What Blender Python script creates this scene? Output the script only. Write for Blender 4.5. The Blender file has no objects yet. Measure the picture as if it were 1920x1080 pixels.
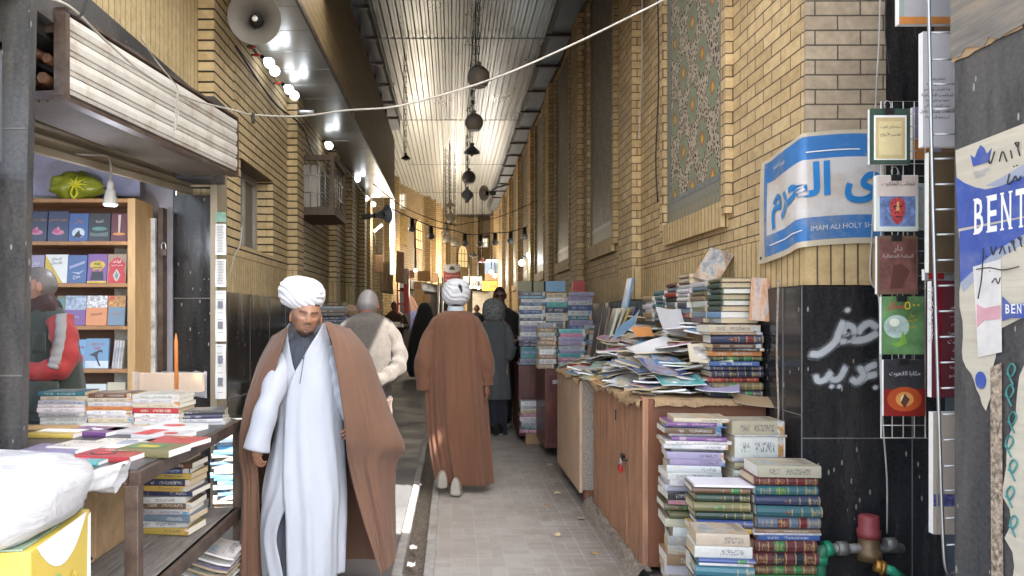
import bpy, bmesh, math, random
from mathutils import Vector, Matrix, noise as mnoise
R = math.radians
rnd = random.Random(7)
scene = bpy.context.scene
COL = scene.collection

# ------------------------------------------------------------------ camera
cam = bpy.data.cameras.new('camera')
cam.sensor_width = 36.0
cam.lens = 36.0 * 1400 / 1920
cam.shift_x = (960 - 848) / 1920
cam.shift_y = (592 - 540) / 1920
cam.clip_start = 0.05
cam.clip_end = 600
cam_o = bpy.data.objects.new('camera', cam)
COL.objects.link(cam_o)
cam_o.location = (0, 0, 1.5)
cam_o.rotation_euler = (R(90), 0, 0)
scene.camera = cam_o

# ------------------------------------------------------------------ sky, sun, exposure
SUN_DIR = Vector((0.45, -0.70, 1.0)).normalized()       # towards the sun
el = math.asin(SUN_DIR.z)
az = math.atan2(SUN_DIR.x, SUN_DIR.y)                    # clockwise from +Y
world = bpy.data.worlds.new('World')
scene.world = world
world.use_nodes = True
wn = world.node_tree
bg = wn.nodes['Background']
sky = wn.nodes.new('ShaderNodeTexSky')
sky.sky_type = 'NISHITA'
sky.sun_disc = False
sky.sun_elevation = el
sky.sun_rotation = az
sky.dust_density = 3.0
wn.links.new(sky.outputs[0], bg.inputs[0])
bg.inputs[1].default_value = 0.15
sun = bpy.data.lights.new('sun', 'SUN')
sun.energy = 4.2
sun.angle = R(0.5)
sun.color = (1.0, 0.95, 0.88)
sun_o = bpy.data.objects.new('sun', sun)
COL.objects.link(sun_o)
sun_o.location = (3, -4, 12)
sun_o.rotation_euler = (-SUN_DIR).to_track_quat('-Z', 'Y').to_euler()
vs = scene.view_settings
vs.view_transform = 'Standard'
vs.look = 'None'
vs.gamma = 1.0
vs.exposure = 2.78
vs.use_curve_mapping = False
scene.cycles.max_bounces = 8
scene.cycles.diffuse_bounces = 5
scene.cycles.glossy_bounces = 3
scene.cycles.transparent_max_bounces = 8
scene.cycles.sample_clamp_indirect = 8
scene.cycles.caustics_reflective = False
scene.cycles.caustics_refractive = False

# ------------------------------------------------------------------ helpers
def P(px, py, Y):
    """real point at distance Y that the photograph shows at pixel (px, py)"""
    return Vector(((px - 848) * Y / 1400, Y, 1.5 - (py - 592) * Y / 1400))

def empty(name, label, cat, loc=(0, 0, 0), group=None):
    o = bpy.data.objects.new(name, None)
    COL.objects.link(o)
    o.location = loc
    o.empty_display_size = 0.1
    return tag(o, label, cat, group)

def tag(o, label=None, cat=None, group=None, kind=None):
    if label: o['label'] = label
    if cat: o['category'] = cat
    if group: o['group'] = group
    if kind: o['kind'] = kind
    return o

def world_loc(o):
    v = Vector((0, 0, 0))
    while o is not None:
        v = v + Vector(o.location)
        o = o.parent
    return v

def adopt(o, parent):
    o.parent = parent
    # meshes are authored in world coordinates (parents are only ever translated)
    o.matrix_parent_inverse = Matrix.Identity(4)
    o.location = -world_loc(parent)
    return o

class MB:
    def __init__(s):
        s.v = []; s.f = []; s.mi = []; s.sm = []
    def add(s, vs_, fs, mi=0, smooth=False):
        b = len(s.v)
        s.v.extend([Vector(p) for p in vs_])
        for f in fs:
            s.f.append([b + i for i in f]); s.mi.append(mi); s.sm.append(smooth)
        return s
    def box(s, lo, hi, mi=0, M=None):
        x0, y0, z0 = lo; x1, y1, z1 = hi
        vs_ = [Vector(p) for p in ((x0,y0,z0),(x1,y0,z0),(x1,y1,z0),(x0,y1,z0),(x0,y0,z1),(x1,y0,z1),(x1,y1,z1),(x0,y1,z1))]
        if M is not None: vs_ = [M @ p for p in vs_]
        return s.add(vs_, ((0,3,2,1),(4,5,6,7),(0,1,5,4),(1,2,6,5),(2,3,7,6),(3,0,4,7)), mi)
    def cbox(s, c, size, mi=0, M=None):
        return s.box([c[i]-size[i]/2 for i in range(3)], [c[i]+size[i]/2 for i in range(3)], mi, M)
    def beam(s, a, b, w, h, mi=0, up=(0,0,1)):
        a = Vector(a); b = Vector(b); d = b - a; L = d.length; d.normalize()
        up = Vector(up)
        if abs(d.dot(up)) > .98: up = Vector((0,1,0))
        x = d.cross(up).normalized(); u = x.cross(d)
        vs_ = []
        for p in (a, b):
            for i, j in ((-1,-1),(1,-1),(1,1),(-1,1)):
                vs_.append(p + x*(i*w/2) + u*(j*h/2))
        return s.add(vs_, ((3,2,1,0),(4,5,6,7),(0,1,5,4),(1,2,6,5),(2,3,7,6),(3,0,4,7)), mi)
    def tube(s, pts, r, n=8, mi=0, closed=False, cap=True):
        pts = [Vector(p) for p in pts]
        m = len(pts); vs_ = []; ref = None
        for i, p in enumerate(pts):
            t = (pts[min(i+1, m-1)] - pts[max(i-1, 0)])
            if t.length < 1e-9: t = Vector((0,0,1))
            t.normalize()
            if ref is None:
                ref = t.cross(Vector((0,0,1)))
                if ref.length < .05: ref = t.cross(Vector((0,1,0)))
                ref.normalize()
            else:
                ref = (ref - t*ref.dot(t)).normalized()
            u = t.cross(ref)
            rr = r[i] if isinstance(r, (list, tuple)) else r
            for k in range(n):
                a = 2*math.pi*k/n
                vs_.append(p + ref*(rr*math.cos(a)) + u*(rr*math.sin(a)))
        fs = []
        for i in range(m-1):
            for k in range(n):
                k2 = (k+1) % n
                fs.append((i*n+k, i*n+k2, (i+1)*n+k2, (i+1)*n+k))
        s.add(vs_, fs, mi, True)
        if cap:
            b = len(s.v) - len(vs_)
            s.f.append([b+k for k in range(n)][::-1]); s.mi.append(mi); s.sm.append(False)
            s.f.append([b+(m-1)*n+k for k in range(n)]); s.mi.append(mi); s.sm.append(False)
        return s
    def lathe(s, prof, M=None, n=20, mi=0):
        """prof: (radius, height) pairs turned round local z"""
        vs_ = []
        for r, h in prof:
            for k in range(n):
                a = 2*math.pi*k/n
                vs_.append(Vector((r*math.cos(a), r*math.sin(a), h)))
        if M is not None: vs_ = [M @ p for p in vs_]
        fs = []
        for i in range(len(prof)-1):
            for k in range(n):
                k2 = (k+1) % n
                fs.append((i*n+k, i*n+k2, (i+1)*n+k2, (i+1)*n+k))
        return s.add(vs_, fs, mi, True)
    def prism(s, poly, M, h, mi=0):
        """flat polygon (x, y) given thickness h along local z"""
        n = len(poly)
        vs_ = [M @ Vector((x, y, 0)) for x, y in poly] + [M @ Vector((x, y, h)) for x, y in poly]
        fs = [list(range(n))[::-1], list(range(n, 2*n))]
        for i in range(n):
            j = (i+1) % n
            fs.append((i, j, n+j, n+i))
        return s.add(vs_, fs, mi)
    def grid(s, rows, mi=0, smooth=True, closed=False):
        n = len(rows[0]); m = len(rows)
        vs_ = [p for r_ in rows for p in r_]
        fs = []
        for i in range(m-1):
            for k in range(n if closed else n-1):
                k2 = (k+1) % n
                fs.append((i*n+k, i*n+k2, (i+1)*n+k2, (i+1)*n+k))
        return s.add(vs_, fs, mi, smooth)
    def mesh(s, name, mats):
        me = bpy.data.meshes.new(name)
        me.from_pydata([tuple(p) for p in s.v], [], s.f)
        for m in (mats if isinstance(mats, (list, tuple)) else [mats]): me.materials.append(m)
        me.polygons.foreach_set('material_index', s.mi)
        me.polygons.foreach_set('use_smooth', s.sm)
        me.update()
        return me
    def build(s, name, mats, parent=None, label=None, cat=None, group=None, kind=None, fix=True):
        me = s.mesh(name, mats)
        if fix:
            bm = bmesh.new(); bm.from_mesh(me)
            bmesh.ops.recalc_face_normals(bm, faces=bm.faces)
            bm.to_mesh(me); bm.free()
        o = bpy.data.objects.new(name, me)
        COL.objects.link(o)
        if parent is not None: adopt(o, parent)
        if isinstance(label, str): tag(o, label, cat, group, kind)
        elif kind: o['kind'] = kind
        return o

def bevel(o, w=.004, seg=2):
    m = o.modifiers.new('bevel', 'BEVEL'); m.width = w; m.segments = seg; m.limit_method = 'ANGLE'
    m.angle_limit = R(40)
    return o

def dup(o, loc, label=None, parent=None, group=None):
    """a copy of a thing with copies of its parts and sub-parts"""
    c = o.copy(); COL.objects.link(c)
    if parent is not None: c.parent = parent
    else: c.location = loc
    if label: c['label'] = label
    if group: c['group'] = group
    for ch in list(o.children): dup(ch, None, parent=c)
    return c

def crom(pts, n):
    """n points on a Catmull-Rom curve through pts"""
    pts = [Vector(p) for p in pts]; m = len(pts); out = []
    for i in range(n):
        t = i*(m-1)/(n-1); k = min(int(t), m-2); u = t-k
        p0 = pts[max(k-1, 0)]; p1 = pts[k]; p2 = pts[k+1]; p3 = pts[min(k+2, m-1)]
        out.append(.5*((2*p1)+(p2-p0)*u+(2*p0-5*p1+4*p2-p3)*u*u+(3*p1-p0-3*p2+p3)*u*u*u))
    return out

# ------------------------------------------------------------------ materials
def new_mat(name):
    m = bpy.data.materials.new(name); m.use_nodes = True
    nt = m.node_tree
    return m, nt, nt.nodes['Principled BSDF']

def nd(nt, typ, **kw):
    n = nt.nodes.new(typ)
    for k, v in kw.items():
        if k.startswith('i_'): 
            key = k[2:]
            n.inputs[int(key) if key.isdigit() else key].default_value = v
        else: setattr(n, k, v)
    return n

def ramp(nt, fac, stops, interp='LINEAR'):
    r = nt.nodes.new('ShaderNodeValToRGB')
    r.color_ramp.interpolation = interp
    els = r.color_ramp.elements
    while len(els) < len(stops): els.new(.5)
    for e, (p, c) in zip(els, stops):
        e.position = p; e.color = (*c, 1) if len(c) == 3 else c
    nt.links.new(fac, r.inputs[0])
    return r.outputs[0]

def mth(nt, op, a, b=None, c=None):
    n = nt.nodes.new('ShaderNodeMath'); n.operation = op
    for i, x in enumerate((a, b, c)):
        if x is None: continue
        if isinstance(x, (int, float)): n.inputs[i].default_value = x
        else: nt.links.new(x, n.inputs[i])
    return n.outputs[0]

def mixc(nt, fac, a, b, mode='MIX'):
    n = nt.nodes.new('ShaderNodeMix'); n.data_type = 'RGBA'; n.blend_type = mode
    for sock, x in ((n.inputs[0], fac), (n.inputs[6], a), (n.inputs[7], b)):
        if isinstance(x, (int, float)): sock.default_value = x
        elif isinstance(x, (tuple, list)): sock.default_value = (*x, 1) if len(x) == 3 else x
        else: nt.links.new(x, sock)
    return n.outputs[2]

def coords(nt, kind='Object'):
    return nt.nodes.new('ShaderNodeTexCoord').outputs[kind]

def noise(nt, vec, scale=5, detail=4, rough=.6, dist=0):
    n = nd(nt, 'ShaderNodeTexNoise'); n.inputs['Scale'].default_value = scale
    n.inputs['Detail'].default_value = detail; n.inputs['Roughness'].default_value = rough
    n.inputs['Distortion'].default_value = dist
    if vec is not None: nt.links.new(vec, n.inputs['Vector'])
    return n

def mapping(nt, vec, scale=(1,1,1), loc=(0,0,0), rot=(0,0,0)):
    n = nd(nt, 'ShaderNodeMapping'); nt.links.new(vec, n.inputs[0])
    n.inputs['Scale'].default_value = scale; n.inputs['Location'].default_value = loc; n.inputs['Rotation'].default_value = rot
    return n.outputs[0]

def bump(nt, bsdf, h, strength=.3, dist=.01):
    b = nd(nt, 'ShaderNodeBump'); b.inputs['Strength'].default_value = strength; b.inputs['Distance'].default_value = dist
    nt.links.new(h, b.inputs['Height']); nt.links.new(b.outputs[0], bsdf.inputs['Normal'])

def M(name, col, rough=.6, metal=0, var=.15, scale=8, bmp=0, bscale=60, stretch=(1,1,1), dirt=None, dirt_amt=.5, dscale=3, spec=.5, sheen=0, trans=0):
    m, nt, b = new_mat(name)
    vec = mapping(nt, coords(nt), stretch)
    n = noise(nt, vec, scale, 6, .65)
    lo = tuple(max(c*(1-var), 0) for c in col); hi = tuple(min(c*(1+var), .95) for c in col)
    c = ramp(nt, n.outputs[0], ((.3, lo), (.7, hi)))
    if dirt:
        n2 = noise(nt, vec, dscale, 8, .7)
        k = ramp(nt, n2.outputs[0], ((.48, (0,0,0)), (.72, (dirt_amt,)*3)))
        c = mixc(nt, k, c, dirt)
    nt.links.new(c, b.inputs['Base Color'])
    b.inputs['Roughness'].default_value = rough; b.inputs['Metallic'].default_value = metal
    b.inputs['Specular IOR Level'].default_value = spec
    if sheen:
        b.inputs['Sheen Weight'].default_value = sheen; b.inputs['Sheen Roughness'].default_value = .5
    if trans: b.inputs['Transmission Weight'].default_value = trans
    if bmp:
        n3 = noise(nt, vec, bscale, 4, .6)
        bump(nt, b, n3.outputs[0], bmp, .01)
    return m

def emis(name, col, strength):
    m, nt, b = new_mat(name)
    b.inputs['Base Color'].default_value = (*[min(c, .9) for c in col], 1)
    b.inputs['Emission Color'].default_value = (*col, 1)
    b.inputs['Emission Strength'].default_value = strength
    return m

def wall_uv(nt):
    """(along-the-wall, height, 0) for any upright face"""
    sx = nd(nt, 'ShaderNodeSeparateXYZ'); nt.links.new(coords(nt), sx.inputs[0])
    u = mth(nt, 'ADD', sx.outputs[0], sx.outputs[1])
    cx = nd(nt, 'ShaderNodeCombineXYZ'); nt.links.new(u, cx.inputs[0]); nt.links.new(sx.outputs[2], cx.inputs[1])
    return cx.outputs[0], sx

def brick_mat(name, c1, c2, mortar, bw=.235, rh=.075, msize=.006, vert=False, vm=1.0, bstr=.8, dirt=(.14,.105,.07), dirt_amt=.3, rough=.75):
    m, nt, b = new_mat(name)
    uv, sx = wall_uv(nt)
    # small wobble so that the courses are not ruler straight
    w = noise(nt, uv, 1.7, 2)
    wob = nd(nt, 'ShaderNodeVectorMath', operation='SCALE'); nt.links.new(w.outputs['Color'], wob.inputs[0]); wob.inputs['Scale'].default_value = .008
    ad = nd(nt, 'ShaderNodeVectorMath', operation='ADD'); nt.links.new(uv, ad.inputs[0]); nt.links.new(wob.outputs[0], ad.inputs[1])
    vec = ad.outputs[0]
    if vert: vec = mapping(nt, vec, (1,1,1), (0,0,0), (0,0,R(90)))
    br = nd(nt, 'ShaderNodeTexBrick'); nt.links.new(vec, br.inputs['Vector'])
    br.offset = .5 if not vert else 0.0
    br.inputs['Scale'].default_value = 1.0
    br.inputs['Brick Width'].default_value = bw; br.inputs['Row Height'].default_value = rh
    br.inputs['Mortar Size'].default_value = msize; br.inputs['Mortar Smooth'].default_value = .15
    br.inputs['Bias'].default_value = 0
    br.inputs['Color1'].default_value = (*c1, 1); br.inputs['Color2'].default_value = (*c2, 1)
    br.inputs['Mortar'].default_value = (*mortar, 1)
    c = br.outputs['Color']
    fac = br.outputs['Fac']
    if vm < 1:   # tight perpends: keep only part of the joint colour except on bed joints
        wv = mth(nt, 'FRACT', mth(nt, 'DIVIDE', nd_y(nt, vec), rh))
        d = mth(nt, 'ABSOLUTE', mth(nt, 'SUBTRACT', wv, .5))
        bed = mth(nt, 'GREATER_THAN', d, .5 - msize/rh*1.15)
        keep = mth(nt, 'MAXIMUM', bed, vm)
        fac = mth(nt, 'MULTIPLY', fac, keep)
        cc = mixc(nt, .5, c1, c2)
        n0 = noise(nt, vec, 3, 2)
        cc = mixc(nt, n0.outputs[0], c1, c2)
        c = mixc(nt, fac, mixc(nt, mth(nt,'GREATER_THAN', br.outputs['Fac'], .5), c, cc), mortar)
    n1 = noise(nt, vec, 14, 6, .7)
    c = mixc(nt, mth(nt, 'MULTIPLY', n1.outputs[0], .45), c, (.5,.5,.5), 'OVERLAY') if False else mixc(nt, .55, c, ramp(nt, n1.outputs[0], ((.25,(.25,.25,.25)),(.75,(.75,.75,.75)))), 'OVERLAY')
    n2 = noise(nt, uv, .9, 8, .7)
    k = ramp(nt, n2.outputs[0], ((.45,(0,0,0)),(.75,(dirt_amt,)*3)))
    c = mixc(nt, k, c, dirt)
    # rain streaks: stretched noise down the wall
    st = noise(nt, mapping(nt, uv, (9, .35, 1)), 1.0, 5, .7)
    k2 = ramp(nt, st.outputs[0], ((.55,(0,0,0)),(.8,(dirt_amt*.8,)*3)))
    c = mixc(nt, k2, c, dirt)
    nt.links.new(c, b.inputs['Base Color'])
    b.inputs['Roughness'].default_value = rough
    b.inputs['Specular IOR Level'].default_value = .3
    h = mth(nt, 'ADD', mth(nt, 'MULTIPLY', fac, -1.0), mth(nt, 'MULTIPLY', n1.outputs[0], .25))
    bump(nt, b, h, bstr, .012)
    return m

def nd_y(nt, vec):
    s = nd(nt, 'ShaderNodeSeparateXYZ'); nt.links.new(vec, s.inputs[0]); return s.outputs[1]

mt = {}
mt['brick_right'] = brick_mat('yellow_brick', (.62,.46,.25), (.47,.335,.17), (.10,.07,.042), .235, .0765, .0044)
mt['brick_skylit'] = brick_mat('skylit_grey_brick', (.42,.335,.235), (.35,.28,.195), (.09,.075,.06), .235, .0765, .004)  # greyer copy of the brick: cool skylight painted into the end face colour
mt['brick_left'] = brick_mat('yellow_brick_raked', (.62,.485,.28), (.52,.40,.22), (.03,.022,.015), .24, .0765, .0075, vm=.22, bstr=1.0)
mt['brick_front'] = mt['brick_right']
mt['brick_soldier'] = brick_mat('soldier_brick', (.61,.45,.235), (.52,.37,.18), (.12,.085,.05), 2.0, .0705, .005, vert=True)
mt['brick_soldier_left'] = brick_mat('soldier_brick_pale', (.58,.46,.26), (.52,.41,.225), (.2,.14,.08), 2.0, .0705, .004, vert=True, bstr=.5)
mt['brick_far'] = brick_mat('far_brick', (.56,.42,.235), (.49,.36,.195), (.2,.14,.075), .24, .08, .006)

def granite_mat(name, base=(.012,.012,.013), dust=.25, specks=1.0, rough=.14):
    m, nt, b = new_mat(name)
    uv, sx = wall_uv(nt)
    n = noise(nt, uv, 60, 4)
    c = ramp(nt, n.outputs[0], ((.35, base), (.75, tuple(x*2.4 for x in base))))
    # paint drips and scratches
    v = nd(nt, 'ShaderNodeTexVoronoi'); nt.links.new(mapping(nt, uv, (26, 9, 1)), v.inputs['Vector']); v.inputs['Scale'].default_value = 1
    n2 = noise(nt, uv, 2.3, 3)
    sp = mth(nt, 'MULTIPLY', mth(nt, 'LESS_THAN', v.outputs['Distance'], .13), mth(nt, 'GREATER_THAN', n2.outputs[0], .52))
    c = mixc(nt, mth(nt, 'MULTIPLY', sp, .7*specks), c, (.42,.4,.36))
    n3 = noise(nt, mapping(nt, uv, (3, .5, 1)), 1.5, 8, .75)
    k = ramp(nt, n3.outputs[0], ((.42,(0,0,0)),(.8,(dust,)*3)))
    c = mixc(nt, k, c, (.2,.18,.155))
    nt.links.new(c, b.inputs['Base Color'])
    r = mth(nt, 'ADD', rough, mth(nt, 'MULTIPLY', k, 1.2))
    nt.links.new(r, b.inputs['Roughness'])
    return m
mt['granite'] = granite_mat('black_granite')
mt['granite_grey'] = granite_mat('dusty_granite', (.03,.031,.033), .6, 1.0, .35)
mt['joint'] = M('joint_grey', (.16,.155,.15), .8)
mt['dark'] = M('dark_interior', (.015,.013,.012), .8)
mt['steel'] = M('galvanised_steel', (.42,.43,.44), .38, .85, .2, 4)
mt['steel_dark'] = M('grey_painted_steel', (.13,.15,.175), .5, .3, .25, 3, dirt=(.10,.085,.07))
mt['white_metal'] = M('white_painted_metal', (.62,.61,.57), .42, .1, .12, 3, dirt=(.30,.19,.10), dirt_amt=.45, stretch=(1,1,3))
mt['rust_white'] = M('rusty_white_shutter', (.64,.62,.57), .45, .1, .1, 3, dirt=(.27,.15,.075), dirt_amt=.6, dscale=5)
mt['beige_metal'] = M('dull_beige_metal', (.33,.28,.2), .5, .2, .25, 3, dirt=(.12,.085,.055))
mt['brown_steel'] = M('brown_steel', (.085,.058,.045), .5, .3, .35, 12, dirt=(.19,.15,.12), bmp=.2)
mt['wood'] = M('shelf_wood', (.36,.185,.075), .45, 0, .3, 5, stretch=(1,6,1), bmp=.05)
mt['wood_light'] = M('light_wood', (.52,.33,.15), .5, 0, .25, 6, stretch=(6,6,1), dirt=(.2,.11,.05))
mt['wood_old'] = M('grey_old_plank', (.2,.185,.17), .7, 0, .4, 5, stretch=(8,1,8), dirt=(.05,.045,.04), bmp=.3)
mt['plywood'] = M('orange_plywood', (.37,.185,.1), .65, 0, .28, 4, stretch=(5,5,.8), dirt=(.13,.075,.05), dirt_amt=.8, dscale=2.2, bmp=.12, bscale=30)
mt['plywood_pale'] = M('pale_plywood', (.50,.345,.235), .65, 0, .12, 4, stretch=(3,3,1), dirt=(.28,.17,.1), dirt_amt=.4, bmp=.1)
mt['chip'] = M('chipboard_edge', (.3,.25,.2), .8, 0, .4, 60, dirt=(.08,.05,.035), bmp=.4)
mt['wood_red'] = M('dark_red_varnish', (.085,.022,.018), .35, 0, .35, 6, stretch=(3,3,1), dirt=(.14,.08,.06), dirt_amt=.4)
mt['wood_brown'] = M('dark_brown_wood', (.085,.05,.03), .5, 0, .3, 5, stretch=(3,3,1), dirt=(.05,.03,.02))
mt['white_wood'] = M('chipped_white_paint', (.6,.6,.57), .55, 0, .1, 6, dirt=(.13,.1,.075), dirt_amt=.9, dscale=9, bmp=.2)
mt['black_metal'] = M('black_metal', (.02,.02,.021), .45, .3, .2)
mt['rubber'] = M('dark_cable', (.025,.025,.026), .6)
mt['cable_white'] = M('dirty_white_cable', (.42,.40,.36), .5, 0, .25, 5, dirt=(.16,.12,.09))
mt['cardboard'] = M('torn_cardboard', (.36,.24,.13), .85, 0, .25, 8, dirt=(.16,.1,.05), bmp=.3)
mt['paper'] = M('page_paper', (.66,.63,.55), .8, 0, .1, 20, stretch=(1,1,40))
mt['paper_old'] = M('yellowed_paper', (.52,.42,.27), .85, 0, .18, 20, stretch=(1,1,40))
mt['white_paper'] = M('white_paper', (.76,.76,.74), .7, 0, .05)
mt['bulb_on'] = emis('lit_bulb', (.95,.97,1.0), .7)
mt['bulb_warm'] = emis('warm_bulb', (1.0,.75,.4), 2.0)
mt['bulb_off'] = M('frosted_bulb', (.75,.74,.7), .3)
mt['bulb_red'] = M('red_bulb', (.4,.02,.02), .3)
# ------------------------------------------------------------------ ground
def ground_mats():
    m, nt, b = new_mat('worn_concrete_road')
    o = coords(nt)
    n = noise(nt, o, 1.3, 8, .7); n2 = noise(nt, o, 30, 5, .7)
    c = ramp(nt, n.outputs[0], ((.3,(.062,.066,.072)),(.7,(.125,.127,.13))))
    c = mixc(nt, mth(nt,'MULTIPLY',n2.outputs[0],.5), c, (.09,.085,.08))
    st = noise(nt, mapping(nt, o, (2.2,.8,1)), 1.2, 6, .8)
    c = mixc(nt, ramp(nt, st.outputs[0], ((.55,(0,0,0)),(.66,(.6,.6,.6)))), c, (.03,.03,.031))
    nt.links.new(c, b.inputs['Base Color'])
    nt.links.new(ramp(nt, n.outputs[0], ((.3,(.45,)*3),(.7,(.8,)*3))), b.inputs['Roughness'])
    bump(nt, b, n2.outputs[0], .35, .01)
    mt['road'] = m
    m, nt, b = new_mat('grey_pavers')
    o = coords(nt)
    # interlocking pairs: bricks running with and across the lane in a chequer of 20 cm cells
    br = nd(nt,'ShaderNodeTexBrick'); nt.links.new(o, br.inputs['Vector'])
    sx = nd(nt,'ShaderNodeSeparateXYZ'); nt.links.new(o, sx.inputs[0])
    w = noise(nt, o, 5, 2)
    x = mth(nt,'ADD', sx.outputs[0], mth(nt,'MULTIPLY',w.outputs[0],.012)); y = mth(nt,'ADD', sx.outputs[1], mth(nt,'MULTIPLY',w.outputs[0],.012))
    CELL = .165
    fx = mth(nt,'FRACT', mth(nt,'DIVIDE', x, CELL)); fy = mth(nt,'FRACT', mth(nt,'DIVIDE', y, CELL))
    ix = mth(nt,'FLOOR', mth(nt,'DIVIDE', x, CELL)); iy = mth(nt,'FLOOR', mth(nt,'DIVIDE', y, CELL))
    par = mth(nt,'GREATER_THAN', mth(nt,'MODULO', mth(nt,'ABSOLUTE', mth(nt,'ADD', ix, iy)), 2), .5)
    f = mth(nt,'ADD', mth(nt,'MULTIPLY', fx, par), mth(nt,'MULTIPLY', fy, mth(nt,'SUBTRACT', 1, par)))
    g = mth(nt,'FRACT', mth(nt,'MULTIPLY', f, 2))
    def edge(v, wd):
        return mth(nt,'GREATER_THAN', mth(nt,'ABSOLUTE', mth(nt,'SUBTRACT', v, .5)), .5 - wd)
    j = mth(nt,'MAXIMUM', mth(nt,'MAXIMUM', edge(fx,.03), edge(fy,.03)), edge(g,.055))
    half = mth(nt,'GREATER_THAN', f, .5)
    cid = nd(nt,'ShaderNodeCombineXYZ'); nt.links.new(ix,cid.inputs[0]); nt.links.new(iy,cid.inputs[1]); nt.links.new(half,cid.inputs[2])
    wn_ = nd(nt,'ShaderNodeTexWhiteNoise'); nt.links.new(cid.outputs[0], wn_.inputs[0])
    c = ramp(nt, wn_.outputs[0], ((0,(.345,.325,.30)),(1,(.405,.385,.36))))
    n = noise(nt, o, 2.0, 8, .7)
    c = mixc(nt, ramp(nt,n.outputs[0],((.42,(0,0,0)),(.75,(.7,)*3))), c, (.25,.21,.17))
    # dirt gathers beside the cabinets
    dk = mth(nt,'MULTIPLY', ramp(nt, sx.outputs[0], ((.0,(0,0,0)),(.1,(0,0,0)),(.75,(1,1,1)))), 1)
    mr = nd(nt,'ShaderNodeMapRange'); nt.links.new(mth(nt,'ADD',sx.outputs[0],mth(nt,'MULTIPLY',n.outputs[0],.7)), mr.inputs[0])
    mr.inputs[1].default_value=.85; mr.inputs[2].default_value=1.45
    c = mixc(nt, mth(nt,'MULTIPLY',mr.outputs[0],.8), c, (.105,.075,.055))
    c = mixc(nt, mth(nt,'MULTIPLY',mth(nt,'MULTIPLY',j,ramp(nt,noise(nt,o,3,3).outputs[0],((.35,(.1,.1,.1)),(.65,(1,1,1))))),.5), c, (.46,.445,.43))
    sc = noise(nt, mapping(nt, o, (5,26,1), rot=(0,0,.5)), 1.0, 6, .75); c = mixc(nt, ramp(nt, sc.outputs[0], ((.58,(0,0,0)),(.72,(.6,)*3))), c, (.5,.48,.46))
    n2 = noise(nt, o, 55, 5, .7)
    c = mixc(nt, mth(nt,'MULTIPLY',n2.outputs[0],.35), c, (.12,.11,.1))
    nt.links.new(c, b.inputs['Base Color'])
    b.inputs['Roughness'].default_value = .7
    h = mth(nt,'ADD', mth(nt,'MULTIPLY', j, -.6), mth(nt,'MULTIPLY', n2.outputs[0], .5))
    bump(nt, b, h, .5, .01)
    mt['pavers'] = m
ground_mats()
mt['concrete'] = M('kerb_concrete', (.3,.29,.275), .8, 0, .25, 9, dirt=(.12,.1,.085), bmp=.4, bscale=40)
mt['gutter_dirt'] = M('gutter_dirt', (.15,.125,.1), .95, 0, .6, 45, bmp=1.0, bscale=50, dirt=(.045,.04,.035), dscale=12)
mt['earth'] = M('pale_street', (.26,.245,.225), .85, 0, .2, 2)

MB().add([(-60,-60,-.06),(60,-60,-.06),(60,80,-.06),(-60,80,-.06)], [(0,1,2,3)]).build('ground', mt['earth'], kind='structure')
MB().add([(-6,-8,-.004),(-.32,-8,-.004),(-.32,60,-.004),(-6,60,-.004)], [(0,1,2,3)]).build('road', mt['road'], kind='structure')
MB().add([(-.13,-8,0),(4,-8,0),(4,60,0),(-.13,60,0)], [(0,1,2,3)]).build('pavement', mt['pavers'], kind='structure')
g = MB()
rows = []
for i in range(260):
    y = 2 + i*.07 if i < 200 else 16 + (i-200)*.5
    rows.append([Vector((-.31 + .17*k/6 + .012*mnoise.noise((k*3, y*4, 1)), y, -.045*math.sin(math.pi*k/6) + .014*mnoise.noise((k*1.7, y*9, 5)) - .004)) for k in range(7)])
g.grid(rows); g.build('gutter', mt['gutter_dirt'], kind='structure')
k = MB()
y = 2.0; i = 0
while y < 45:
    L = .55 + .1*rnd.random()
    for x0, x1 in ((-.345,-.285),(-.165,-.105)):
        w = .006*rnd.uniform(-1,1)
        k.box((x0+w, y, -.05), (x1+w, y+L-.012, .012+.006*rnd.random()))
    y += L; i += 1
bevel(k.build('kerb', mt['concrete'], kind='structure'), .006)

# ------------------------------------------------------------------ right wall: brick building with tile panels
RX = 1.83
rb = empty('brick_building', 'tall yellow brick building with tile panels lining the right of the lane', 'building', (RX, 3.9, 0))
w = MB()
w.box((RX, 3.9, 1.95), (RX+.42, 30, 7.0))
w.build('wall', mt['brick_right'], rb)
w = MB(); w.box((RX+.004, 3.872, 1.95), (RX+.419, 3.899, 7.0)); w.build('end_face', mt['brick_skylit'], rb)
w = MB(); w.box((RX+.003, 3.88, 1.66), (RX+.42, 30, 1.947)); w.build('soldier_course', mt['brick_soldier'], rb)
w = MB()
w.box((RX-.012, 3.885, 0), (RX+.9, 4.2, 1.655)); w.box((RX-.012, 4.2, 0), (RX+.3, 30, 1.655))
gr = w.build('granite_cladding', mt['granite'], rb)
w = MB()
w.box((RX-.014, 3.883, .86), (RX+.9, 3.886, .865)); w.box((RX-.014, 3.883, 0), (RX-.009, 3.886, 1.655))
w.box((RX+.56, 3.882, 0), (RX+.565, 3.886, 1.655))
w.box((RX-.015, 3.89, .98), (RX-.011, 4.28, .984)); w.box((RX-.015, 4.1, 0), (RX-.011, 4.105, 1.655))
w.build('joint', mt['joint'], gr)

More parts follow.
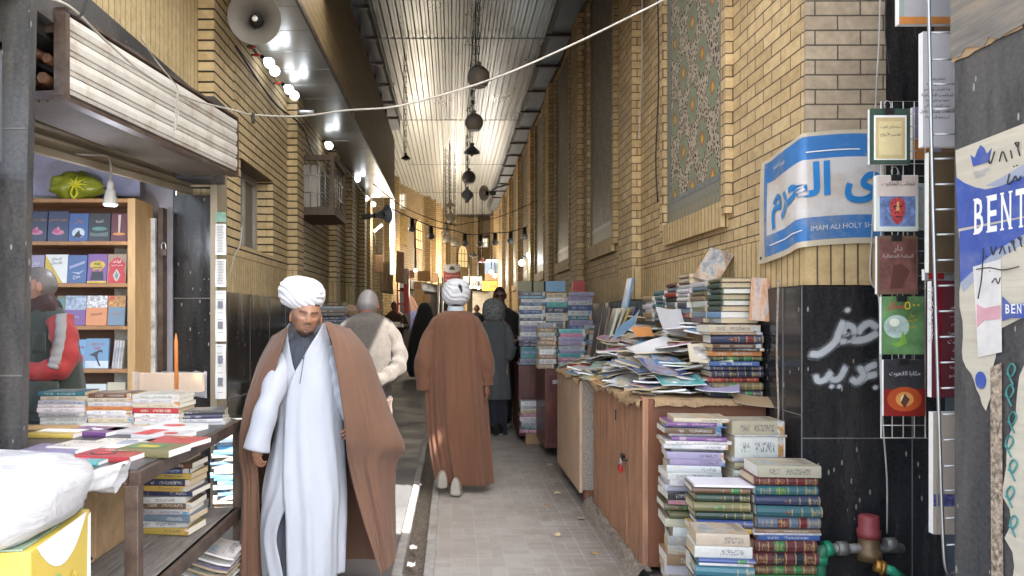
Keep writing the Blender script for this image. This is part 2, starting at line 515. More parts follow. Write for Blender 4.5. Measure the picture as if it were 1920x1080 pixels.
def tile_mat(name, dull=0.0):
    m, nt, b = new_mat(name)
    uv, sx = wall_uv(nt)
    su = nd(nt,'ShaderNodeSeparateXYZ'); nt.links.new(uv, su.inputs[0])
    W, H = .44, .62
    u = mth(nt,'DIVIDE', su.outputs[0], W); v = mth(nt,'DIVIDE', su.outputs[1], H)
    def cell(uo, vo):
        a = mth(nt,'SUBTRACT', mth(nt,'FRACT', mth(nt,'ADD', u, uo)), .5)
        c_ = mth(nt,'SUBTRACT', mth(nt,'FRACT', mth(nt,'ADD', v, vo)), .5)
        return mth(nt,'ABSOLUTE', a), mth(nt,'ABSOLUTE', c_)
    a, c_ = cell(0,0); a2, c2 = cell(.5,.5)
    def lozenge(a, c_):
        # scalloped cartouche: diamond metric with a cross-shaped bulge
        d1 = mth(nt,'ADD', a, c_)
        d2 = mth(nt,'MAXIMUM', a, c_)
        s = mth(nt,'ADD', mth(nt,'MULTIPLY', d1, .62), mth(nt,'MULTIPLY', d2, .38))
        wv = mth(nt,'MULTIPLY', mth(nt,'SINE', mth(nt,'MULTIPLY', mth(nt,'ARCTAN2', a, c_), 12)), .022)
        return mth(nt,'ADD', s, wv)
    d = mth(nt,'MINIMUM', lozenge(a, c_), lozenge(a2, c2))
    n = noise(nt, uv, 26, 2)
    sage, dark, cream = (.25,.25,.145), (.035,.022,.02), (.46,.40,.33)
    wv = nd(nt,'ShaderNodeTexVoronoi', feature='DISTANCE_TO_EDGE'); nt.links.new(mapping(nt, uv, (26,22,1)), wv.inputs['Vector']); wv.inputs['Scale'].default_value = 1
    fil = ramp(nt, wv.outputs['Distance'], ((.0,(.44,.37,.28)),(.13,cream),(.15,dark),(.3,dark),(.32,(.32,.24,.2)),(1,(.4,.3,.25))), 'CONSTANT')
    inner = ramp(nt, d, ((0,(.62,.36,.03)),(.055,(.62,.36,.03)),(.06,(.33,.09,.05)),(.10,(.36,.13,.06)),(.105,(.2,.24,.17)),(.22,sage),(.27,(.17,.22,.17)),(.275,dark)), 'CONSTANT')
    c = mixc(nt, mth(nt,'GREATER_THAN', d, .292), inner, fil)
    n1 = noise(nt, uv, 9, 5); c = mixc(nt, .35, c, ramp(nt, n1.outputs[0], ((.3,(.3,.3,.3)),(.7,(.7,.7,.7)))), 'OVERLAY')
    # tile joints
    tj = nd(nt,'ShaderNodeTexBrick'); tj.offset=0; nt.links.new(uv, tj.inputs['Vector']); tj.inputs['Scale'].default_value=1
    tj.inputs['Brick Width'].default_value=.22; tj.inputs['Row Height'].default_value=.22; tj.inputs['Mortar Size'].default_value=.002
    c = mixc(nt, mth(nt,'MULTIPLY', tj.outputs['Fac'], .6), c, (.3,.36,.33))
    if dull: c = mixc(nt, dull, c, (.105,.085,.06))
    nt.links.new(c, b.inputs['Base Color'])
    b.inputs['Roughness'].default_value = .5
    b.inputs['Specular IOR Level'].default_value = .22
    bump(nt, b, n1.outputs[0], .2, .01)
    return m
mt['tiles'] = tile_mat('floral_tiles')
mt['tiles_dull'] = tile_mat('dusty_floral_tiles', .62)
mt['tile_blue'] = M('blue_glazed_border', (.15,.17,.17), .45, 0, .35, 25)
def leafborder():
    m, nt, b = new_mat('leaf_border_tiles')
    uv, sx = wall_uv(nt)
    s = nd(nt,'ShaderNodeSeparateXYZ'); nt.links.new(uv, s.inputs[0])
    u = mth(nt,'ABSOLUTE', mth(nt,'SUBTRACT', mth(nt,'FRACT', mth(nt,'DIVIDE', mth(nt,'ADD', s.outputs[0], mth(nt,'MULTIPLY', s.outputs[1], 0)), .085)), .5))
    v = mth(nt,'FRACT', mth(nt,'DIVIDE', s.outputs[1], .16))
    d = mth(nt,'ADD', u, mth(nt,'MULTIPLY', mth(nt,'ABSOLUTE', mth(nt,'SUBTRACT', v, .45)), .75))
    c = ramp(nt, d, ((0,(.30,.15,.1)),(.1,(.38,.33,.23)),(.19,(.15,.17,.09)),(.3,(.03,.03,.03)),(.33,(.3,.28,.2)),(.42,(.2,.2,.17))), 'CONSTANT')
    nt.links.new(c, b.inputs['Base Color']); b.inputs['Roughness'].default_value=.5; b.inputs['Specular IOR Level'].default_value=.2
    return m
mt['tile_leaf'] = leafborder()

def tile_panel(y0, y1, z0, z1, dull):
    X = RX
    p = MB(); p.box((X-.010, y0+.12, z0+.30), (X+.02, y1-.12, z1))
    po = p.build('tile_panel', mt['tiles_dull' if dull else 'tiles'], rb)
    q = MB()
    q.box((X-.014, y0+.09, z0+.255), (X+.02, y1-.09, z0+.30)); q.box((X-.014, y0+.09, z0+.3), (X+.02, y0+.12, z1)); q.box((X-.014, y1-.12, z0+.3), (X+.02, y1-.09, z1))
    q.build('border', mt['tile_blue'], po)
    q = MB(); q.box((X-.012, y0, z0+.09), (X+.02, y1, z0+.255)); q.box((X-.012, y0, z0+.255), (X+.02, y0+.09, z1)); q.box((X-.012, y1-.09, z0+.255), (X+.02, y1, z1))
    q.build('leaf_border', mt['tile_leaf'], po)
    q = MB()   # raised brick frame
    q.box((X-.05, y0-.085, z0), (X+.02, y0, z1)); q.box((X-.05, y1, z0), (X+.02, y1+.085, z1))
    q.build('brick_frame', mt['brick_right'], po)
    q = MB(); q.box((X-.05, y0, z0-.08), (X+.02, y1, z0+.09)); q.build('soldier_sill', mt['brick_soldier'], po)
# pilasters and the panels between them
PIL = [7.25, 10.4, 13.55, 16.7, 19.85, 23.0, 26.15]
for i, y in enumerate(PIL):
    q = MB(); q.box((RX-.085, y, 1.95), (RX+.02, y+.58, 5.95)); q.build('pilaster', mt['brick_right'], rb)
    q = MB(); q.box((RX-.083, y+.003, 1.66), (RX+.02, y+.577, 1.95)); q.build('soldier_pilaster_base', mt['brick_soldier'], rb)
    tile_panel(y+.58+.5, y+.58+2.0, 2.3, 5.6, True)
tile_panel(4.95, 6.32, 2.17, 5.6, False)

# steel gutter beam and brackets along the top of the right wall
sb = empty('steel_beam', 'grey steel gutter beam on brackets along the top of the tiled brick wall', 'beam', (RX-.2, 8, 5.9))
w = MB(); w.box((RX-.34, 6, 5.72), (RX-.04, 30, 5.95)); w.build('channel', mt['steel_dark'], sb)
for i in range(15):
    y = 7 + i*1.4
    w = MB(); w.beam((RX-.42, y, 5.70), (RX+.0, y, 5.70), .05, .035); w.build('bracket', mt['brown_steel'], sb)

# ------------------------------------------------------------------ corrugated roof
m, nt, b = new_mat('corrugated_metal')
o_ = coords(nt); n = noise(nt, mapping(nt, o_, (1,.6,1)), 2.2, 4, .55); n2 = noise(nt, o_, .8, 6, .7)
c = ramp(nt, n.outputs[0], ((.3,(.2,.21,.22)),(.7,(.29,.295,.3))))
c = mixc(nt, ramp(nt, n2.outputs[0], ((.5,(0,0,0)),(.8,(.45,)*3))), c, (.27,.225,.17))
nt.links.new(c, b.inputs['Base Color']); b.inputs['Metallic'].default_value = .8
nt.links.new(ramp(nt, n.outputs[0], ((.3,(.26,)*3),(.7,(.36,)*3))), b.inputs['Roughness'])
bump(nt, b, n.outputs[0], .12, .02)
mt['corrugated'] = m
RZ = 6.0
m, nt, b = new_mat('translucent_fill_sheet')  # for the unseen near roof: translucent, added as soft overhead fill light
tr = nd(nt,'ShaderNodeBsdfTranslucent'); tr.inputs[0].default_value = (.30,.30,.29,1)
df = nd(nt,'ShaderNodeBsdfDiffuse'); df.inputs[0].default_value = (.3,.3,.28,1)
ad_ = nd(nt,'ShaderNodeAddShader'); nt.links.new(tr.outputs[0], ad_.inputs[0]); nt.links.new(df.outputs[0], ad_.inputs[1]); nt.links.new(ad_.outputs[0], nt.nodes['Material Output'].inputs[0])
mt['fill_sheet'] = m
m, nt, b = new_mat('metal_sheet_with_glow')  # roof metal with an added glow-through that brightens the far lane
tr = nd(nt,'ShaderNodeBsdfTranslucent'); tr.inputs[0].default_value = (.026,.023,.016,1)
ad_ = nd(nt,'ShaderNodeAddShader'); nt.links.new(tr.outputs[0], ad_.inputs[0]); nt.links.new(b.outputs[0], ad_.inputs[1]); nt.links.new(ad_.outputs[0], nt.nodes['Material Output'].inputs[0])
b.inputs['Base Color'].default_value = (.22,.225,.23,1); b.inputs['Metallic'].default_value = .6; b.inputs['Roughness'].default_value = .33
mt['glow_sheet'] = m
roof = empty('metal_roof', 'corrugated metal sheet roof over the lane, with added unseen near sheets shaping the sun', 'roof', (0, 10, RZ))
def corrugate(x0, x1, y0, y1, z, sag=0):
    q = MB(); rows = [[], []]
    pitch = .115; x0 = math.floor(x0/pitch)*pitch; nribs = int((x1-x0)/pitch)
    for i in range(nribs+1):
        x = x0 + i*pitch
        for dx, dz in ((0,0),(.05,0),(.064,-.04),(.098,-.04)):
            if x+dx > x1: break
            rows[0].append(Vector((x+dx, y0, z+dz))); rows[1].append(Vector((x+dx, y1, z+dz+sag)))
    q.grid(rows, smooth=False)
    return q
yy = [-1.0, 2.0, 3.5, 7.0, 12.0, 17.0, 22.0, 27.0, 33.0, 40.0, 50.0]
SUN_HOLE = ((.02, .62), (.86, 1.80))  # openings added to shape the sun patches on the ground
for a, b_ in zip(yy, yy[1:]):
    xr = RX + .1 if b_ <= 33 else 6
    xl = -1.25 if b_ <= 17 else (-7 if b_ > 20 else -2.2)
    if b_ <= 17: xl = -3.2 if b_ <= 7 else -1.4
    z_ = 4.5 if a < 7 else RZ  # lower near sheets are unseen, added to block and soften the sun
    if a == 2.0:
        corrugate(.02, .63, 2.0, 2.3, z_+.03).build('roof_or_fill_sheet', mt['fill_sheet'], roof, fix=False)  # extra unseen sheet added to keep sun off the front man's head
        for x0, x1 in ((xl, SUN_HOLE[0][0]), (SUN_HOLE[0][1], SUN_HOLE[1][0]), (SUN_HOLE[1][1], xr+1.2)):
            corrugate(x0, x1, a, b_, z_).build('roof_or_fill_sheet', mt['fill_sheet'], roof, fix=False)
    else:
        corrugate(xl, xr+(1.2 if b_ <= 4 else 0), a, b_, z_).build('roof_or_fill_sheet', mt['fill_sheet' if a < 7 else 'glow_sheet' if a in (17.0, 22.0, 27.0) else 'corrugated'], roof, fix=False)

for y in yy[4:-2]:
    MB().box((-1.25, y-.02, RZ-.05), (RX-.02, y+.02, RZ-.042)).build('seam_strip', mt['steel_dark'], roof)
w = MB(); w.box((-3.2, 6.98, 4.46), (3.2, 7.0, 6.06)); w.build('sun_block_sheet', mt['corrugated'], roof)  # unseen sheet added to stop sun leaking in at the roof step
# ------------------------------------------------------------------ left brick wall with overhang
LX = -1.8
lb = empty('brick_building', 'pale yellow brick building with raked joints, shop fronts and balcony on the left', 'building', (LX, 6, 0))
w = MB(); w.box((LX-.4, 5.96, 2.0), (LX, 6.35, 4.0)); w.box((LX-.4, 6.35, 2.0), (LX, 7.5, 2.1)); w.box((LX-.4, 6.35, 2.85), (LX, 7.5, 4.0)); w.box((LX-.4, 7.5, 2.0), (LX, 15.6, 4.0))
w.build('wall', mt['brick_left'], lb)
w = MB(); w.box((LX-.4, 5.963, 1.69), (LX-.003, 15.6, 2.0)); w.build('soldier_course', mt['brick_soldier_left'], lb)
w = MB(); w.box((LX-.4, 5.95, 0), (LX+.012, 15.6, 1.688)); gl = w.build('granite_cladding', mt['granite'], lb)
w = MB()
for y in (6.6, 7.3, 8.0, 8.7, 9.4, 10.1, 10.8): w.box((LX+.011, y, 0), (LX+.0145, y+.005, 1.688))
w.box((LX+.011, 5.95, .82), (LX+.0144, 15.6, .825)); w.build('joint', mt['joint'], gl)
for y in (8.15, 10.9, 12.6, 14.4):
    w = MB(); w.box((LX-.02, y, 2.0), (LX+.11, y+.34, 3.93)); w.build('pilaster', mt['brick_left'], lb)
    w = MB(); w.box((LX-.02, y+.003, 1.69), (LX+.107, y+.337, 2.0)); w.build('soldier_pilaster_base', mt['brick_soldier_left'], lb)
# window
wf = MB()
for lo, hi in (((LX-.22,6.35,2.1),(LX-.16,6.42,2.85)),((LX-.22,7.43,2.1),(LX-.16,7.5,2.85)),((LX-.22,6.42,2.79),(LX-.16,7.43,2.85)),((LX-.22,6.42,2.1),(LX-.16,7.43,2.16)),((LX-.215,7.05,2.16),(LX-.165,7.1,2.79))):
    wf.box(lo, hi)
wo = wf.build('window', M('grey_window_frame', (.34,.33,.3), .5), lb)
w = MB(); w.box((LX-.2,6.42,2.16),(LX-.19,7.43,2.79)); w.build('pane', M('dusty_brown_pane', (.14,.12,.09), .35, 0, .25, 3), wo)
w = MB(); w.box((LX-.21,6.34,2.845),(LX-.002,7.51,2.875)); w.build('lintel', mt['wood_brown'], wo)
# soffit panels (bright glossy metal) and brick fascia
m, nt, b = new_mat('glossy_soffit_panel')
n = noise(nt, coords(nt), 1.2, 4); c = ramp(nt, n.outputs[0], ((.3,(.40,.41,.40)),(.7,(.48,.49,.47)))); nt.links.new(c, b.inputs['Base Color'])
b.inputs['Metallic'].default_value = .7; b.inputs['Roughness'].default_value = .3
mt['soffit'] = m
SX = -1.2; SZ = 3.95
for i in range(22):
    y = 4.4 + i*.505
    w = MB(); w.box((LX-.3, y, SZ), (SX-.012, y+.498, SZ+.02)); bevel(w.build('soffit_panel', mt['soffit'], lb), .004)
w = MB(); w.box((SX-.18, 3.6, SZ+.022), (SX, 15.55, 5.16)); w.build('fascia', brick_mat('fascia_tile', (.30,.22,.115),(.26,.19,.1),(.1,.07,.045),3.0,.085,.004,bstr=.4,rough=.55), lb)
w = MB(); w.box((SX-.012, 3.6, SZ-.02), (SX+.008, 15.56, SZ+.03)); w.build('fascia_edge_strip', mt['brown_steel'], lb)
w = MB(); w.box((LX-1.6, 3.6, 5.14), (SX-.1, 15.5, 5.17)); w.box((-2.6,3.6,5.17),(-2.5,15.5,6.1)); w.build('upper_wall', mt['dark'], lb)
lbm = empty('steel_beam', 'dark steel angle beam with stubby brackets between brick fascia and roof', 'beam', (SX, 8, 5.7))
w = MB(); w.box((SX-.30, 6, 5.72), (SX+.02, 17, 5.9)); w.build('channel', mt['steel_dark'], lbm)
for i in range(9):
    y = 6.5 + i*1.1
    w = MB(); w.beam((SX-.25, y, 5.55), (SX+.1, y, 5.55), .06, .05); w.box((SX-.2,y-.03,5.2),(SX-.14,y+.03,5.72)); w.build('bracket', mt['brown_steel'], lbm)

# ------------------------------------------------------------------ shop front, near left
# second pillar (granite), between the bookshop and the brick wall
sp = empty('granite_pillar', 'black granite pillar with taped papers at the far side of the bookshop', 'pillar', (-1.95, 5.7, 0))
w = MB(); w.box((-2.13, 5.7, 0), (LX-.0, 5.948, 2.42)); w.build('granite_cladding', mt['granite'], sp)
w = MB(); w.box((-2.131,5.697,1.63),(LX,5.7005,1.636)); w.build('joint', mt['joint'], sp)
w = MB(); w.box((LX-.045, 5.694, 0), (LX+.006, 5.949, 2.6)); w.build('edge_strip', mt['beige_metal'], sp)
# brick and granite above the shutter box
ub = empty('shop_upper_wall', 'brick wall of upright bricks above the white shutter box', 'wall', (-2, 4, 3))
w = MB(); w.box((-2.3, 2.6, 3.12), (-1.86, 5.46, 5.2)); w.build('wall', mt['brick_soldier_left'], ub)
w = MB(); w.box((-2.3, 2.6, 2.86), (-1.85, 5.46, 3.12)); w.build('granite_band', mt['granite_grey'], ub)
w = MB(); w.box((-2.3, 5.46, 2.9), (-1.74, 5.958, 5.2)); w.build('brick_pilaster', mt['brick_left'], ub)
w = MB(); w.box((-2.05, 5.44, 2.5), (-1.735, 5.7, 3.1)); w.build('chipped_granite_block', mt['granite_grey'], ub)
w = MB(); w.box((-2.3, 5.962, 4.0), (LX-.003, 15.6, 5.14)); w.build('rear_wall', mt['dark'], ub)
# first pillar
fp = empty('granite_pillar', 'grey dusty granite pillar with silver strip nearest on the left', 'pillar', (-1.9, 3.3, 0))
w = MB(); w.add([(-2.02,3.2,0),(-1.868,3.2,0),(-1.868,3.25,0),(-2.02,3.25,0),(-2.02,3.2,5),(-1.76,3.2,5),(-1.76,3.25,5),(-2.02,3.25,5)], ((0,3,2,1),(4,5,6,7),(0,1,5,4),(1,2,6,5),(2,3,7,6),(3,0,4,7))); w.build('granite_cladding', mt['granite_grey'], fp)
w = MB(); w.box((-2.0,3.196,1.24),(-1.845,3.2005,1.246)); w.box((-1.99,3.196,2.3),(-1.825,3.2005,2.305)); w.build('joint', mt['joint'], fp)
w = MB(); w.box((-1.995, 3.14, 0), (-1.965, 3.19, 5)); w.build('silver_strip', mt['steel'], fp)
w = MB(); w.box((-1.993, 3.135, 2.78), (-1.967, 3.139, 2.95)); w.build('red_tape', M('red_tape', (.45,.03,.02), .4), fp)
w = MB(); w.box((-2.9, 3.2, 0), (-2.021, 3.25, 2.6)); w.build('black_panel', mt['granite'], fp)

# bookshop interior
sh = empty('bookshop', 'small open bookshop room behind the table of books', 'shop', (-2.6, 5, 0))
w = MB(); w.box((-4.6, 5.72, 0), (-2.14, 5.78, 2.86)); w.box((-4.6, 3.3, 0), (-4.5, 5.72, 2.86)); w.build('room_wall', M('shop_wall', (.42,.41,.45), .8), sh)
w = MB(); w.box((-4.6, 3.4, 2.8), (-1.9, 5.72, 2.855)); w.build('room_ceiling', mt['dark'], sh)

def curved_grid(a, b, c, d, nu, nv, off):
    pass
# ------------------------------------------------------------------ writing
_AR = {'ا':(0xFE8D,2),'ب':(0xFE8F,4),'ة':(0xFE93,2),'ت':(0xFE95,4),'ث':(0xFE99,4),'ج':(0xFE9D,4),'ح':(0xFEA1,4),'خ':(0xFEA5,4),'د':(0xFEA9,2),'ذ':(0xFEAB,2),
 'ر':(0xFEAD,2),'ز':(0xFEAF,2),'س':(0xFEB1,4),'ش':(0xFEB5,4),'ص':(0xFEB9,4),'ض':(0xFEBD,4),'ط':(0xFEC1,4),'ظ':(0xFEC5,4),'ع':(0xFEC9,4),'غ':(0xFECD,4),'ف':(0xFED1,4),
 'ق':(0xFED5,4),'ك':(0xFED9,4),'ل':(0xFEDD,4),'م':(0xFEE1,4),'ن':(0xFEE5,4),'ه':(0xFEE9,4),'و':(0xFEED,2),'ى':(0xFEEF,2),'ي':(0xFEF1,4),'أ':(0xFE83,2),'إ':(0xFE87,2),
 'آ':(0xFE81,2),'ؤ':(0xFE85,2),'ئ':(0xFE89,4),'ء':(0xFE80,1)}
_LA = {'ا':0xFEFB,'أ':0xFEF7,'إ':0xFEF9,'آ':0xFEF5}
def shape(s):
    if not any(ch in _AR for ch in s): return s
    out = []; i = 0; prev = False      # prev: previous letter joins forward
    while i < len(s):
        ch = s[i]
        if ch not in _AR:
            out.append(ch); prev = False; i += 1; continue
        if ch == 'ل' and i+1 < len(s) and s[i+1] in _LA:
            out.append(chr(_LA[s[i+1]] + (1 if prev else 0))); prev = False; i += 2; continue
        base, n = _AR[ch]
        nxt = i+1 < len(s) and s[i+1] in _AR and s[i+1] != 'ء'
        if n == 4 and nxt: f = 3 if prev else 2
        else: f = 1 if (prev and n >= 2) else 0
        out.append(chr(base+f)); prev = (n == 4); i += 1
    return ''.join(reversed(out))

_txt_cache = {}
def text_geo(s, res=2, bold=0.0):
    key = (s, res, bold)
    if key in _txt_cache: return _txt_cache[key]
    cu = bpy.data.curves.new('lettering', 'FONT')
    cu.body = shape(s); cu.resolution_u = res; cu.size = 1.0; cu.offset = bold
    cu.align_x = 'CENTER'
    o = bpy.data.objects.new('lettering', cu); COL.objects.link(o)
    dg = bpy.context.evaluated_depsgraph_get(); dg.update()
    me = bpy.data.meshes.new_from_object(o.evaluated_get(dg))
    vs_ = [v.co.copy() for v in me.vertices]; fs = [list(p.vertices) for p in me.polygons]
    bpy.data.objects.remove(o); bpy.data.curves.remove(cu); bpy.data.meshes.remove(me)
    if vs_:
        x0 = min(v.x for v in vs_); x1 = max(v.x for v in vs_); y0 = min(v.y for v in vs_); y1 = max(v.y for v in vs_)
        vs_ = [Vector((v.x-(x0+x1)/2, v.y-(y0+y1)/2, 0)) for v in vs_]
        dims = (max(x1-x0, 1e-6), max(y1-y0, 1e-6))
    else: dims = (1, 1)
    _txt_cache[key] = (vs_, fs, dims)
    return _txt_cache[key]

def frame(o, x, y):
    x = Vector(x).normalized(); y = Vector(y); y = (y - x*y.dot(x)).normalized(); z = x.cross(y)
    return Matrix(((x.x,y.x,z.x,o[0]),(x.y,y.y,z.y,o[1]),(x.z,y.z,z.z,o[2]),(0,0,0,1)))

def lettering(s, Mx, mat, parent, w=None, h=None, res=2, fn=None, lift=.0015, name='lettering', bold=0.0, mb=None):
    vs_, fs, (W, H) = text_geo(s, res, bold)
    k = (w/W) if w else 1e9
    if h: k = min(k, h/H) if w else h/H
    kx = k; ky = k
    pts = [Vector((v.x*kx, v.y*ky, lift)) for v in vs_]
    pts = [fn(p) for p in pts] if fn else [Mx @ p for p in pts]
    if mb is not None:
        mb.add(pts, fs); return None
    return MB().add(pts, fs).build(name, mat, parent, fix=False)

# ------------------------------------------------------------------ far end of the lane
fb = empty('brick_building', 'far yellow brick building with lit arched windows where the lane bends', 'building', (-1, 30, 0))
poly = [(-1.95,24.8),(-1.55,26),(-.92,28.5),(-.58,30),(-.36,32.5),(-.2,33.3)]
def strip_wall(pts, z0, z1, th=.3):
    q = MB(); n = len(pts)
    for (a, b_) in zip(pts, pts[1:]):
        d = Vector((b_[0]-a[0], b_[1]-a[1], 0)).normalized(); nrm = Vector((-d.y, d.x, 0))*th
        A = Vector((*a, 0)); B = Vector((*b_, 0))
        vs_ = [A, B, B+nrm, A+nrm]
        q.add([v+Vector((0,0,z0)) for v in vs_]+[v+Vector((0,0,z1)) for v in vs_], ((0,3,2,1),(4,5,6,7),(0,1,5,4),(1,2,6,5),(2,3,7,6),(3,0,4,7)))
    return q
strip_wall(poly, 2.75, 6.6).build('wall', mt['brick_far'], fb)
strip_wall([(-.2,33.3),(.6,34),(1.6,34.9),(3.5,36.2)], 2.6, 6.6).build('end_wall', mt['brick_far'], fb)
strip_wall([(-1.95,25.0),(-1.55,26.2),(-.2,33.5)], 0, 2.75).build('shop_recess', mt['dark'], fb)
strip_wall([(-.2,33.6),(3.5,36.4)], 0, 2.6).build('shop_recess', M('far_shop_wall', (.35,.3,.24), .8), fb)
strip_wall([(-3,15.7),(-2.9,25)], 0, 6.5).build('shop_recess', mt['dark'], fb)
mt['win_glow'] = emis('sunlit_pane', (1.0,.72,.34), .085)
mt['win_frame'] = M('brown_window_frame', (.14,.09,.05), .6)
def arched_window(px, py0, py1, wpx, a, b_):
    # on the wall from a to b_: find Y where the sight line at px meets the wall
    A = Vector((*a,0)); B = Vector((*b_,0)); sl = (px-848)/1400
    t = (A.x - sl*A.y)/((A.x - sl*A.y) - (B.x - sl*B.y)); c = A.lerp(B, t); s = 1400/c.y
    d = (B-A).normalized(); nrm = Vector((d.y, -d.x, 0))
    if nrm.y > 0: nrm = -nrm
    z0 = 1.5-(py1-592)/s; z1 = 1.5-(py0-592)/s
    w_ = (wpx/s)/max(abs(d.x), .3)
    H = z1-z0
    def outline(k, zz):
        w2 = w_/2*k; pts = [(-w2, 0), (w2, 0)]
        for i in range(9):
            u = i/8; pts.append((w2*math.cos(u*math.pi/2)**.8, H*.55 + (H*.45)*math.sin(u*math.pi/2)))
        for i in range(7, -1, -1):
            u = i/8; pts.append((-w2*math.cos(u*math.pi/2)**.8, H*.55 + (H*.45)*math.sin(u*math.pi/2)))
        return pts
    F = frame((c.x, c.y, z0), d, (0,0,1))
    sgn = 1 if (F.to_3x3() @ Vector((0,0,1))).dot(nrm) > 0 else -1
    q = MB(); q.prism(outline(1.25, 0), F @ Matrix.Translation((0,-H*.03,0)), .03*sgn)
    wo = q.build('window', mt['win_frame'], fb)
    q = MB(); q.prism(outline(1.0, 0), F @ Matrix.Translation((0,0,.032*sgn)), .006*sgn); q.build('pane', mt['win_glow'], wo)
    q = MB()
    for xx in (-w_*.17, w_*.17): q.box((xx-.012*w_, 0, .03), (xx+.012*w_, H*.85, .05), M=F @ Matrix.Scale(sgn, 4, (0,0,1)))
    for zz in (.28, .62): q.box((-w_*.5, H*zz-.02*w_, .03), (w_*.5, H*zz+.02*w_, .05), M=F @ Matrix.Scale(sgn, 4, (0,0,1)))
    q.build('frame', mt['win_frame'], wo)
arched_window(784, 412, 466, 12, poly[1], poly[2])
arched_window(867, 461, 501, 17, (-.2,33.3), (.6,34))
def square_window(px0, px1, py0, py1, Y, lab='window'):
    a = P(px0, py1, Y); b_ = P(px1, py0, Y)
    q = MB(); q.box((a.x-.05, Y, a.z-.05), (b_.x+.05, Y+.1, b_.z+.05)); wo = q.build('window', mt['white_metal'], fb)
    q = MB()
    nx = 3
    for i in range(nx):
        x0 = a.x + (b_.x-a.x)*i/nx; x1 = a.x + (b_.x-a.x)*(i+1)/nx
        for z0, z1 in ((a.z, (a.z+b_.z)/2-.02), ((a.z+b_.z)/2+.02, b_.z)):
            q.box((x0+.02, Y-.015, z0), (x1-.02, Y-.002, z1))
    q.build('pane', emis('bright_pane', (1,.9,.68), .16), wo)
square_window(743, 759, 365, 388, 24.7)
square_window(899, 914, 448, 462, 34.3)
# carved panel and pilasters on the far wall
q = MB(); a = P(746, 460, 25.3); b_ = P(763, 405, 25.3); q.box((a.x, 25.2, a.z), (b_.x, 25.9, b_.z)); q.build('carved_panel', M('carved_panel', (.34,.24,.1), .7, 0, .4, 14, bmp=.6, bscale=18), fb)
for px, Y in ((800,28.2),(810,29),(820,30),(829,31.5)):
    a = P(px, 500, Y); q = MB(); q.box((a.x-.16, Y-.15, 2.8), (a.x+.16, Y+.2, 6.5)); q.build('pilaster', mt['brick_far'], fb)
for px, yp in ((850,33.3),(890,34.1),(925,34.9)):
    a = P(px, 500, yp); q = MB(); q.box((a.x-.14, yp-.12, 2.7), (a.x+.14, yp+.5, 6.5)); q.build('pilaster', mt['brick_far'], fb)
q = MB(); q.box((-1.9, 25.4, 2.45), (-1.5, 27.2, 2.75)); q.beam((-1.5,26.2,2.6),(-.25,33,2.6),.1,.3); q.build('grey_lintel', mt['steel_dark'], fb)
# far right: wall of the same street
fr = empty('brick_building', 'bright brick building at the far right bend of the lane', 'building', (2.2, 36, 0))
q = MB(); q.box((RX+.05, 30.05, 0), (RX+.5, 39.5, 6.5)); q.build('wall', mt['brick_far'], fr)
for y in (30.6, 33.5, 36.5): 
    q = MB(); q.box((RX-.12, y, 0), (RX+.06, y+.5, 6.4)); q.build('pilaster', mt['brick_far'], fr)

# left side shops between the overhang and the far building (Y 15.6 .. 25)
ls = empty('brick_building', 'brown brick shop row with dark openings behind the hanging cloths', 'building', (-2, 20, 0))
for y in (15.65, 18.4, 21.2, 24.0):
    q = MB(); q.box((-2.3, y, 0), (-1.72, y+.45, 6.2)); q.build('pilaster', mt['brick_far'], ls)
q = MB(); q.box((-2.4, 15.6, 3.3), (-1.95, 25, 6.2)); q.build('wall', mt['brick_far'], ls)
q = MB(); q.box((-2.9, 15.62, 0), (-2.4, 15.7, 6)); q.build('side_wall', mt['dark'], ls)
q = MB(); q.box((-1.9, 15.58, 0), (-1.8, 15.64, 3.5)); q.build('steel_post', mt['steel'], ls)

# lit vertical light panel
t = empty('light_panel', 'tall narrow white lit panel hanging on the left beyond the overhang', 'sign', P(735, 440, 16.6))
a = P(731, 516, 16.6); b_ = P(741, 372, 16.6)
MB().box((a.x, 16.55, a.z), (b_.x, 16.68, b_.z)).build('case', mt['steel'], t)
MB().box((a.x+.015, 16.53, a.z+.02), (b_.x-.015, 16.549, b_.z-.02)).build('lit_face', emis('light_panel_white', (1,.97,.88), .3), t)
# slanted tube lamp
t = empty('tube_lamp', 'slanting glowing tube lamp on a thin bracket near the horn speaker', 'lamp', P(710, 428, 15.4))
MB().tube([P(701,434,15.4), P(717,421,15.4)], .028, 8).build('tube', emis('tube_warm', (1,.93,.8), .6), t)
MB().tube([P(701,434,15.4), P(703,455,15.4), P(708,475,15.4)], .012, 6).build('bracket', mt['steel'], t)

def sheet(name, corners, mat, label, cat, th=.02, group=None, wav=0, parent=None):
    """hanging cloth or board from four corners tl, tr, br, bl"""
    tl, tr, br_, bl = [Vector(c) for c in corners]
    n = (tr-tl).cross(bl-tl).normalized(); rows = []
    for j in range(13):
        v = j/12; row = []
        for i in range(15):
            u = i/14
            p = tl.lerp(tr, u).lerp(bl.lerp(br_, u), v)
            row.append(p + n*(wav*math.sin(u*19 + 1.3*math.sin(v*3))*(.3+.7*v)))
        rows.append(row)
    o = MB().grid(rows).build(name, mat, parent, label, cat, group, fix=False)
    md = o.modifiers.new('thickness', 'SOLIDIFY'); md.thickness = th
    return o
def box_px(px0, py0, px1, py1, Y, d, name, mat, label, cat, group=None, parent=None):
    a = P(px0, py1, Y); b_ = P(px1, py0, Y)
    return bevel(MB().box((a.x, Y, a.z), (b_.x, Y+d, b_.z)).build(name, mat, parent, label, cat, group), .006)

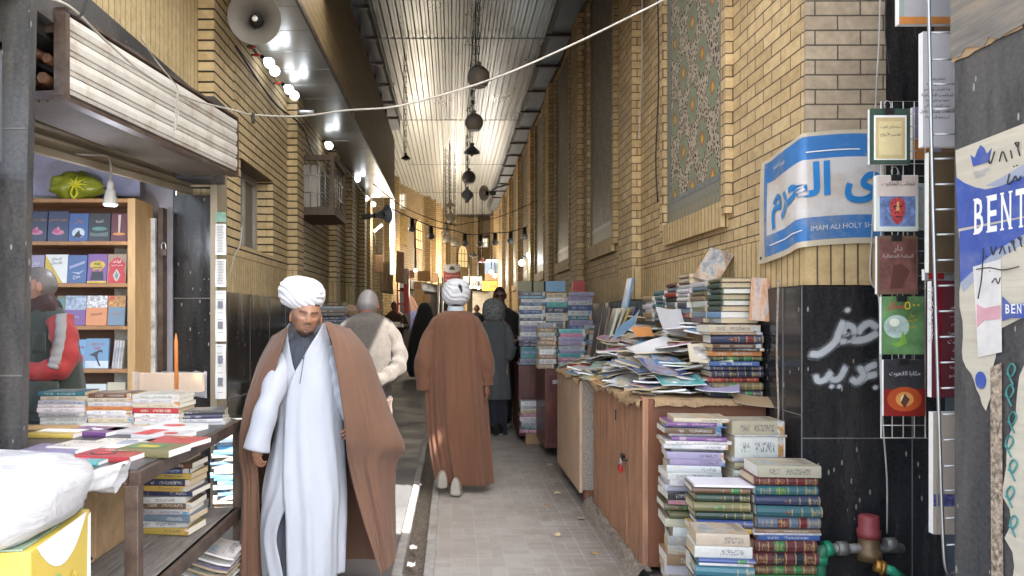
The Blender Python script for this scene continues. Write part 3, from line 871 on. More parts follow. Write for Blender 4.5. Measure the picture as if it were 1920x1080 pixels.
mt['cloth_olive'] = M('olive_brown_cloth', (.17,.115,.06), .85, 0, .3, 4, stretch=(6,6,.6))
mt['cloth_tan'] = M('tan_cloth', (.36,.22,.13), .85, 0, .2, 4, stretch=(6,6,.6))
mt['cloth_white'] = M('white_cloth', (.62,.6,.58), .85)
mt['red_paint'] = M('red_painted_frame', (.5,.025,.03), .4)
mt['box_card'] = M('brown_carton', (.3,.19,.10), .8)
sheet('hanging_cloth', (P(714,492,17),P(738,490,17.4),P(736,552,17.4),P(714,548,17)), mt['cloth_olive'], 'olive brown gathered cloth hanging before the far left shop', 'cloth', wav=.03)
sheet('hanging_cloth', (P(745,470,18.4),P(758,474,18.2),P(757,532,18.2),P(742,528,18.4)), mt['cloth_tan'], 'long tan cloth hanging beside the red door frame', 'cloth', wav=.015)
sheet('hanging_cloth', (P(755,505,18.6),P(764,503,18.6),P(761,533,18.6),P(754,531,18.6)), mt['cloth_white'], 'short white cloth hanging against the red door frame', 'cloth', wav=.015)
box_px(703, 478, 718, 510, 16.2, .04, 'sign_board', mt['cloth_tan'], 'small slatted tan board hanging left of the olive cloth', 'board')
t = empty('red_door_frame', 'red painted metal shop door frame at the far left', 'frame', P(760, 600, 19))
for x0, x1 in ((757,767),(744,747)):
    a = P(x0, 588, 19); b_ = P(x1, 505, 19); MB().box((a.x,19,a.z),(b_.x,19.12,b_.z)).build('post', mt['red_paint'], t)
for py in (520, 545, 570): MB().beam(P(745,py,19.05), P(758,py,19.05), .03, .04).build('rail', mt['red_paint'], t)
k = 0
for (x0, y0, x1, y1, Y) in ((776,542,784,565,22),(784,542,793,566,22),(793,552,806,566,22.2),(775,528,790,541,22.4),(786,566,800,578,22),(775,566,786,580,22)):
    box_px(x0,y0,x1,y1,Y,.4,'carton', mt['box_card'], ['tall carton at the left of the far carton pile','tall carton beside the leftmost one in the far pile','wide orange brown carton at the right of the far pile','dim carton on top of the far pile','lower right carton under the far pile','lower left carton under the far pile'][k], 'carton', 'cartons piled in the far shop'); k += 1
k = 0
for (x0, y0, x1, y1, Y) in ((783,508,807,527,23),(811,512,822,529,25),(767,507,777,521,22.5)):
    box_px(x0,y0,x1,y1,Y,.05,'slatted_sign', mt['box_card'], ['wide tan slatted board hanging over the far cartons','narrow slatted board hanging left of the dark poster','tiny slatted board hanging beside the far lit bulb'][k], 'board', 'slatted boards over the far shops'); k += 1
# dark red poster with an emblem and two lines of writing
t = empty('poster', 'dark red poster with grey arched top behind the turbaned man', 'poster', P(847, 515, 24))
a = P(832, 533, 24); b_ = P(863, 496, 24)
MB().box((a.x,24,a.z),(b_.x,24.04,b_.z)).build('sheet', M('dark_red_poster', (.12,.02,.022), .5), t)
F = frame(((a.x+b_.x)/2, 23.995, b_.z), (1,0,0), (0,0,1)); hw = (b_.x-a.x)/2
MB().prism([(-hw,0),(-hw,-.17)]+[(hw*math.cos(math.pi*(1+i/8)), -.17-.1*math.sin(math.pi*i/8)) for i in range(1,8)]+[(hw,-.17),(hw,0)], F, .004).build('grey_top', M('grey_print', (.2,.2,.21), .5), t)
MB().prism([(-.1,-.17),(.1,-.17),(.06,-.08),(0,-.05),(-.06,-.08)], F @ Matrix.Translation((0,0,.005)), .003).build('emblem', mt['dark'], t)
for i, s in enumerate(('المكتبة العامة', 'للكتب القديمة')):
    lettering(s, F @ Matrix.Translation((0,-.36-.13*i,.002)), M('pale_red_ink', (.55,.3,.3), .5), t, w=.42)
# sign boards further right
t = empty('shop_sign', 'white shop sign with black writing in the far middle', 'sign', P(886, 528, 31))
a = P(868, 541, 31); b_ = P(904, 518, 31); MB().box((a.x,31,a.z),(b_.x,31.06,b_.z)).build('board', M('grey_white_sign', (.5,.5,.5), .5), t)
lettering('دفاتر', frame(((a.x+b_.x)/2+.2,30.99,(a.z+b_.z)/2-.05),(1,0,0),(0,0,1)), mt['black_metal'], t, w=.45)
t = empty('shop_sign', 'yellow shop sign with dark blue writing near the far door', 'sign', P(918, 535, 30))
a = P(904, 545, 30); b_ = P(932, 527, 30); MB().box((a.x,30,a.z),(b_.x,30.06,b_.z)).build('board', M('yellow_sign', (.55,.42,.04), .5), t)
lettering('مكتبة', frame(((a.x+b_.x)/2,29.99,(a.z+b_.z)/2),(1,0,0),(0,0,1)), M('sign_blue_ink', (.02,.02,.1), .5), t, w=.5)
t = empty('shop_sign', 'blue and orange picture board under a white tube light', 'sign', P(920, 505, 30.5))
a = P(909, 526, 30.5); b_ = P(934, 488, 30.5); MB().box((a.x,30.5,a.z),(b_.x,30.55,b_.z)).build('board', M('blue_picture', (.2,.28,.42), .5, 0, .5, 2), t)
MB().box((a.x,30.485,a.z),(b_.x,30.498,a.z+.28)).build('orange_band', M('orange_print', (.4,.2,.09), .5), t)
a = P(912, 489, 30.3); b_ = P(936, 484, 30.3)
tt = MB().tube([a, Vector((b_.x, 30.3, a.z))], .05, 8).build('tube_light', emis('tube_white', (.85,.93,1), .8), None, 'white tube light glowing over the blue picture board', 'lamp')
box_px(886, 546, 930, 596, 31.5, .3, 'white_door', M('pale_door', (.62,.58,.5), .6), 'pale cream door panel far down the lane', 'door')
box_px(858, 565, 876, 610, 29, .5, 'book_rack', mt['wood_light'], 'small wooden rack glimpsed beside the far pale door', 'rack')
box_px(769, 583, 806, 640, 20.5, .6, 'covered_stall', M('blue_stall_cover', (.16,.17,.42), .7), 'low stall with a blue cover beside the woman in black', 'stall')
sheet('hanging_cloth', (P(766,548,21),P(776,560,21),P(790,590,21),P(770,592,21)), M('pink_cloth', (.42,.26,.22), .8), 'pinkish cloth sloping down beside the red door frame', 'cloth', wav=.02)
for px in (822, 830):
    MB().tube([P(px, 690, 27), P(px, 520, 27)], .04, 8).build('steel_post', mt['steel'], None, 'thin steel post left of the second turban, %s of the pair' % ('left' if px == 822 else 'right'), 'post', 'steel posts in the far shop front')
# ------------------------------------------------------------------ near right: shop block and postered pillar
rs = empty('bookstall_building', 'dark shop block behind the hanging books on the right', 'building', (2.6, 3, 0))
q = MB(); q.box((2.72, 2.3, 0), (3.0, 4.2, 6.2)); q.box((RX+.43, 3.9, 1.66), (2.72, 4.2, 6.2)); q.build('back_wall', mt['granite'], rs)
q = MB(); q.box((2.42, 3.55, 2.2), (2.6, 3.75, 6.2)); q.build('wooden_post', mt['wood_brown'], rs)
q = MB(); q.box((2.56, 3.4, 0), (2.6, 3.88, 2.6)); q.build('steel_jamb', mt['steel_dark'], rs)
q = MB(); q.box((2.3, 2.7, 3.4), (5, 4.2, 6.2)); q.build('upper_floor', mt['dark'], rs)
pp = empty('postered_pillar', 'grey pillar plastered with torn blue and white posters nearest on the right', 'pillar', (1.9, 2.5, 0))
q = MB(); q.box((RX, 1.2, 0), (2.7, 2.72, 3.6)); q.build('granite_cladding', mt['granite_grey'], pp)
PX = RX                                   # posters lie on the face x = RX; u runs towards the camera
def on_pillar(px, py):
    s = (px-848)/RX; return (1400/s, 1.5-(py-592)/s)
def pillar_frame(Y, z, lift): # local x to the right as seen (towards the camera)
    return frame((RX-lift, Y, z), (0,-1,0), (0,0,1))
def pillar_poly(pts, mat, name, lift, parent, th=.001):
    yz = [on_pillar(*p) for p in pts]
    F = pillar_frame(0, 0, lift)
    return MB().prism([(-y, z) for y, z in yz], F, th).build(name, mat, parent)
mt['poster_white'] = M('ribbed_cream_poster', (.52,.48,.39), .6, 0, .12, 3, stretch=(1,1,14), dirt=(.3,.25,.18), dirt_amt=.5, dscale=6)
mt['poster_blue'] = M('blue_poster_print', (.045,.085,.33), .5, 0, .2, 5, dirt=(.25,.27,.33), dirt_amt=.4, dscale=9)
mt['poster_pale'] = M('pale_blue_print', (.3,.33,.42), .55, 0, .15, 5)
mt['poster_pink'] = M('pink_print', (.55,.3,.34), .6)
mt['marker'] = M('black_marker', (.02,.02,.022), .6)
mt['board_grey'] = M('ribbed_grey_board', (.18,.165,.145), .8, 0, .3, 3, stretch=(1,1,10), dirt=(.3,.22,.13), dirt_amt=.6)
def jag(a, b_, n, amp, seed):
    r = random.Random(seed); out = []
    for i in range(n+1):
        t_ = i/n; nx, ny = -(b_[1]-a[1]), b_[0]-a[0]; L = math.hypot(nx, ny)
        k_ = 0 if i in (0, n) else r.uniform(-amp, amp)
        out.append((a[0]+(b_[0]-a[0])*t_+nx/L*k_, a[1]+(b_[1]-a[1])*t_+ny/L*k_))
    return out
t1 = empty('torn_poster', 'large torn cream and blue poster with a crown and white capitals on the near pillar', 'poster', (RX, 2.5, 1.6))
pillar_poly([(1793,282)]+[(1990,205),(1990,400),(1800,446)]+jag((1800,446),(1793,282),7,2,1), mt['poster_white'], 'sheet', .002, t1)
pillar_poly([(1794,332)]+[(1810,343),(1830,351),(1850,355),(1875,350),(1905,338),(1990,300),(1990,392),(1799,429)], mt['poster_blue'], 'blue_band', .0035, t1)
pillar_poly([(1850,348),(1880,333),(1915,312),(1990,262),(1990,302),(1905,338),(1875,350)], mt['poster_pale'], 'pale_wave', .003, t1)
Y, z = on_pillar(1841, 296)
crown = [(-.032,-.022),(.034,-.022),(.046,.022),(.027,.006),(.015,.03),(0,.044),(-.013,.03),(-.025,.006),(-.044,.022)]
MB().prism([(x*1.15,y) for x,y in crown], pillar_frame(Y, z, .004), .001).build('crown_emblem', mt['poster_blue'], t1)
ink = MB()
Y, z = on_pillar(1888, 400)
Y, z = on_pillar(1832, 400); Y2, _ = on_pillar(1975, 370)
F = pillar_frame((Y+Y2)/2-.0, z-.001, .0052)
def capitals(word, Ya, Yb, z, h, lift, parent):
    """upright capitals with small slab serifs, from Ya (far) to Yb (near) on the pillar face"""
    q = MB(); n = len(word); w = abs(Ya-Yb)/n
    for i, ch in enumerate(word):
        vs_, fs, (W, H) = text_geo(ch, 2, .012); cw = w*.70
        F = pillar_frame(Ya-w*(i+.5), z, lift)
        q.add([F @ Vector((v.x*cw/W, v.y*h/H, 0)) for v in vs_], fs)
        if ch in 'BENT':
            xs = {'B':(-.42,),'E':(-.42,),'N':(-.42,.42),'T':(0,)}[ch]
            for x in xs:
                for sy in (-1,1):
                    if ch == 'T' and sy == 1: continue
                    a = -.26 if x <= 0 else -.26
                    q.add([F @ Vector(((x-.2)*cw, sy*h*.5-h*.025*sy*2*(1), -.0002)), F @ Vector(((x+.2)*cw, sy*h*.5-h*.05*sy, -.0002)), F @ Vector(((x+.2)*cw, sy*h*.5, -.0002)), F @ Vector(((x-.2)*cw, sy*h*.5, -.0002))], [(0,1,2,3)])
    return q.build('lettering', mt['white_paper'], parent, fix=False)
capitals('BENTO', on_pillar(1826,400)[0], on_pillar(1962,370)[0], on_pillar(1880,397)[1], .125, .0054, t1)
q = MB()
for s_, px, py, hh in (('EXCLUSIVE', 1843, 321, .011), ('BLEND', 1841, 329, .011)):
    Y, z = on_pillar(px, py); lettering(s_, pillar_frame(Y, z, .004), None, None, h=hh, mb=q)
q.build('small_lettering', mt['poster_pale'], t1, fix=False)
def stroke(pts, mat, parent, r=.004, lift=.008, name='handwriting', fn=None):
    out = [Vector((RX-lift, *on_pillar(*p))) for p in pts] if fn is None else [fn(*p) for p in pts]
    return crom(out, max(len(out)*4, 5)), r
def scrawl(lines, r, name, parent, lift=.006):
    q = MB()
    for l in lines:
        pts, _ = stroke(l, None, None)
        q.tube(pts, r, 5)
    return q.build(name, mt['marker'], parent)
scrawl([[(1858,300),(1862,306),(1869,284)],[(1878,303),(1884,284),(1892,303)],[(1899,282),(1902,297)],[(1912,275),(1908,268),(1915,268),(1913,277),(1917,292)],
        [(1858,305),(1859,306)],[(1897,326),(1894,345),(1904,338),(1908,330),(1913,338),(1919,330)],[(1905,312),(1906,312.5)],[(1911,310),(1912,310.5)]], .0022, 'handwriting', t1)
t2 = empty('torn_poster', 'lower torn blue and cream poster with handwritten digits on the near pillar', 'poster', (RX, 2.5, 1.4))
pillar_poly([(1801,434),(1990,392),(1990,560),(1870,620)]+jag((1870,620),(1850,770),6,6,4)+jag((1850,770),(1805,660),8,4,3)+jag((1805,660),(1801,434),8,3,2), mt['poster_white'], 'sheet', .0022, t2)
pillar_poly([(1801,434),(1990,394),(1990,425),(1920,440),(1870,470),(1835,500),(1803,530)], mt['poster_blue'], 'blue_wave', .0036, t2)
pillar_poly([(1920,440),(1990,425),(1990,440),(1925,455),(1875,485),(1840,515),(1808,548),(1803,530),(1835,500),(1870,470)], mt['poster_pale'], 'pale_wave', .0032, t2)
scrawl([[(1853,480),(1855,481)],[(1862,462),(1866,478),(1872,462)],[(1878,476),(1884,462),(1889,476)],[(1896,462),(1898,474)],[(1904,458),(1900,453),(1906,452),(1905,460),(1908,470)],[(1917,450),(1913,446),(1919,445),(1918,455),(1921,463)],
        [(1860,508),(1861,508.5)],[(1864,530),(1871,522),(1876,532),(1880,520)],[(1848,465),(1845,520),(1838,560)],[(1835,505),(1860,502),(1885,506),(1915,500)]], .002, 'handwriting', t2)
t3 = empty('faded_sticker', 'small pink and blue sticker strip reading in white capitals', 'sticker', (RX, 2.5, 1.5))
pillar_poly([(1828,500),(1880,486),(1882,660),(1838,670)], M('milky_tape', (.62,.6,.58), .5), 'tape', .006, t3)
pillar_poly([(1836,570),(1850,578),(1880,572),(1880,598),(1850,600),(1836,614)], mt['poster_pink'], 'pink_flag', .0075, t3)
pillar_poly([(1884,556),(1900,572),(1990,560),(1990,600),(1900,596),(1884,602)], mt['poster_blue'], 'blue_flag', .0076, t3)
capitals('BENTO', on_pillar(1889,578)[0], on_pillar(1945,578)[0], on_pillar(1905,579)[1], .03, .0092, t3)
t4 = empty('blue_badge', 'round blue sticker on the torn lower edge of the poster', 'sticker', (RX, 2.5, 1.3))
Y, z = on_pillar(1842, 713); MB().prism([(.026*math.cos(a*math.pi/10), .03*math.sin(a*math.pi/10)) for a in range(20)], pillar_frame(Y, z, .006), .001).build('disc', mt['poster_blue'], t4)
t5 = empty('cardboard_sheet', 'ribbed grey cardboard sheet torn along its lower edge above the crown poster', 'cardboard', (RX, 2.5, 2.4))
pillar_poly([(1787,-60),(2000,-150),(2000,-20),(1920,48)]+jag((1920,48),(1787,108),9,7,9), mt['board_grey'], 'sheet', .006, t5, .004)
pillar_poly([(1920,30),(1920,52)]+jag((1920,52),(1787,118),9,4,11)[1:]+[(1790,100)], mt['cardboard'], 'torn_edge', .004, t5, .002)
t6 = empty('ornament_strip', 'narrow patterned strip with turquoise brush writing down the near pillar', 'strip', (RX, 2.4, 1.0))
pillar_poly([(1860,690),(1881,680),(1884,1090),(1862,1090)], M('floral_strip', (.3,.24,.18), .6, 0, .9, 60), 'strip', .005, t6)
q = MB()
for i, (px, py) in enumerate(((1900,700),(1897,740),(1902,790),(1896,835),(1903,880),(1898,930),(1904,985))):
    pts, _ = stroke([(px-8,py),(px,py+6),(px+8,py-8),(px+2,py-18),(px-6,py-4),(px+4,py+22)], None, None); q.tube(pts, .003, 5)
q.build('brush_writing', M('turquoise_paint', (.04,.2,.19), .5), t6)
t7 = empty('torn_paper', 'white torn paper shreds low on the near pillar', 'paper', (RX, 2.4, .8))
pillar_poly([(1925,650)]+jag((1925,650),(1885,900),9,7,21)+jag((1885,900),(1900,1090),7,8,22)+[(2000,1090),(2000,620)], mt['poster_white'], 'sheet', .003, t7)

# ------------------------------------------------------------------ banner round the brick corner
def banner_pt(u, z, lift=.016):
    """u metres along: negative on the lane face, positive on the face towards the camera"""
    bul = .012*math.sin(u*9+z*4)
    if u < 0: return Vector((RX-lift-abs(bul), 3.9+(-u), z))
    return Vector((RX-lift+u, 3.9-lift-abs(bul)*.4-.016, z))
mt['ban_blue'] = M('banner_blue', (.038,.165,.42), .55, 0, .2, 3, dirt=(.36,.32,.25), dirt_amt=.9, dscale=3.2)
mt['ban_white'] = M('banner_white', (.58,.55,.53), .5, 0, .08, 3, dirt=(.40,.29,.17), dirt_amt=.75, dscale=2.6)
mt['ban_edge'] = M('banner_cream_edge', (.52,.45,.33), .55, 0, .15, 5)
ban = empty('banner', 'blue and white cloth banner with big Arabic letters wrapped round the brick corner', 'banner', (RX, 3.9, 2.1))
us = [-.46+.04*i for i in range(12)] + [.0+.03*i for i in range(15)]
zs = [0,.03,.06,.10,.15,.2,.25,.3,.35,.4,.45,.5,.55,.57,.59]
q = MB(); grid_v = {}
def bz(u, k): # height: sags and slopes a little towards the lane side
    return 1.855 + k - (.035*(-u/.46) if u < 0 else 0) + (.02*math.sin(u*5))
for j, k_ in enumerate(zs):
    for i, u in enumerate(us):
        uu = u - (.06*(1-k_/.59) if i == 0 else 0)
        grid_v[i, j] = len(q.v); q.v.append(banner_pt(uu, bz(u, k_)))
for j in range(len(zs)-1):
    for i in range(len(us)-1):
        zc = (zs[j]+zs[j+1])/2
        mi = 2 if (i < 1 or j == 0 or j == len(zs)-2) else (0 if zc < .15 or zc > .45 or i < 2 else 1)
        q.f.append([grid_v[i,j],grid_v[i+1,j],grid_v[i+1,j+1],grid_v[i,j+1]]); q.mi.append(mi); q.sm.append(True)
q.build('cloth', [mt['ban_blue'], mt['ban_white'], mt['ban_edge']], ban, fix=False)
q = MB()
lettering('ى الحرم', None, None, None, w=.88, h=.27, res=3, fn=lambda p: banner_pt(p.x+.045, bz(p.x, .305)+p.y, .022), mb=q, bold=.03)
q.build('lettering', M('banner_letter_blue', (.025,.2,.5), .5), ban, fix=False)
q = MB()
lettering('IMAM ALI HOLY SHRINE', None, None, None, w=.40, h=.03, fn=lambda p: banner_pt(p.x+.245, bz(p.x+.2, .095)+p.y, .022), mb=q)
lettering('العتبة العلوية', None, None, None, w=.16, h=.05, fn=lambda p: banner_pt(p.x-.22, bz(-.22, .51)+p.y, .022), mb=q)
q.build('small_lettering', M('banner_white_ink', (.6,.6,.58), .5), ban, fix=False)
q = MB()
for u0, u1, k_ in ((-.33,.0,.085),(.02,.3,.485)):
    q = MB()
    for i in range(6):
        a = u0+(u1-u0)*i/6; b_ = u0+(u1-u0)*(i+1)/6
        q.add([banner_pt(a,bz(a,k_),.021),banner_pt(b_,bz(b_,k_),.021),banner_pt(b_,bz(b_,k_+.006),.021),banner_pt(a,bz(a,k_+.006),.021)],[(0,1,2,3)])
    q.build('white_rule', mt['white_paper'], ban, fix=False)
MB().tube([banner_pt(-.47,bz(-.4,.03),.024), banner_pt(-.47,bz(-.4,.03),.027)], .009, 10).build('eyelet', mt['black_metal'], ban)

# ------------------------------------------------------------------ sprayed words on the black granite
m, nt, b = new_mat('white_spray_paint')
at_ = nd(nt,'ShaderNodeAttribute', attribute_name='edge')
n = noise(nt, coords(nt), 160, 3, .7)
k_ = mth(nt,'ADD', at_.outputs['Fac'], mth(nt,'MULTIPLY', mth(nt,'SUBTRACT', n.outputs[0], .5), .5))
al = ramp(nt, k_, ((.0,(0,0,0)),(.35,(.22,)*3),(.72,(.85,)*3),(1,(.95,)*3)))
b.inputs['Base Color'].default_value = (.52,.53,.54,1); b.inputs['Roughness'].default_value = .6
nt.links.new(al, b.inputs['Alpha']); mt['spray'] = m
sprayt = empty('graffiti', 'white sprayed Arabic words on the black granite pillar', 'graffiti', (RX+.2, 3.88, 1.2))
def spray(strokes, name):
    q = MB(); ev = []
    li = 0
    for pts, r in strokes:
        c_ = crom([P(px, py, 3.88) for px, py in pts], len(pts)*5); li += 1
        yy_ = 3.8795 - .0006*li
        n = len(c_)
        rows = []
        ks = (-2.0,-1.25,-.7,0,.7,1.25,2.0); es = (0,.25,.8,1,.8,.25,0)
        cap0 = c_[0]+(c_[0]-c_[1]).normalized()*r*1.5; cap1 = c_[-1]+(c_[-1]-c_[-2]).normalized()*r*1.5
        c_ = [cap0]+c_+[cap1]
        for i, p in enumerate(c_):
            d = (c_[min(i+1,len(c_)-1)]-c_[max(i-1,0)]).normalized(); nrm = Vector((-d.z,0,d.x))
            rows.append([Vector((p.x+nrm.x*k*r, yy_, p.z+nrm.z*k*r)) for k in ks])
            ev += [(0 if i in (0,len(c_)-1) else e) for e in es]
        q.grid(rows)
    o = q.build(name, mt['spray'], sprayt, fix=False)
    a_ = o.data.attributes.new('edge', 'FLOAT', 'POINT'); a_.data.foreach_set('value', ev)
spray([([(1642,612),(1630,606),(1618,612),(1610,622)],.018),([(1642,626),(1622,636),(1600,638),(1592,632)],.018),([(1592,632),(1580,622),(1588,610),(1600,616),(1596,634),(1578,640)],.017),
       ([(1580,606),(1572,624),(1566,640),(1550,655),(1535,664),(1522,664)],.018),([(1588,581),(1589,582)],.014)], 'sprayed_word')
spray([([(1640,684),(1630,688),(1622,696)],.017),([(1640,702),(1626,706),(1614,712)],.017),([(1612,690),(1618,704),(1606,716),(1598,712)],.017),
       ([(1584,690),(1574,708),(1562,712),(1554,704)],.016),([(1556,700),(1546,712),(1533,714),(1530,706)],.016),([(1640,726),(1641,727)],.013),([(1558,724),(1559,725)],.012),([(1572,724),(1573,725)],.012)], 'sprayed_word')

# ------------------------------------------------------------------ water meter and pipes
wm = empty('water_meter', 'red capped water meter with grey unions by the granite pillar foot', 'meter', P(1628, 1040, 3.72))
c = P(1629, 1000, 3.72)
Mx = Matrix.Translation(c)
MB().lathe([(0,.09),(.042,.09),(.047,.084),(.048,.02),(.054,.018),(.054,-.02),(0,-.02)], Mx, 24).build('cap', M('faded_red_plastic', (.24,.04,.045), .55, 0, .2, 8, dirt=(.3,.2,.18)), wm)
MB().lathe([(.05,-.02),(.05,-.07),(.062,-.08),(.062,-.13),(0,-.13)], Mx, 16).build('body', M('brass', (.16,.1,.05), .55, .5, .3, 20), wm)
MB().tube([c+Vector((-.2,0,-.075)), c+Vector((.17,0,-.075))], .024, 10).tube([c+Vector((-.16,0,-.075)), c+Vector((-.11,0,-.075))], .036, 8).tube([c+Vector((.08,0,-.055)), c+Vector((.13,0,-.055))], .034, 8).build('union', M('corroded_grey', (.2,.19,.17), .6, .4, .3, 30), wm)
gp = empty('water_pipe', 'green plastic pipe elbow joined to the left of the meter', 'pipe', P(1570, 1060, 3.72))
MB().tube([c+Vector((-.2,0,-.075)), c+Vector((-.235,0,-.085)), c+Vector((-.245,0,-.12)), c+Vector((-.245,0,-.5))], .03, 12).build('pipe', M('green_pipe', (.02,.19,.10), .5, 0, .25, 9, dirt=(.12,.13,.1)), gp)
MB().tube([c+Vector((-.19,0,-.073)), c+Vector((-.225,0,-.078))], .039, 12).tube([c+Vector((-.245,0,-.11)), c+Vector((-.245,0,-.15))], .039, 12).build('coupling', M('green_coupling', (.018,.22,.11), .4), gp)
gp2 = empty('water_pipe', 'brass union with short green pipe at the right of the meter', 'pipe', P(1670, 1065, 3.68))
a = P(1640,1060,3.66); b_ = P(1672,1070,3.64)
MB().tube([a, a.lerp(b_,.5)], .03, 8).tube([a.lerp(b_,.35), a.lerp(b_,.55)], .037, 6).build('union', M('orange_brass', (.42,.2,.04), .4, .6, .2), gp2)
MB().tube([a.lerp(b_,.5), b_, P(1690,1085,3.64)], .024, 10).build('pipe', M('green_pipe_end', (.02,.25,.13), .4), gp2)
def cable(pts, r, mat, label, n=60, name='cable', cat='cable'):
    return MB().tube(crom(pts, n), r, 6).build(name, mat, None, label, cat)
cable([P(1651,-30,3.8),P(1648,80,3.8),P(1642,190,3.8),P(1640,300,3.8),P(1636,420,3.8),P(1632,520,3.8),P(1648,560,3.8),P(1650,680,3.8),P(1656,800,3.8),P(1663,900,3.8),P(1663,1000,3.8)], .0045, mt['cable_white'], 'thin white cable hanging down beside the sprayed granite')
cable([P(1662,-30,3.85),P(1660,60,3.85),P(1668,140,3.85)], .003, mt['rubber'], 'thin dark wire beside the white cable at the brick corner', 20)
# dust rag and a pipe on the lane face of the granite
cable([Vector((RX-.03,4.12,1.7)),Vector((RX-.03,4.14,1.3)),Vector((RX-.03,4.12,1.0)),Vector((RX-.03,4.13,.9))], .006, mt['chip'], 'plaster coated conduit running down the black granite', 20, 'conduit', 'conduit')

# ------------------------------------------------------------------ wire grids on the right
def wire_grid(px0, px1, py0, py1, Y, nx, nz, r, label):
    a = P(px0, py1, Y); b_ = P(px1, py0, Y)
    t = empty('wire_grid', label, 'rack', (a.x, Y, a.z))
    q = MB(); q.tube([(a.x,Y,a.z),(b_.x,Y,a.z),(b_.x,Y,b_.z),(a.x,Y,b_.z),(a.x,Y,a.z)], r*1.25, 6, cap=False); q.build('rim', mt['white_metal'], t)
    q = MB()
    for i in range(1, nx): q.tube([(a.x+(b_.x-a.x)*i/nx,Y,a.z),(a.x+(b_.x-a.x)*i/nx,Y,b_.z)], r, 5)
    for i in range(1, nz): q.tube([(a.x,Y+r,a.z+(b_.z-a.z)*i/nz),(b_.x,Y+r,a.z+(b_.z-a.z)*i/nz)], r, 5)
    q.build('wires', mt['white_metal'], t)
    return t
wire_grid(1652, 1735, 190, 821, 3.24, 4, 27, .0022, 'white wire grid panel that holds the clipped books')
t = empty('wire_grid', 'large slanting wire ladder rack in front of the big books', 'rack', P(1750, 500, 2.86))
q = MB(); q.tube(crom([P(1741,-20,2.86),P(1745,200,2.86),P(1752,480,2.86),P(1760,760,2.86),P(1768,1000,2.86),P(1775,1070,2.86),P(1792,1075,2.86),P(1815,1073,2.86)], 40), .0065, 8); q.build('upright', mt['steel'], t)
q = MB()
for py in (62,112,158,205,252,298,346,393,440,488,536,584,632,680,728,777,825,874,920,972,1022):
    q = MB(); q.tube([P(1742+py*.031, py, 2.87), P(1850, py-2, 2.87)], .0042, 6); q.build('rung', mt['steel'], t)

ss_ = lambda t: min(max(t,0),1)**2*(3-2*min(max(t,0),1))
# ------------------------------------------------------------------ cabinets on the right
cb = empty('cabinet', 'orange plywood cabinet with padlocked door under the heap of magazines', 'cabinet', (1.45, 5, 0))
CX = 1.10
q = MB(); q.box((CX+.02, 4.33, .07), (RX-.015, 5.8, 1.0)); q.build('carcass', mt['wood_red'], cb)
q = MB(); q.box((CX+.03, 4.305, .05), (RX-.02, 4.329, 1.02)); bevel(q.build('side_panel', M('brown_hardboard', (.2,.075,.035), .5, 0, .25, 3, dirt=(.08,.045,.03), bmp=.08), cb))
q = MB(); q.box((CX-.005, 4.295, .04), (CX+.03, 4.36, 1.03)); bevel(q.build('corner_post', mt['plywood'], cb))
q = MB(); q.box((CX-.002, 4.365, .05), (CX+.018, 4.66, 1.0)); bevel(q.build('door', mt['plywood'], cb), .004)
q = MB(); q.box((CX-.004, 4.70, .05), (CX+.016, 5.79, 1.0)); d2 = bevel(q.build('door', mt['plywood'], cb), .004)
q = MB(); q.box((CX-.007, 4.99, .80), (CX-.0035, 5.01, .87)); q.build('keyhole', mt['dark'], d2)
q = MB(); q.tube([(CX-.012,4.64,.60),(CX-.04,4.66,.605),(CX-.04,4.70,.60),(CX-.012,4.73,.60)], .007, 6); q.box((CX-.02,4.73,.585),(CX-.003,4.8,.615)); q.build('hasp', mt['black_metal'], cb)
pk = empty('padlock', 'small red padlock on the orange plywood cabinet', 'padlock', (CX-.045, 4.68, .55))
q = MB(); q.box((CX-.058, 4.655, .52), (CX-.034, 4.705, .565)); bevel(q.build('body', M('red_enamel', (.36,.02,.02), .3, .2), pk), .006)
q = MB(); q.tube(crom([(CX-.046,4.663,.562),(CX-.046,4.663,.592),(CX-.046,4.68,.606),(CX-.046,4.697,.592),(CX-.046,4.697,.562)],12), .0045, 6); q.build('shackle', mt['steel'], pk)
c2 = empty('cabinet', 'pale plywood cabinet with rotten chipboard edge next along the wall', 'cabinet', (1.4, 6.5, 0))
q = MB(); q.box((1.03, 5.9, .12), (RX-.015, 7.15, .99)); q.build('carcass', mt['chip'], c2)
q = MB(); q.box((1.005, 5.895, .1), (1.029, 7.15, .985)); bevel(q.build('front_panel', mt['plywood_pale'], c2))
brp = M('brick_prop', (.3,.12,.07), .85, 0, .3, 20)
for y in (5.95, 6.9): bevel(MB().box((1.06, y, 0), (1.22, y+.12, .12)).build('leg', brp, c2), .008)
if 0: bevel(q.build('leg', M('brick_prop', (.3,.12,.07), .85, 0, .3, 20), c2), .008)
c3 = empty('cabinet', 'dark red cabinet right of the padlocked one under the book stacks', 'cabinet', (1.4, 7.9, 0))
q = MB(); q.box((.98, 7.9, .1), (RX-.015, 8.75, .93)); bevel(q.build('carcass', mt['wood_red'], c3))
q = MB(); q.box((1.02, 7.882, .18), (1.28, 7.898, .88)); bevel(q.build('door', mt['wood_red'], c3))
q = MB(); q.box((1.06,7.872,.78),(1.12,7.881,.82)); q.build('latch', mt['steel'], c3)
c4 = empty('cabinet', 'dark red cabinet with a small brass padlock at the far end', 'cabinet', (1.4, 9, 0))
q = MB(); q.box((.80, 9.0, .05), (RX-.015, 9.9, .90)); bevel(q.build('carcass', mt['wood_red'], c4))
q = MB(); q.box((.84, 8.982, .3), (1.09, 8.998, .86)); bevel(q.build('door', mt['wood_red'], c4))
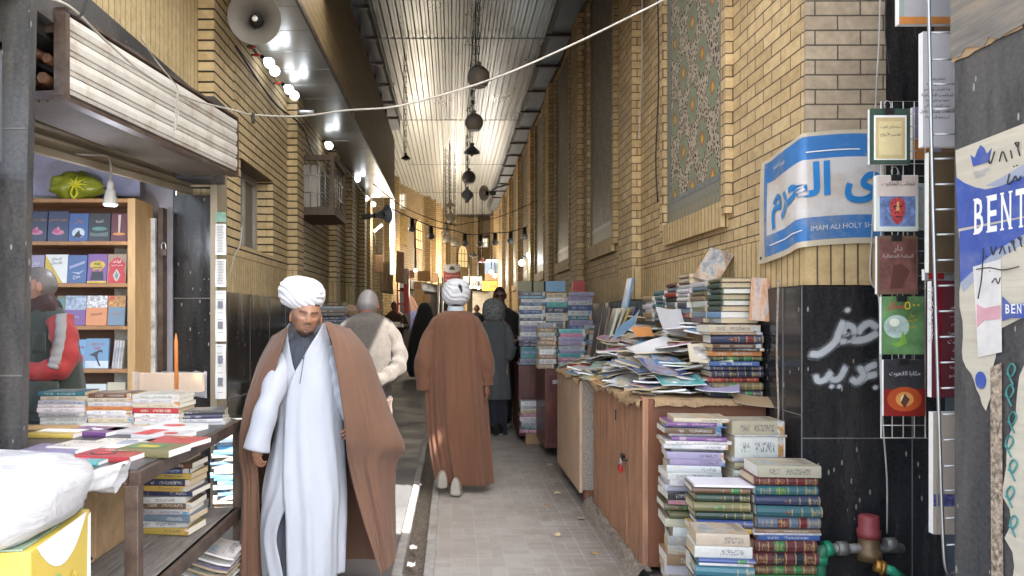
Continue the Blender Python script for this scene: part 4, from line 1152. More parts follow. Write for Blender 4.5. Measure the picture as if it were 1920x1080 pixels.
pk = empty('padlock', 'small brass padlock on the far dark red cabinet', 'padlock', (1.05, 8.96, .52))
q = MB(); q.box((1.03, 8.95, .5), (1.08, 8.975, .545)); bevel(q.build('body', M('brass_lock', (.5,.42,.25), .35, .8), pk), .006)
q = MB(); q.tube(crom([(1.04,8.963,.545),(1.04,8.963,.575),(1.055,8.963,.588),(1.07,8.963,.575),(1.07,8.963,.545)],12), .0045, 6); q.build('shackle', mt['steel'], pk)
# rubble plinth under the near cabinet
rows = []
for i in range(70):
    y = 4.22+.025*i; row = []
    for j_ in range(8):
        n_ = mnoise.noise((y*6,j_*.6,3)); n2_ = mnoise.noise((y*23,j_*1.7,9))
        row.append(Vector((CX-.085+.04*mnoise.noise((y*2.5,1,0))+.016*j_+.012*n2_, y, max(-.004, .062*ss_(j_/3.2)+.03*n_+.016*n2_ - (.02 if j_ == 0 else 0)))))
    rows.append(row)
MB().grid(rows, smooth=False).build('rubble_ledge', M('rough_mortar', (.2,.165,.13), .95, 0, .45, 40, bmp=1.0, bscale=60), None, 'rough mortar ledge along the foot of the orange cabinet', 'ledge', fix=False)
# torn cardboard laid on the cabinets, its edge frayed and drooping
def frayed(x_edge, y0, y1, z, name, label, seed, droop=.07):
    n = int((y1-y0)/.009); rows = []
    def nz(y, f, k): return mnoise.noise((y*f, seed*3.1+k, k))
    for i in range(n+1):
        y = y0+(y1-y0)*i/n; a = max(.12, .45+.55*nz(y,2.2,1)+.35*nz(y,9,2)+.22*nz(y,37,3)); out = .012+.03*a+.008*nz(y,45,4)
        rows.append([Vector((x_edge+.5,y,z+.012)), Vector((x_edge+.15,y,z+.02+.012*nz(y,12,5))), Vector((x_edge+.03,y,z+.016+.010*nz(y,15,6))), Vector((x_edge-out*.8,y,z+.002+.012*nz(y,20,7))), Vector((x_edge-out-.008*nz(y,30,8),y+.01*nz(y,25,9),z-droop*a*.5)), Vector((x_edge-out*.85-.016*nz(y,22,10),y+.02*nz(y,16,11),z-droop*a*(1+.35*nz(y,60,12))))])
    o = MB().grid(rows, smooth=False).build(name, mt['cardboard'], None, label, 'cardboard', fix=False)
    md = o.modifiers.new('thickness','SOLIDIFY'); md.thickness = .005
frayed(CX, 4.30, 5.86, 1.005, 'cardboard_sheet', 'frayed cardboard edge drooping over the orange cabinet', 3, .075)
frayed(1.02, 5.88, 7.15, .992, 'cardboard_sheet', 'frayed cardboard edge drooping over the pale cabinet', 5, .05)
q = MB(); rows = []
for i in range(90):
    x = CX+.06+.66*i/89; r_ = random.Random(i*7)
    rows.append([Vector((x,4.7,1.02)),Vector((x,4.3,1.022)),Vector((x,4.272,1.01+.006*r_.random())),Vector((x+.008*mnoise.noise((x*40,3,1)),4.262+.01*r_.random(),.99-.03*abs(mnoise.noise((x*9,1,1)))-.012*abs(mnoise.noise((x*45,1,5)))))])
q.grid(rows, smooth=False); o = q.build('cardboard_sheet', mt['cardboard'], None, 'grey torn card hanging from the end of the orange cabinet', 'cardboard', fix=False)
o.modifiers.new('thickness','SOLIDIFY').thickness = .004

# ------------------------------------------------------------------ shutter box over the bookshop
A0 = Vector((-1.815, 3.49, 0)); A1 = Vector((-1.57, 5.38, 0)); ux = (A1-A0).normalized(); nx_ = Vector((ux.y, -ux.x, 0))
LB = (A1-A0).length
SBX = frame((A0.x, A0.y, 2.53), ux, (0,0,1))     # local x along, y up, z towards the lane
sx_ = empty('shutter_box', 'long white ribbed metal shutter box over the bookshop front', 'shutter', (A0.x, A0.y, 2.53))
prof = []
for i in range(4):
    y0 = .01+i*.0925
    prof += [(y0, -.014), (y0+.003, .012), (y0+.018, .019), (y0+.02, .006), (y0+.025, .006), (y0+.027, .019), (y0+.055, .024), (y0+.084, .019), (y0+.089, .010), (y0+.0915, -.014)]
rows = [[SBX @ Vector((x, y, z)) for y, z in prof] for x in (0, LB*.33, LB*.66, LB)]
MB().grid(rows, smooth=False).build('ribbed_face', mt['rust_white'], sx_, fix=False)
q = MB()
q.box((-.03,-.012,-.03),(0,.40,.03), M=SBX); q.box((LB,-.012,-.03),(LB+.012,.39,.028), M=SBX)
q.box((-.03,.385,-.02),(LB,.4,.03), M=SBX); q.box((-.03,-.03,-.03),(LB,-.008,.03), M=SBX)
q.box((-.02,-.02,-.36),(0,.02,-.02), M=SBX); q.box((-.02,.29,-.36),(0,.33,-.02), M=SBX)
q.build('frame', mt['brown_steel'], sx_)
q = MB(); q.box((0,.36,-.38),(LB,.378,-.02), M=SBX); q.box((.02,0,-.42),(LB,.35,-.4), M=SBX); q.build('top_plate', mt['dark'], sx_)
q = MB()   # rolled shutter seen through the open end
for k_ in range(6):
    pts = [SBX @ Vector((.02+.3*j_/4, .17+(.05+.018*k_)*math.cos(k_*1.3+j_*.1), -.17+(.05+.018*k_)*math.sin(k_*1.3+j_*.1))) for j_ in range(5)]
    q.tube(pts, .02+.004*(k_%3), 6)
q.build('rolled_slats', M('rusty_roll', (.16,.075,.04), .6, .3, .5, 20), sx_)
q = MB(); rows = []
for i in range(25):
    zz = -.02-.36*i/24; rows.append([SBX @ Vector((.02,-.012+.012*math.sin(i*2.1),zz)), SBX @ Vector((LB,-.012+.012*math.sin(i*2.1),zz))])
q.grid(rows); q.build('underside', M('dark_shutter_underside', (.14,.115,.085), .7, 0, .3, 3), sx_, fix=False)
# half raised inner shutter edge and lintel under the box
il = empty('roller_shutter', 'raised beige roller shutter with bottom rail under the shutter box', 'shutter', (-2.2, 4.5, 2.4))
rows = []
B0 = Vector((-2.45, 3.4, 0)); B1 = Vector((-1.98, 5.66, 0))
for i in range(19):
    z = 2.425+.28*i/18; off = .012*math.sin(i*1.55)
    rows.append([Vector((B0.x+off,B0.y,z)), Vector((B1.x+off,B1.y,z))])
MB().grid(rows).build('slats', mt['beige_metal'], il, fix=False)
q = MB(); q.beam(Vector((B0.x,B0.y,2.41)), Vector((B1.x,B1.y,2.44)), .035, .04); q.build('bottom_rail', mt['beige_metal'], il)
# neighbouring shutter at the very left edge
ns = empty('roller_shutter', 'white rolled shutter slats at the far left edge of the view', 'shutter', (-1.9, 2.9, 2.5))
rows = []
for i in range(50):
    z = 2.17+.41*i/49; rows.append([Vector((-1.86-.018*abs(math.sin(i*math.pi/12)), 2.3, z)), Vector((-1.86-.018*abs(math.sin(i*math.pi/12)), 3.02, z))])
MB().grid(rows).build('slats', mt['rust_white'], ns, fix=False)
q = MB(); q.box((-1.9,2.3,2.13),(-1.845,3.06,2.165)); q.box((-1.9,3.02,2.165),(-1.845,3.06,2.62)); q.box((-1.9,2.3,2.585),(-1.845,3.06,2.62)); q.build('frame', mt['steel_dark'], ns)
q = MB(); q.box((-2.2,2.2,0),(-1.9,3.1,2.13)); q.build('black_panel', mt['granite'], ns)
q = MB(); q.box((-2.2,2.2,2.62),(-1.88,3.1,5)); q.build('grey_panel', mt['granite_grey'], ns)

# doors of the shop, right of the bookcase
dr = empty('shop_door', 'chipped white wooden door leaf folded beside the black pillar', 'door', (-2.2, 5.6, 0))
q = MB(); q.box((-2.315, 5.5, 0), (-2.19, 5.54, 2.22)); q.box((-2.5,5.52,0),(-2.37,5.56,2.25)); bevel(q.build('leaf', mt['white_wood'], dr))
q = MB(); q.box((-2.36,5.48,0),(-2.325,5.56,2.3)); q.box((-2.175,5.52,0),(-2.14,5.6,2.3)); q.build('jamb', mt['brown_steel'], dr)
pk = empty('padlock', 'small steel padlock on the chipped white door', 'padlock', P(307, 470, 5.48))
c = P(307, 474, 5.48); q = MB(); q.cbox(c, (.045,.02,.05)); bevel(q.build('body', mt['brown_steel'], pk), .004)
q = MB(); q.tube(crom([c+Vector((-.014,0,.02)),c+Vector((-.014,0,.06)),c+Vector((0,0,.075)),c+Vector((.014,0,.06)),c+Vector((.014,0,.02))],10), .005, 6); q.build('shackle', mt['steel'], pk)
# papers taped on the pillar edge
for i, (py0, py1, lab) in enumerate(((398,416,'small green and white notice topmost on the pillar edge'),(420,478,'white printed notice under the green one on the pillar edge'),(486,538,'second white printed notice hanging on the pillar edge'),(545,640,'long white paper strip taped low on the pillar edge'),(645,748,'lowest white paper strip with dark photos on the pillar edge'))):
    a = P(404, py1, 5.69); b_ = P(424, py0, 5.69)
    t = empty('notice', lab, 'notice', (a.x, 5.69, a.z), 'notices taped on the pillar edge')
    q = MB(); rows = [[Vector((a.x+(b_.x-a.x)*u/4, 5.688-.006*math.sin(u+v*.9), a.z+(b_.z-a.z)*v/6)) for u in range(5)] for v in range(7)]
    q.grid(rows); q.build('sheet', M('green_notice', (.2,.36,.28), .7) if i == 0 else mt['white_paper'], t, fix=False)
    if i:
        q = MB(); h_ = b_.z-a.z; x0 = a.x+.012; x1 = b_.x-.012; z = b_.z-.02
        while z > a.z+.02:
            q.box((x0+.01*rnd.random(), 5.677, z), (x1-.015*rnd.random(), 5.679, z+.003)); z -= .012 if i < 3 else .05
        if i >= 3:
            for zz in (.25,.65): q.box((x0+.01,5.6765,a.z+h_*zz),(x1-.01,5.679,a.z+h_*(zz+.14)))
        q.build('print', M('grey_ink', (.2,.2,.24), .7), t)

# ------------------------------------------------------------------ bookcase in the shop
bc = empty('bookcase', 'wooden bookcase full of face out books inside the shop', 'bookcase', (-2.7, 5.3, 0))
YB = 5.25; xr = P(241, 0, YB).x; xl = -3.45
q = MB(); q.box((xr, YB-.02, 0), (xr+.055, YB+.3, P(0,372,YB).z)); bevel(q.build('side_post', mt['wood_light'], bc))
SHZ = [P(0, y, YB).z for y in (372, 452, 531, 611, 692, 770)]
for z in SHZ:
    q = MB(); q.box((xl, YB, z-.028), (xr, YB+.3, z)); bevel(q.build('shelf', mt['wood'], bc))
q = MB(); q.box((xl, YB+.3, 0), (xr, YB+.32, SHZ[0])); q.build('back_panel', M('bookcase_back', (.10,.04,.018), .6, 0, .3, 4), bc)
# poster behind and yellow bag on top
q = MB(); a = P(60, 368, 5.5); b_ = P(262, 308, 5.5); q.box((a.x,5.5,a.z),(b_.x,5.52,b_.z+.1)); q.build('wall_print', M('bluish_wall_print', (.36,.37,.55), .5, 0, .3, 3), None, 'bluish printed sheet on the wall above the bookcase', 'poster')
# ------------------------------------------------------------------ table of books
tb = empty('table', 'brown steel framed table with dark top and lower plank shelf', 'table', (-1.6, 3.4, 0))
TZ = .918; X1 = -1.18; Y0 = 2.82; Y1 = 4.2; X0 = -2.35
q = MB(); q.box((X0, Y0+.02, TZ-.03), (X1-.02, Y1-.02, TZ)); bevel(q.build('tabletop', M('worn_black_top', (.05,.05,.055), .35, 0, .4, 5, dirt=(.2,.17,.14)), tb))
q = MB()
q.beam((X1-.02,Y0,TZ-.035),(X1-.02,Y1,TZ-.027),.045,.055); q.beam((X0,Y0,TZ-.035),(X1-.043,Y0,TZ-.027),.045,.055); q.beam((X0,Y1,TZ-.035),(X1-.043,Y1,TZ-.027),.045,.055)
q.beam((X1-.02,Y0+.03,.40),(X1-.02,Y1-.03,.40),.04,.06); q.beam((X0,Y0,.40),(X1-.043,Y0,.40),.04,.06)
bevel(q.build('frame', mt['brown_steel'], tb), .003)
for x, y in ((X1-.022,Y0),(X1-.022,Y1),(X0,Y0),(X0,Y1)):
    q = MB(); q.box((x-.026,y-.026,0),(x+.026,y+.026,TZ-.0555)); bevel(q.build('leg', mt['brown_steel'], tb), .003)
q = MB()
for i in range(5):
    x0 = X0+.03+i*.225; q.box((x0, Y0+.03, .405+.004*(i%2)), (x0+.22, Y1-.03, .43+.004*(i%2)))
bevel(q.build('lower_shelf', mt['wood_old'], tb), .003)
# carton and black bag on the lower shelf
t = empty('carton', 'brown carton in the shade on the lower table shelf', 'carton', (-1.75,3.2,.43))
q = MB(); q.box((-2.05,3.25,.436),(-1.55,3.6,.78)); bevel(q.build('body', mt['cardboard'], t))
q = MB(); q.box((-2.0,3.0,.436),(-1.55,3.24,.45)); q.build('flap', mt['cardboard'], t)

def blob(c, rad, seed, name, mat, label, cat, amp=.25, nu=28, nv=18, freq=2.5, sq=2.0):
    rows = []
    for j in range(nv+1):
        v = -math.pi/2+math.pi*j/nv; row = []
        for i in range(nu):
            u = 2*math.pi*i/nu
            d = Vector((math.cos(v)*math.cos(u), math.cos(v)*math.sin(u), math.sin(v)))
            p = Vector([math.copysign(abs(x)**(2/sq), x) for x in d])
            k_ = 1+amp*(mnoise.noise(d*freq+Vector((seed,0,0)))+.5*mnoise.noise(d*freq*2.7+Vector((seed,5,0))))
            row.append(Vector((c[0]+p.x*rad[0]*k_, c[1]+p.y*rad[1]*k_, c[2]+p.z*rad[2]*k_)))
        rows.append(row)
    return MB().grid(rows, closed=True).build(name, mat, None, label, cat, fix=False)
blob((-1.6,3.05,.50),(.11,.08,.07),3,'plastic_bag',M('black_plastic', (.015,.015,.016), .25),'crumpled black plastic bag on the lower table shelf','bag',.5,freq=3.5)
yb = P(145, 350, 5.35)
yo = blob(yb,(.185,.12,.105),8,'plastic_bag',M('yellow_green_plastic', (.30,.33,.04), .3, 0, .4, 6, trans=.2),'knotted yellow green plastic bag on top of the bookcase','bag',.22,freq=2.2)
q = MB()
kc = P(140, 345, 5.22); q.tube(crom([kc, kc+Vector((-.02,-.01,-.06)), kc+Vector((0,-.01,-.1)), kc+Vector((.022,-.01,-.06)), kc],16), .008, 6)
for i in range(9):
    a = i*.7; q.tube([kc, kc+Vector((.09*math.cos(a),.02,.07*math.sin(a)))], [.012,.004], 5)
q.build('knot', M('yellow_knot', (.5,.48,.02), .35), yo)
# lamp hanging in the shop front
lp = empty('led_bulb', 'white ribbed bulb hanging on a wire in the bookshop front', 'lamp', P(207, 370, 4.6))
c = P(207, 384, 4.6)
MB().lathe([(0,0),(.042,0),(.044,.004),(.028,.085),(.026,.09)], Matrix.Translation(c), 20).build('body', mt['white_metal'], lp)
MB().lathe([(0,-.002),(.037,-.002),(.037,-.006),(0,-.008)], Matrix.Translation(c), 20).build('diffuser', emis('led_face', (.85,.9,1), 2), lp)
MB().lathe([(.02,.09),(.02,.13),(.012,.15),(0,.15)], Matrix.Translation(c), 12).build('socket', mt['white_metal'], lp)
MB().tube(crom([c+Vector((0,0,.15)), P(208,310,4.6), P(200,293,4.6), P(170,290,4.5), P(120,285,4.4), P(68,258,4.3)], 30), .006, 6).build('wire', mt['cable_white'], lp)
pl = bpy.data.lights.new('shop_bulb_light','POINT'); pl.energy = 2.2; pl.color = (.85,.88,1); pl.shadow_soft_size = .04
po_ = bpy.data.objects.new('shop_bulb_light', pl); COL.objects.link(po_); po_.location = c+Vector((0,0,-.05))

# ------------------------------------------------------------------ white bag and yellow box, near left
bx = empty('carton', 'yellow printed carton with white curve standing at the left front', 'carton', (-1.15, 1.9, .9))
W0 = P(55, 1040, 1.98); E1 = P(175, 962, 2.42)
bz1 = .89
Fb0 = Vector((-1.09, 1.93, bz1)); Fb1 = Vector((-1.145, 2.36, bz1)); fx = (Fb1-Fb0).normalized(); FBX = frame((Fb0.x,Fb0.y,bz1-.45), fx, (0,0,1))
LBX = (Fb1-Fb0).length
mt['box_yellow'] = M('yellow_print', (.52,.40,.07), .5, 0, .12, 6, dirt=(.3,.24,.1), dirt_amt=.3)
q = MB(); q.box((0,0,-.5),(LBX,.45,0), M=FBX); bevel(q.build('body', mt['box_yellow'], bx), .004)
q = MB(); F1 = FBX @ Matrix.Translation((0,0,.001))
q.prism([(LBX*(.08+.07*k_), .4495-.10*(1-((k_-6)/6)**2)) for k_ in range(13)], F1, .001); q.prism([(LBX-.04,.0),(LBX,.0),(LBX,.44),(LBX-.02,.43)], F1, .0012); q.build('white_print', mt['white_paper'], bx)
q = MB(); q.prism([(.16+.075*math.cos(math.pi*i/12), .235+.10*math.sin(math.pi*i/12)) for i in range(13)], F1 @ Matrix.Translation((0,0,.001)), .001); q.build('green_dome_print', M('green_dome', (.16,.3,.1), .4, 0, .6, 8), bx)
q = MB(); q.prism([(.12,.20),(.2,.235),(.2,.275),(.12,.245)], F1 @ Matrix.Translation((0,0,.002)), .001); q.build('red_print', M('red_print', (.5,.02,.02), .4), bx)
q = MB(); lettering('Bon', F1 @ Matrix.Translation((.245,.285,.004)) @ Matrix.Rotation(R(18),4,'Z'), None, None, h=.05, mb=q, bold=.03); q.build('lettering', M('yellow_letter', (.62,.5,.08), .4), bx, fix=False)
q = MB(); q.box((-.0,.452,-.5),(LBX,.457,-.02), M=FBX); q.build('lid_flap', M('blue_green_flap', (.2,.28,.2), .5, 0, .6, 10), bx)
FC = frame((Fb0.x-.5, Fb0.y-.0015, bz1-.45), (1,0,0), (0,0,1))
q = MB(); q.box((.22,.16,0),(.47,.40,.0015), M=FC); lab = q.build('pale_label', M('pale_teal_label', (.36,.45,.42), .5), bx)
q = MB(); q.box((.25,.19,.002),(.44,.24,.003), M=FC)
for zz in (.29,.275): q.box((.28,zz,.002),(.42,zz+.005,.003), M=FC)
q.build('print', M('teal_print', (.2,.3,.29), .5), lab)
MB().prism([(.35+.03*math.cos(i*.63),.345+.022*math.sin(i*.63)) for i in range(10)], FC @ Matrix.Translation((0,0,.002)), .001).build('emblem', M('pink_print_small', (.5,.22,.25), .5), lab)
# the big white sack of plastic
rows = []
nu, nv = 56, 30
cs = Vector((-1.47, 2.1, .985))
for j in range(nv+1):
    v = -math.pi/2+math.pi*j/nv; row = []
    for i in range(nu):
        u = 2*math.pi*i/nu; d = Vector((math.cos(v)*math.cos(u), math.cos(v)*math.sin(u), math.sin(v)))
        p = Vector([math.copysign(abs(x)**.62, x) for x in d])
        k_ = 1+.07*mnoise.noise(d*2.2)+.035*mnoise.noise(d*6+Vector((3,0,0)))+.02*mnoise.ridged_multi_fractal(d*3, 1, 2, 3, 1, 2)*.5
        q_ = Vector((p.x*.37*k_, p.y*.34*k_, p.z*.11*k_ - .012*p.x))
        row.append(cs+q_)
    rows.append(row)
m, nt, b = new_mat('white_plastic_sheet')
b.inputs['Base Color'].default_value = (.40,.41,.43,1); b.inputs['Roughness'].default_value = .35; b.inputs['Subsurface Weight'].default_value = .2; b.inputs['Subsurface Radius'].default_value = (.03,.03,.03)
n = noise(nt, mapping(nt, coords(nt), (1,1,2)), 4, 5, .55, 1.2); bump(nt, b, n.outputs[0], .6, .04); mt['white_plastic'] = m
so = MB().grid(rows, closed=True).build('plastic_sack', mt['white_plastic'], None, 'bulging white plastic sack lying on the yellow carton', 'sack', fix=False)
rows = []
for j in range(9):
    v = j/8; row = []
    for i in range(22):
        a = 2*math.pi*i/22; r_ = .03+.03*v+.012*math.sin(a*5+v*3)
        row.append(Vector((-1.14+.06*v, 2.3+.14*v, .985-.01*v)) + Vector((.3*r_*math.sin(a), .8*r_*math.cos(a), .8*r_*math.sin(a))))
    rows.append(row)
MB().grid(rows, closed=True).build('gathered_end', mt['white_plastic'], so, fix=False)
q = MB(); q.box((-2.2,1.6,0),(-1.2,2.45,.43)); q.build('crate_stand', mt['dark'], None, 'dark low stand under the yellow carton', 'stand')

for i, (px, py, lab) in enumerate(((775,1020,'crumpled white paper scrap lying in the dirt gutter'),(771,1052,'small torn paper bit near the front of the gutter'),(785,905,'tiny pale scrap farther up the dirt gutter'))):
    s_ = (py-592)/1.47; rows = [[Vector(((px-848)/s_+.012*x+.008*mnoise.noise((x,y,i)), 1400/s_+.016*y, .012+.014*mnoise.noise((x*1.3,y*1.7,i+4)))) for x in range(-2,3)] for y in range(-2,3)]
    MB().grid(rows, smooth=False).build('litter', mt['white_paper'], None, lab, 'litter', 'litter in the gutter', 'thing', fix=False)
wd_ = ['first','second','third','fourth','fifth','sixth','seventh','eighth','ninth']
rl = random.Random(5)
for i in range(9):
    x = rl.uniform(.72, 1.0); y = 4.7+.4*i
    rows = [[Vector((x+.010*(1+.5*rl.random())*a, y+.014*b_, .008+.010*mnoise.noise((a*1.3+i,b_*1.7,i+4)))) for a in range(-2,3)] for b_ in range(-2,3)]
    MB().grid(rows, smooth=False).build('litter', [mt['cardboard'], mt['paper_old'], mt['chip']][i % 3], None, ['brown','pale','grey'][i % 3]+' scrap on the dusty paving before the cabinets, '+wd_[i]+' from the camera', 'litter', 'scraps along the cabinet foot', 'thing', fix=False)
# ------------------------------------------------------------------ loudspeakers
def horn(c, direction, rad, depth, mat, label, parts=True):
    t = empty('horn_loudspeaker', label, 'loudspeaker', c)
    d = Vector(direction).normalized(); rot = d.to_track_quat('Z','Y').to_matrix().to_4x4(); Mx = Matrix.Translation(c) @ rot
    MB().lathe([(.16*rad,-depth),(.2*rad,-.8*depth),(.34*rad,-.5*depth),(.58*rad,-.22*depth),(.85*rad,-.06*depth),(rad,0),(1.03*rad,.004),(.98*rad,-.004),(.8*rad,-.075*depth),(.55*rad,-.24*depth),(.3*rad,-.52*depth),(.15*rad,-.85*depth),(0,-.9*depth)], Mx, 40).build('horn', mat, t)
    MB().lathe([(0,-.12*depth),(.1*rad,-.12*depth),(.2*rad,-.2*depth),(.27*rad,-.5*depth),(.28*rad,-.75*depth)], Mx, 24).build('centre_plug', mt['dark'], t)
    MB().lathe([(0,-.115*depth),(.11*rad,-.118*depth),(.11*rad,-.125*depth)], Mx, 20).build('badge', mt['white_paper'], t)
    MB().lathe([(0,-1.45*depth),(.3*rad,-1.4*depth),(.33*rad,-1.0*depth),(.2*rad,-.95*depth)], Mx, 20).build('driver', mt['steel_dark'], t)
    return t
hs = horn(P(477, 33, 5.4), (.16,-1,-.22), .185, .26, M('beige_grey_horn', (.17,.158,.14), .5, 0, .15, 4), 'big grey horn loudspeaker with round badge at the top left')
F = frame(P(477,28,5.4)+Vector((0.005,.012,.0)), (1,.16,0), (0,0,1))
lettering('28', frame(P(477, 28.5, 5.36)+Vector((0,.0,0)), (1,.16,0), (0,-.22,1)), mt['dark'], hs, h=.022)
q = MB(); q.tube([P(440,60,5.6), P(470,50,5.7)], .012, 6); q.tube([P(468,90,5.8), P(490,60,5.7)], .012, 6); q.build('bracket', mt['brown_steel'], hs)
horn(P(727, 401, 12.3), (.9,-.42,.05), .15, .34, M('blue_grey_horn', (.24,.29,.36), .45), 'blue grey horn loudspeaker pointing across the lane on the left')
horn(P(908, 362, 15.0), (-.75,-.6,-.1), .155, .2, M('cream_horn', (.42,.34,.23), .5), 'small cream horn loudspeaker fixed high on the right wall')
MB().tube([P(915,362,15.1), P(930,352,15.2), P(955,345,15.2)], .02, 6).build('bracket', mt['steel'], None, 'thin bar holding the cream horn on the right wall', 'bracket')

# ------------------------------------------------------------------ pendant lamps down the middle
mt['glass_beige'] = M('dusty_opal_glass', (.42,.36,.29), .35, 0, .15, 4, dirt=(.2,.16,.12))
mt['glass_grey'] = M('smoky_glass', (.16,.145,.135), .3, 0, .2, 4)
mt['glass_white'] = M('opal_glass', (.7,.66,.58), .3)
def pendant(px, py, Y, r, kind, mat, label, top=5.97):
    c = P(px, py, Y)
    t = empty('pendant_lamp', label, 'lamp', c, 'pendant lamps hanging down the middle of the lane')
    if kind == 'globe':
        prof = [(.62*r,-.78*r)]+[(r*math.cos(a), r*math.sin(a)) for a in [R(x) for x in range(-50,86,9)]]+[(.12*r,1.0*r)]
        MB().lathe([(0,-.77*r)]+prof, Matrix.Translation(c), 28).build('shade', mat, t)
        MB().lathe([(.7*r,-.8*r),(.66*r,-.82*r),(.6*r,-.76*r)], Matrix.Translation(c), 28).build('rim', mt['steel_dark'], t)
        zt = r
    elif kind == 'cone':
        MB().lathe([(.12*r,.55*r),(.3*r,.42*r),(r,-.25*r),(1.02*r,-.3*r),(.95*r,-.26*r),(.2*r,.3*r)], Matrix.Translation(c), 24).build('shade', mat, t)
        MB().lathe([(0,-.75*r),(.16*r,-.65*r),(.2*r,-.4*r),(.12*r,0)], Matrix.Translation(c), 12).build('bulb', mt['glass_grey'], t)
        zt = .5*r
    else:   # drop shaped lantern
        MB().lathe([(0,-.75*r),(.5*r,-.7*r),(.85*r,-.3*r),(r,.1*r),(.9*r,.45*r),(.6*r,.8*r),(.2*r,1.15*r)], Matrix.Translation(c), 24).build('shade', mat, t)
        MB().lathe([(0,-1.2*r),(.3*r,-1.15*r),(.34*r,-.75*r)], Matrix.Translation(c), 12).build('lower_cup', mt['glass_grey'], t)
        zt = 1.1*r
    MB().lathe([(0,zt+.42*r),(.25*r,zt+.3*r),(.3*r,zt+.15*r),(.1*r,zt-.02*r)], Matrix.Translation(c), 12).build('cap', mat, t)
    q = MB()
    L = top-(c.z+zt+.4*r); nlink = max(int(L/.09), 4)
    for i in range(nlink):
        z0 = c.z+zt+.4*r+L*i/nlink; z1 = z0+L/nlink*1.12; w_ = .014
        if i % 2: q.tube([(c.x-w_,Y,z0),(c.x-w_,Y,z1),(c.x+w_,Y,z1),(c.x+w_,Y,z0),(c.x-w_,Y,z0)], .005, 4, cap=False)
        else: q.tube([(c.x,Y-w_,z0),(c.x,Y-w_,z1),(c.x,Y+w_,z1),(c.x,Y+w_,z0),(c.x,Y-w_,z0)], .005, 4, cap=False)
    q.tube([(c.x-.03,Y,c.z+zt),(c.x-.035,Y,c.z+zt+L*.5),(c.x-.03,Y,top)], .009, 5)
    q.build('chain', mt['black_metal'], t)
    return t
pendant(897,145,9.8,.15,'globe',mt['glass_beige'],'large beige globe pendant nearest under the roof')
pendant(889,230,11.7,.145,'globe',mt['glass_beige'],'second beige globe pendant, just below the biggest')
pendant(885,282,13.3,.155,'cone',mt['glass_grey'],'dark cone pendant with bulb below the second globe')
pendant(879,333,16,.15,'globe',mt['glass_grey'],'dark grey globe pendant below the dark cone')
pendant(876,367,18.5,.15,'drop',mt['steel_dark'],'dark lantern pendant with lower cup, lowest in the dark row')
pendant(844,385,19,.16,'cone',mt['glass_beige'],'beige cone pendant on the long chain left of the dark row')
pendant(845,410,19.4,.14,'drop',mt['glass_beige'],'beige drop lantern under the beige cone')
pendant(838,447,20,.125,'globe',mt['glass_white'],'white globe pendant, left one of the low white pair')
pendant(853,455,20.4,.12,'globe',mt['glass_white'],'white globe pendant, right one of the low white pair')
pendant(888,478,27,.16,'cone',mt['steel_dark'],'small dark cone pendant low near the far arched window')
pendant(905,489,27.5,.15,'cone',mt['poster_pink'],'small pinkish cone pendant beside the far blue picture')
pendant(761,295,12.8,.085,'cone',mt['black_metal'],'tiny black cone pendant by the end of the overhang')
pendant(834,436,19.8,.11,'cone',mt['glass_white'],'white cone pendant above the low white pair')
for i, px in enumerate((865,872,878,893,900,909,915)):
    c = P(px, 440+9*(i % 3), 23+i); MB().tube([c, (c.x, c.y, 5.97)], .007, 5).build('wire', mt['rubber'], None, 'thin dark wire hanging from the roof near the far windows', 'wire', 'bare wires hanging from the roof')

# ------------------------------------------------------------------ bulbs along the left wall and under the soffit
def bulb(px, py, Y, r, on, label, d=(.35,-.1,-.3), light=0):
    c = P(px, py, Y); d = Vector(d).normalized(); Mx = Matrix.Translation(c) @ d.to_track_quat('Z','Y').to_matrix().to_4x4()
    t = empty('bulb', label, 'bulb', c, 'bulbs strung along the left wall')
    if on == 'red':
        MB().lathe([(0,2.2*r),(.4*r,1.6*r),(.75*r,.5*r),(.7*r,-.4*r),(.4*r,-1*r)], Mx, 12).build('glass', mt['bulb_red'], t)
    else:
        MB().lathe([(0,r)]+[(r*math.cos(R(a)), r*math.sin(R(a))) for a in range(75,-61,-15)]+[(.4*r,-1.2*r)], Mx, 16).build('glass', mt['bulb_on'] if on else mt['bulb_off'], t)
    MB().lathe([(.4*r,-1.1*r),(.42*r,-2*r),(.2*r,-2.3*r),(0,-2.3*r)], Mx, 10).build('socket', mt['black_metal'], t)
    if light:
        l = bpy.data.lights.new('bulb_light','POINT'); l.energy = light; l.color = (.85,.92,1.0); l.shadow_soft_size = .045
        lo = bpy.data.objects.new('bulb_light', l); COL.objects.link(lo); lo.location = c + d*.03 + Vector((.08,-.02,-.02))
wd = {0:'first',1:'second',2:'third',3:'fourth',4:'fifth',5:'sixth',6:'seventh',7:'eighth'}
for i, (px, py) in enumerate(((505,118),(515,133),(542,168),(552,179),(617,273),(670,336),(687,372),(700,383))):
    s = (848-px)/(-LX-.12); bulb(px, py, 1400/s, .05 if i < 4 else .055, True, 'glowing white bulb under the overhang, %s one from the big loudspeaker' % wd[i], light=(.16 if i in (1,3,4,5,7) else 0))
for i, (px, py) in enumerate(((472,88),(480,103),(520,156))):
    s = (848-px)/(-LX-.12); bulb(px, py, 1400/s, .02, 'red', ['small red bulb just below the big loudspeaker','small red bulb second below the big loudspeaker','small red bulb between the pairs of glowing bulbs'][i], d=(1,-.2,-.1))
cable([P(455,60,6.2),P(500,125,7.4),P(545,180,9.0),P(590,250,10.2),P(640,305,11.5),P(690,375,14.5)], .012, mt['rubber'], 'black cable feeding the bulbs along the left wall')
q = MB(); q.tube([P(560,212,8.0),P(590,212,8.0)], .03, 8); 
